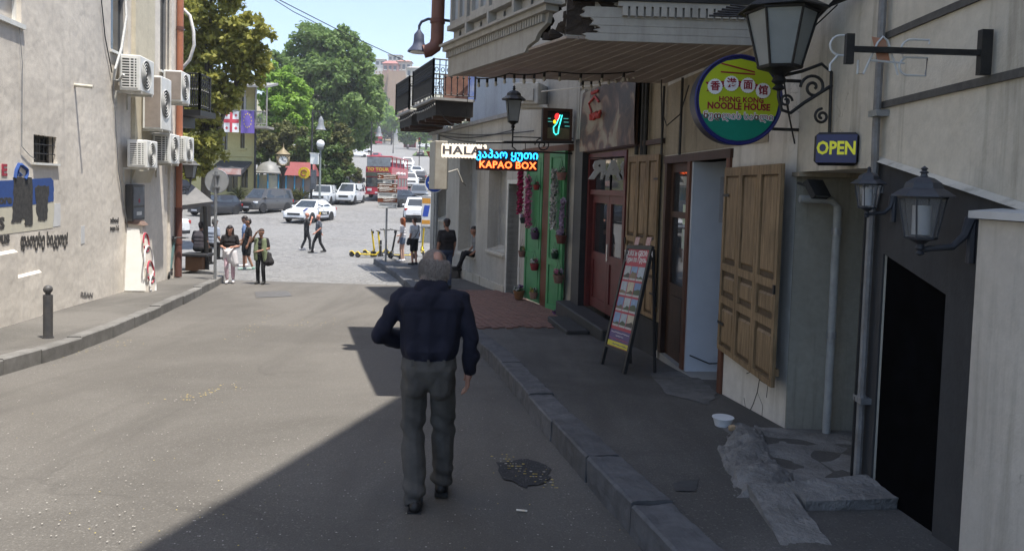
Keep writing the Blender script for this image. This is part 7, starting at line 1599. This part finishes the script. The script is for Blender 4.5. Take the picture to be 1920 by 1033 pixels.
def person(label, loc, head, H, J, prims, mats, voxel=.014, fat=1.0, folds=0.0, sleeve='short', hair='short', legs='long', face=True, hands=False, name='person', group=None, headtilt=(0, 0, 0), vfold=None, smooth=3):
    """J: joints override for a 1.75 m figure facing +y; prims: extra (a, b, ra, rb, label). One remeshed body; clothes are shells cut from the outer surface."""
    j = dict(pel=(0, 0, .95), wst=(0, .0, 1.08), chs=(0, .0, 1.30), nck=(0, -.01, 1.47), hed=(0, .02, 1.63), shL=(-.185, 0, 1.42), elL=(-.235, -.02, 1.13), wrL=(-.235, .06, .89), shR=(.185, 0, 1.42), elR=(.235, -.02, 1.13), wrR=(.235, .06, .89),
             hiL=(-.09, 0, .92), knL=(-.10, .02, .50), anL=(-.10, -.02, .085), hiR=(.09, 0, .92), knR=(.10, .02, .50), anR=(.10, -.02, .085), toL=None, toR=None); j.update(J)
    k = H / 1.75; v = {q: Vector(p) for q, p in j.items() if p is not None}
    for s in 'LR':
        if 'to' + s not in v: v['to' + s] = v['an' + s] + Vector((.015 * (1 if s == 'R' else -1), .17, -.045))
    C = []
    def c(a, b, ra, rb, l): C.append((Vector(a), Vector(b), ra, rb, l))
    X = (v['shR'] - v['shL']); X = X.normalized() if X.length > .01 else Vector((1, 0, 0))
    f = fat
    c(v['shL'] + X * .02, v['shR'] - X * .02, .062, .062, 'top'); c(v['chs'] - X * .085, v['chs'] + X * .085, .112 * f, .112 * f, 'top')
    c(v['chs'].lerp(v['nck'], .45) - X * .09, v['chs'].lerp(v['nck'], .45) + X * .09, .085, .085, 'top')
    fw = X.cross(Vector((0, 0, -1))) if abs(X.z) < .9 else Vector((0, 1, 0)); fw = Vector((0, 0, 1)).cross(X).normalized()
    c(v['wst'] - X * .065 + fw * .02 * (f - 1) * 4, v['wst'] + X * .065 + fw * .02 * (f - 1) * 4, .112 * f, .112 * f, 'top'); c(v['wst'].lerp(v['chs'], .5) - X * .07, v['wst'].lerp(v['chs'], .5) + X * .07, .112 * f, .112 * f, 'top')
    c(v['wst'].lerp(v['pel'], .6) - X * .07, v['wst'].lerp(v['pel'], .6) + X * .07, .108 * f, .108 * f, 'top')
    c(v['pel'] - X * .075, v['pel'] + X * .075, .108 * f, .108 * f, 'pants'); c(v['nck'] - Vector((0, 0, .05)), v['hed'] - Vector((0, 0, .06)), .058, .052, 'skin')
    Rh = Matrix.Rotation(headtilt[2], 3, 'Z') @ Matrix.Rotation(headtilt[0], 3, 'X') @ Matrix.Rotation(headtilt[1], 3, 'Y'); h0 = v['hed']
    hp = lambda x, y, z: h0 + Rh @ Vector((x, y, z))
    c(hp(0, -.012, .035), hp(0, .015, .03), .088, .085, 'skin'); c(hp(0, .03, -.03), hp(0, .045, -.07), .066, .045, 'skin'); c(hp(0, .095, .005), hp(0, .112, -.02), .010, .014, 'skin')
    c(hp(-.035, .082, .03), hp(.035, .082, .03), .018, .018, 'skin')
    for s in (-1, 1): c(hp(s * .086, -.005, .015), hp(s * .086, -.012, -.02), .016, .012, 'skin')
    if hair == 'short': c(hp(0, -.028, .058), hp(0, .02, .062), .092, .078, 'hair'); c(hp(0, -.05, .0), hp(0, -.045, .04), .07, .075, 'hair')
    elif hair == 'long':
        c(hp(0, -.028, .055), hp(0, .03, .062), .096, .078, 'hair'); c(hp(-.07, -.02, .03), hp(-.10, -.01, -.2), .05, .035, 'hair'); c(hp(.07, -.02, .03), hp(.10, -.01, -.2), .05, .035, 'hair'); c(hp(0, -.06, .02), hp(0, -.07, -.2), .075, .07, 'hair')
    elif hair == 'bald':
        c(hp(0, -.015, .02), hp(0, .0, .03), .095, .090, 'hair'); c(hp(0, -.045, -.02), hp(0, -.04, .02), .072, .078, 'hair'); c(hp(-.075, .0, .0), hp(.075, .0, .0), .03, .03, 'hair'); c(hp(-.05, -.05, -.06), hp(.05, -.05, -.06), .045, .045, 'hair')
        c(hp(0, .02, .045), hp(0, .03, .05), .087, .08, 'hair'); c(hp(0, -.005, .055), hp(0, .02, .06), .089, .085, 'hair'); c(hp(.014, -.068, .062), hp(.010, -.055, .085), .041, .040, 'skin')
    elif hair == 'fringe':
        for a_ in range(9): t_ = PI + (a_ - 4) * .36; x_, y_ = math.sin(t_) * .084, math.cos(t_) * .088 - .01; c(hp(x_, y_, .02), hp(x_ * .92, y_ * .95, -.05), .026, .022, 'hair')
    elif hair == 'cap': c(hp(0, -.015, .05), hp(0, .01, .055), .096, .09, 'hair'); c(hp(-.04, .10, .05), hp(.04, .10, .05), .02, .02, 'hair'); c(hp(0, -.06, .0), hp(0, -.05, .03), .065, .07, 'hair')
    for s in 'LR':
        sh, el, wr = v['sh' + s], v['el' + s], v['wr' + s]
        if sleeve == 'short': m_ = sh.lerp(el, .72); c(sh, m_, .062, .058, 'top'); c(m_, el, .046, .040, 'skin'); c(el, wr, .041, .028, 'skin')
        elif sleeve == 'long': c(sh, el, .064, .054, 'top'); c(el, wr - (wr - el).normalized() * .035, .054, .046, 'top'); c(wr - (wr - el).normalized() * .05, wr, .030, .029, 'skin')
        else: c(sh, el, .048, .040, 'skin'); c(el, wr, .040, .028, 'skin')
        d = (wr - el).normalized(); 
        if hands: hands_(c, wr, d, s, v, sleeve)
        else:
            c(wr, wr + d * .07, .030, .036, 'skin'); sd = X * (1 if s == 'L' else -1)
            for q in range(4): o = (q - 1.5) * .019; c(wr + d * .075 + fw * o, wr + d * .16 + fw * o + sd * .02, .0115, .010, 'skin')
            c(wr + d * .02 + fw * .03, wr + d * .09 + fw * .055, .013, .011, 'skin')
        hi, kn, an, to = v['hi' + s], v['kn' + s], v['an' + s], v['to' + s]
        lab = 'pants'
        if legs == 'long': c(hi, kn, .092 * (.6 + .4 * f), .066, lab); c(kn, an + Vector((0, 0, .0)), .066, .058, lab)
        elif legs == 'shorts': m_ = hi.lerp(kn, .85); c(hi, m_, .092, .085, lab); c(m_, kn, .06, .055, 'skin'); c(kn, an, .055, .038, 'skin')
        elif legs == 'hotpants': m_ = hi.lerp(kn, .35); c(hi, m_, .092, .088, lab); c(m_, kn, .072, .052, 'skin'); c(kn, an, .052, .036, 'skin')
        elif legs == 'capri': m_ = kn.lerp(an, .78); c(hi, kn, .088, .062, lab); c(kn, m_, .062, .056, lab); c(m_, an, .036, .034, 'skin')
        hl = an + (an - to).normalized() * .045; hl.z = min(an.z, to.z + .01) if abs(an.z - to.z) < .15 else an.z - .04
        c(hl, to, .044, .040, 'shoes'); c(an, hl.lerp(to, .3), .044, .045, 'shoes')
    for p in prims: c(*p)
    mb_ = MB()
    for a, b, ra, rb, l in C: mb_.hull(cap_pts(a, b, ra, rb))
    me = remesh(mb_.mesh('t', skin), voxel, smooth)
    V = np.array([q.co for q in me.vertices]); N = np.array([q.normal for q in me.vertices]); Fq = np.array([list(p.vertices)[:4] if len(p.vertices) == 4 else list(p.vertices) + [p.vertices[2]] for p in me.polygons])
    bpy.data.meshes.remove(me)
    labs = sorted({q[4] for q in C}); D = np.full((len(labs), len(V)), 9.0)
    for a, b, ra, rb, l in C:
        a, b = np.array(a), np.array(b); ab = b - a; tt = np.clip(((V - a) @ ab) / max(ab @ ab, 1e-9), 0, 1); d = np.linalg.norm(V - (a + tt[:, None] * ab), axis=1) - (ra + (rb - ra) * tt); i = labs.index(l); D[i] = np.minimum(D[i], d)
    vl = D.argmin(0)
    if folds:
        off = np.zeros(len(V))
        for i, p in enumerate(V):
            l = labs[vl[i]]
            if l in ('top', 'pants', 'jacket'):
                q = Vector(p); o = mnoise.noise(q * 7) * .9 + mnoise.noise(Vector((q.x * 16, q.y * 16, q.z * 7))) * .5
                if vfold: o += vfold(q, l)
                off[i] = o * folds
        V = V + N * off[:, None]
    fl = D[:, Fq].sum(2).argmin(0)
    isk = labs.index('skin') if 'skin' in labs else -1
    body_in = V.copy(); clothed = vl != isk; body_in[clothed] -= N[clothed] * .010
    bm_mesh = submesh('person', body_in * k, Fq, np.ones(len(Fq), bool), mats.get('skin', skin))
    root = link(name, bm_mesh, None, loc, head); tag(root, label, 'person', group)
    names = {'top': 'shirt', 'pants': 'trousers' if legs in ('long', 'capri') else 'shorts', 'hair': 'hair' if hair != 'cap' else 'cap', 'shoes': 'shoes'}
    for i, l in enumerate(labs):
        if l == 'skin': continue
        if (fl == i).sum() == 0: continue
        link(names.get(l, l), submesh(names.get(l, l), V * k, Fq, fl == i, mats[l]), root)
    if face:
        for s in (-1, 1): MB().sph(tuple((hp(s * .034, .088, .012)) * k), .010 * k, 8, 6).build('eye', rubber, root)
        MB().sph(tuple(hp(0, .088, -.045) * k), (.022 * k, .008 * k, .006 * k), 8, 6).build('mouth', M('lip', (.35, .10, .09)), root)
    root['_k'] = k
    return root, v, k, hp
def hands_(c, wr, d, s, v, sleeve):
    """detailed relaxed hand: palm, four unequal bent fingers, thumb from the side"""
    sg = 1 if s == 'L' else -1
    fwd = Vector((0, 1, 0)); side = Vector((sg, 0, 0))          # palm faces the body
    d = d.normalized(); b = (fwd - d * fwd.dot(d)).normalized(); n_ = d.cross(b) * (1 if (d.cross(b)).dot(side) > 0 else -1)
    c(wr - d * .01, wr + d * .02, .027, .029, 'skin')
    for q in range(3): o = (q - 1) * .020; c(wr + d * .025 + b * o * .8, wr + d * .085 + b * o * 1.2, .0175, .016, 'skin')
    for q, L_ in enumerate((.062, .075, .070, .052)):
        o = (1.5 - q) * .0185; p0 = wr + d * .088 + b * o; p1 = p0 + (d + n_ * .25 + b * .05 * (1.5 - q)).normalized() * L_ * .55; p2 = p1 + (d + n_ * .9).normalized() * L_ * .5
        c(p0, p1, .0098, .0092, 'skin'); c(p1, p2, .0090, .0076, 'skin')
    t0 = wr + d * .025 + b * .024; t1 = t0 + (d * .7 + b * .8 + n_ * .3).normalized() * .042; t2 = t1 + (d + b * .25 + n_ * .3).normalized() * .034
    c(t0, t1, .0135, .0115, 'skin'); c(t1, t2, .011, .0085, 'skin')
def PP(u, v, dz=0): p = G(u, v, dz); return (p.x, p.y, p.z)
# ---- the old man in the foreground (seen from behind)
navy_sh = cloth('navy_shirt', (.013, .0135, .027), (.008, .0085, .018)); gtr = cloth('grey_trousers', (.094, .087, .078), (.066, .061, .056), .5); ghair = M('grey_brown_hair', (.24, .195, .17), (.13, .10, .085), 40, .8, .6, 120)
mp = Vector(PP(805, 948)); mp.y = 4.82; mp.z = gz(4.82)
mp.x = P(799, 900, 4.82).x
def mfold(q, l):
    o = 0
    if l == 'pants':
        o += .9 * max(0, 1 - (q.z - .08) / .22) * math.sin(q.z * 60 + q.x * 18); o += .7 * math.exp(-((q.z - .52) / .09) ** 2) * math.sin(q.z * 48 + q.x * 30); o += .5 * math.exp(-((q.z - .86) / .06) ** 2) * math.sin(q.x * 50 + q.z * 30)
    else:
        o += .5 * math.exp(-((abs(q.x) - .28) / .06) ** 2) * math.sin(q.z * 50 + q.x * 45); o += .5 * math.exp(-((q.z - 1.02) / .08) ** 2) * math.sin(q.x * 55 + q.z * 8); o += .5 * mnoise.noise(Vector((q.x * 9 + q.z * 6, q.y * 4, q.z * 3 - q.x * 4)))
    return o
KM = 1.0
J = dict(pel=(0, 0, .93), wst=(.0, .0, 1.06), chs=(.005, .03, 1.27), nck=(.015, .08, 1.43), hed=(.01, .15, 1.555), shL=(-.185, .06, 1.385), elL=(-.33, -.02, 1.14), wrL=(-.175, .16, 1.055), shR=(.20, .06, 1.375), elR=(.275, .0, 1.115), wrR=(.262, .06, .87),
         hiL=(-.09, 0, .90), knL=(-.10, .05, .50), anL=(-.065, -.12, .085), hiR=(.09, 0, .90), knR=(.105, .13, .50), anR=(.10, .18, .085))
extra = [((-.07, .0, 1.05), (.07, .0, 1.05), .126, .126, 'top'), ((-.075, -.005, .93), (.075, -.005, .93), .121, .121, 'pants'), ((0, .02, 1.36), (0, .05, 1.40), .10, .08, 'top'),
         ((-.09, 0, .9), (-.10, .04, .5), .096, .080, 'pants'), ((-.10, .04, .5), (-.07, -.11, .12), .079, .074, 'pants'), ((.09, 0, .9), (.105, .12, .5), .096, .080, 'pants'), ((.105, .12, .5), (.10, .17, .12), .079, .074, 'pants'),
         ((-.07, -.022, .90), (-.08, -.02, .80), .09, .088, 'pants'), ((.07, -.022, .90), (.08, -.02, .80), .09, .088, 'pants'), ((0, -.02, .90), (0, -.015, .86), .10, .09, 'pants'),
         ((-.05, .055, 1.44), (.06, .055, 1.435), .062, .062, 'top'), ((.264, .055, .925), (.275, .03, 1.0), .052, .06, 'top'), ((-.2, .18, 1.08), (-.27, .09, 1.10), .05, .058, 'top'),
         ((-.12, .02, 1.33), (.13, .02, 1.33), .10, .10, 'top'), ((-.09, .0, 1.05), (-.105, .03, 1.32), .108, .108, 'top'), ((.09, .0, 1.05), (.11, .03, 1.32), .108, .108, 'top'), ((0, -.01, 1.05), (0, .03, 1.34), .12, .11, 'top')]
root, vj, k, hp = person('elderly man from behind in navy shirt and grey trousers walking down the road', mp, hd(4), 1.75 * .985, J, extra, dict(skin=skin, top=navy_sh, pants=gtr, hair=ghair, shoes=M('black_leather', (.015, .015, .016), None, 8, .45)), .0075, .98, .013, 'long', 'bald', 'long', True, True, headtilt=(-.12, .05, .15), vfold=mfold, smooth=5)
bl_ = MB().tube([(.17 * math.cos(a) * k, (.13 * math.sin(a) - .01) * k, .985 * k) for a in [2 * PI * q / 30 for q in range(30)]], .012, 6, close=True)
MB().lathe([(.062, 0), (.070, .004), (.064, .045), (.058, .047)], 20, c=tuple((vj['nck'] + Vector((0, 0, -.012))) * k)).build('collar', navy_sh, root)
for x in (-.10, 0, .10): MB().bx((x - .008) * k, (x + .008) * k, -.150 * k, -.138 * k, .965 * k, 1.005 * k).build('belt_loop', gtr, root)
MB().hull([(x * k, y * k, z * k) for x, z in ((.055, .845), (.125, .855)) for y, dz in ((-.140, 0), (-.132, 0), (-.140, .008)) for z in (z + dz,)]).build('pocket_flap', gtr, root)
for s in (-1, 1):
    a = vj['an' + ('R' if s > 0 else 'L')]; to = vj['to' + ('R' if s > 0 else 'L')]
    MB().hull([((a.x + dx) * k, (a.y + dy) * k, z * k) for dx in (-.045, .045) for dy in (-.075, .20) for z in (.002, .03)]).build('shoe_sole', rubber, root)
m = MB(); hr = random.Random(4)
ghs = M('silver_hair_strand', (.34, .30, .27), (.2, .165, .14), 60, .7)
for _ in range(2600):
    t_ = hr.uniform(PI * .5, PI * 1.5); z_ = hr.uniform(-.10, .07); rr_h = math.sqrt(max(.15, 1 - ((z_ - .02) / .125) ** 2)); p = hp(math.sin(t_) * .097 * rr_h, math.cos(t_) * .100 * rr_h - .014, z_); q = p + (p - hp(0, 0, 0)).normalized() * hr.uniform(.003, .018) + Vector((hr.uniform(-.014, .014), 0, -hr.uniform(.008, .035))); w_ = Vector((.0024, .0010, 0))
    m.add([(p - w_) * k, (p + w_) * k, q * k], [(0, 1, 2)])
m.build('hair_strands', ghs, root)
# ---- the two women coming up the hill
blackt = cloth('black_tshirt', (.022, .02, .022)); dk = M('dark_hair', (.018, .013, .012), (.03, .02, .018), 30, .5); wcloth = cloth('white_cotton', (.72, .70, .70), (.6, .57, .58)); pinkt = cloth('pink_trousers', (.5, .30, .36), (.6, .48, .5))
wsk = [((-.08, .05, .98), (.10, .05, .98), .12, .11, 'wrap'), ((-.09, .05, .95), (-.16, .05, .62), .13, .11, 'wrap'), ((.10, .04, .95), (.12, .02, .74), .11, .07, 'wrap'), ((0, .07, .9), (-.06, .07, .7), .12, .09, 'wrap')]
person('woman in black top with white cloth round her waist and pink trousers', PP(430, 532), hd(195), 1.62, dict(elL=(-.25, -.02, 1.13), wrL=(-.10, .2, 1.12), elR=(.25, -.02, 1.13), wrR=(.14, .2, 1.1), knR=(.08, .10, .5), anR=(.06, .04, .10), knL=(-.1, .03, .5), anL=(-.1, -.08, .10)), wsk, dict(skin=skin, top=blackt, pants=pinkt, hair=dk, shoes=wcloth, wrap=wcloth), .014, .92, .003, 'short', 'long', 'capri')
olive = cloth('olive_vest', (.20, .235, .14), (.15, .18, .10)); bl_t = cloth('black_trousers', (.020, .020, .022))
vest = [((-.12, .06, 1.40), (-.13, .09, 1.05), .075, .085, 'vest'), ((.12, .06, 1.40), (.13, .09, 1.05), .075, .085, 'vest'), ((-.14, .08, 1.05), (-.17, .08, .78), .085, .065, 'vest'), ((.14, .08, 1.05), (.14, .08, .80), .085, .06, 'vest'), ((-.1, -.06, 1.35), (.1, -.06, 1.05), .09, .1, 'vest'), ((-.24, .04, 1.0), (-.33, .06, .72), .05, .12, 'bag'), ((-.28, .02, .95), (-.25, .05, .70), .07, .12, 'bag')]
r, vj, k, hp = person('woman in green vest shading her eyes, with sunglasses and black bag', PP(489, 533), hd(176), 1.55, dict(elR=(.30, .1, 1.35), wrR=(.12, .16, 1.60), elL=(-.26, .02, 1.14), wrL=(-.05, .22, 1.08), knL=(-.1, .08, .5), anL=(-.11, .02, .09)), vest, dict(skin=skin2, top=blackt, pants=bl_t, hair=M('brown_hair', (.06, .035, .025), None, 30), shoes=rubber, vest=olive, bag=blackt), .014, 1.1, .003, 'short', 'short', 'long')
for s in (-1, 1): MB().sph(tuple(hp(s * .034, .098, .018) * k), (.028 * k, .01 * k, .02 * k), 10, 6).build('sunglass_lens', rubber, r)
# ---- two men behind them
person('man in black tee and shorts walking behind the two women', PP(465, 507), hd(120), 1.72, dict(wrR=(.22, .22, 1.0), anL=(-.09, -.14, .11), anR=(.09, .12, .085), knR=(.09, .12, .5)), [], dict(skin=skin2, top=blackt, pants=bl_t, hair=dk, shoes=M('green_trainers', (.05, .28, .18), (.5, .5, .5), 12)), .016, 1.05, 0, 'short', 'short', 'shorts')
person('man in cap and blue tee beyond the man in black tee', PP(459, 500), hd(100), 1.78, {}, [], dict(skin=skin2, top=cloth('blue_tee', (.16, .24, .42)), pants=bl_t, hair=dk, shoes=wcloth), .016, 1, 0, 'short', 'cap', 'shorts')
# ---- bald men crossing the square
person('bald man in dark shirt and trousers holding a hand to his mouth', PP(574, 470), hd(-62), 1.74, dict(elR=(.24, .1, 1.2), wrR=(.1, .2, 1.45), anL=(-.09, -.20, .12), knL=(-.09, -.03, .5), anR=(.09, .16, .085), knR=(.09, .14, .5)), [], dict(skin=M('sunburnt_skin', (.52, .24, .17), None, 12), top=cloth('charcoal_shirt', (.04, .04, .042)), pants=cloth('charcoal_trousers', (.035, .036, .04)), shoes=wcloth), .016, 1.05, 0, 'short', 'none')
person('bald man in grey tee and black trousers striding after the first', PP(597, 475), hd(118), 1.72, dict(anL=(-.09, -.26, .13), knL=(-.09, -.05, .5), anR=(.09, .26, .085), knR=(.09, .2, .5), wrL=(-.24, .2, .95), wrR=(.24, -.15, .92)), [], dict(skin=M('sunburnt_skin', (.52, .24, .17)), top=cloth('slate_tee', (.10, .11, .13)), pants=bl_t, shoes=rubber), .016, 1.2, 0, 'short', 'none')
# ---- seated pair on the left
sit = dict(pel=(0, 0, .55), wst=(0, .02, .68), chs=(0, .06, .90), nck=(0, .1, 1.07), hed=(0, .15, 1.22), shL=(-.185, .08, 1.02), elL=(-.24, .05, .76), wrL=(-.2, .2, .62), shR=(.185, .08, 1.02), elR=(.24, .05, .76), wrR=(.2, .2, .62), hiL=(-.09, .05, .52), knL=(-.12, .45, .52), anL=(-.12, .45, .09), hiR=(.09, .05, .52), knR=(.12, .45, .52), anR=(.12, .45, .09))
p = PP(368, 507, .165); person('man in dark tee sitting with his back turned beside the parasol mast', (p[0] + .05, p[1] + .05, p[2] + .12), hd(-8), 1.75, sit, [], dict(skin=skin2, top=cloth('dark_tee', (.05, .045, .055)), pants=bl_t, hair=dk, shoes=rubber), .016, 1.05)
person('man in grey cap and pale blue shirt sitting beyond him', (p[0] + .15, p[1] + .75, p[2] + .2), hd(-20), 1.75, sit, [], dict(skin=skin2, top=cloth('pale_blue_shirt', (.28, .32, .40)), pants=bl_t, hair=cloth('grey_cap', (.1, .1, .1)), shoes=rubber), .016, 1.0, 0, 'short', 'cap')
# ---- people at the right corner
person('red haired woman in white tee and denim shorts on the kerb corner', PP(754, 491, .17), hd(78), 1.66, dict(knL=(-.1, .04, .5), wrR=(.2, .2, 1.05)), [], dict(skin=M('pale_skin', (.58, .36, .28), None, 12), top=wcloth, pants=cloth('denim', (.18, .23, .32)), hair=M('red_hair', (.30, .09, .035), None, 30), shoes=wcloth), .015, .9, 0, 'short', 'long', 'hotpants')
r, vj, k, hp = person('man in white tee and black shorts with a black shoulder bag', PP(776, 497, .17), hd(55), 1.72, {}, [((-.24, .05, .95), (-.26, .05, .82), .07, .09, 'bag')], dict(skin=skin, top=cloth('white_tee', (.55, .56, .60)), pants=bl_t, hair=M('brown_hair', (.06, .035, .025)), shoes=rubber, bag=rubber), .015, 1.08, 0, 'short', 'short', 'shorts')
MB().tube([(.16 * k, -.05 * k, 1.47 * k), (.03 * k, -.15 * k, 1.25 * k), (-.12 * k, -.14 * k, 1.05 * k), (-.23 * k, -.02 * k, .93 * k)], .012, 4).build('bag_strap', rubber, r)
q = P(836, 500, 19.7); person('big bearded man in black shirt standing in the shade by the corner house', (q.x, q.y, gz(q.y) + .17), hd(35), 1.84, dict(), [((-.07, .02, 1.0), (.07, .02, 1.0), .13, .13, 'top'), ((0, .05, 1.555), (0, .07, 1.545), .06, .045, 'hair')], dict(skin=skin2, top=blackt, pants=cloth('blue_jeans', (.05, .07, .12)), hair=dk, shoes=rubber), .015, 1.18, .003)
sw = FG.w(gS(884), .0, 0)
sit2 = dict(sit); sit2.update(knL=(-.08, .42, .60), anL=(-.06, .62, .20), knR=(.12, .42, .56), anR=(.12, .52, .12))
zs_ = o_w2[2]
r, vj, k, hp = person('young man in black tracksuit sitting in the deep window recess', (FG.w(gS(889), -.15, 0).x, FG.w(gS(889), -.15, 0).y, zs_ - .50), FG.a + .1, 1.75, sit2, [], dict(skin=skin2, top=cloth('grey_tee', (.2, .2, .2)), pants=bl_t, hair=dk, shoes=rubber), .015, 1.0)
# far pedestrians by the plants and bus stop
t0 = None
for k_, (u, v, lab, col) in enumerate(((572, 366, 'person in black beside the red moped near the ivy bank', (.02, .02, .02)), (765, 276, 'tiny person waiting beside the far bus shelter', (.3, .25, .3)), (672, 368, 'person in pale shirt standing left of the tour bus', (.45, .4, .38)))):
    person(lab, PP(u, v + 4), hd(150 + 40 * k_), 1.7, {}, [], dict(skin=skin2, top=cloth('far_shirt_%d' % k_, col), pants=bl_t, hair=dk, shoes=rubber), .03, 1.0, face=False, group='distant pedestrians')
p = PP(572, 372); t = thing('moped', 'red moped parked by the plants near the ivy bank', 'moped', (p[0], p[1] - .6, p[2]), hd(200))
MB().cbx(-.6, .3, -.14, .14, .35, .75, .06).build('body', redc, t); MB().tube([(.35, 0, .4), (.55, 0, 1.0), (.5, 0, 1.1)], .06, 8).build('steering_column', redc, t); MB().tube([(.5, -.3, 1.1), (.5, .3, 1.1)], .02, 6).build('handlebar', rubber, t); MB().cbx(-.6, .0, -.13, .13, .751, .85, .03).build('seat', rubber, t)
for x in (-.5, .6): MB().lathe([(.14, -.05), (.22, -.05), (.25, 0), (.22, .05), (.14, .05)], 18, c=(x, 0, .25), M=Matrix.Rotation(PI / 2, 3, 'X')).build('wheel', rubber, t)
for o in bpy.data.objects:
    if '_k' in o: del o['_k']
# ================================================================ thin summer haze over the valley
def haze():
    m = bpy.data.materials.new('thin_haze'); m.use_nodes = True; nt = m.node_tree
    for n in list(nt.nodes):
        if n.type != 'OUTPUT_MATERIAL': nt.nodes.remove(n)
    v = nt.nodes.new('ShaderNodeVolumePrincipled'); v.inputs['Color'].default_value = (.93, .95, 1, 1); v.inputs['Density'].default_value = .00055; v.inputs['Anisotropy'].default_value = .2
    nt.links.new(v.outputs[0], nt.nodes['Material Output'].inputs['Volume'])
    o = MB().bx(-1700, 1700, -60, 1650, -6, 150).build('haze', m); tag(o, 'thin pale summer haze softening the far hill and trees', 'haze', kind='stuff')
haze()
S.cycles.volume_bounces = 0
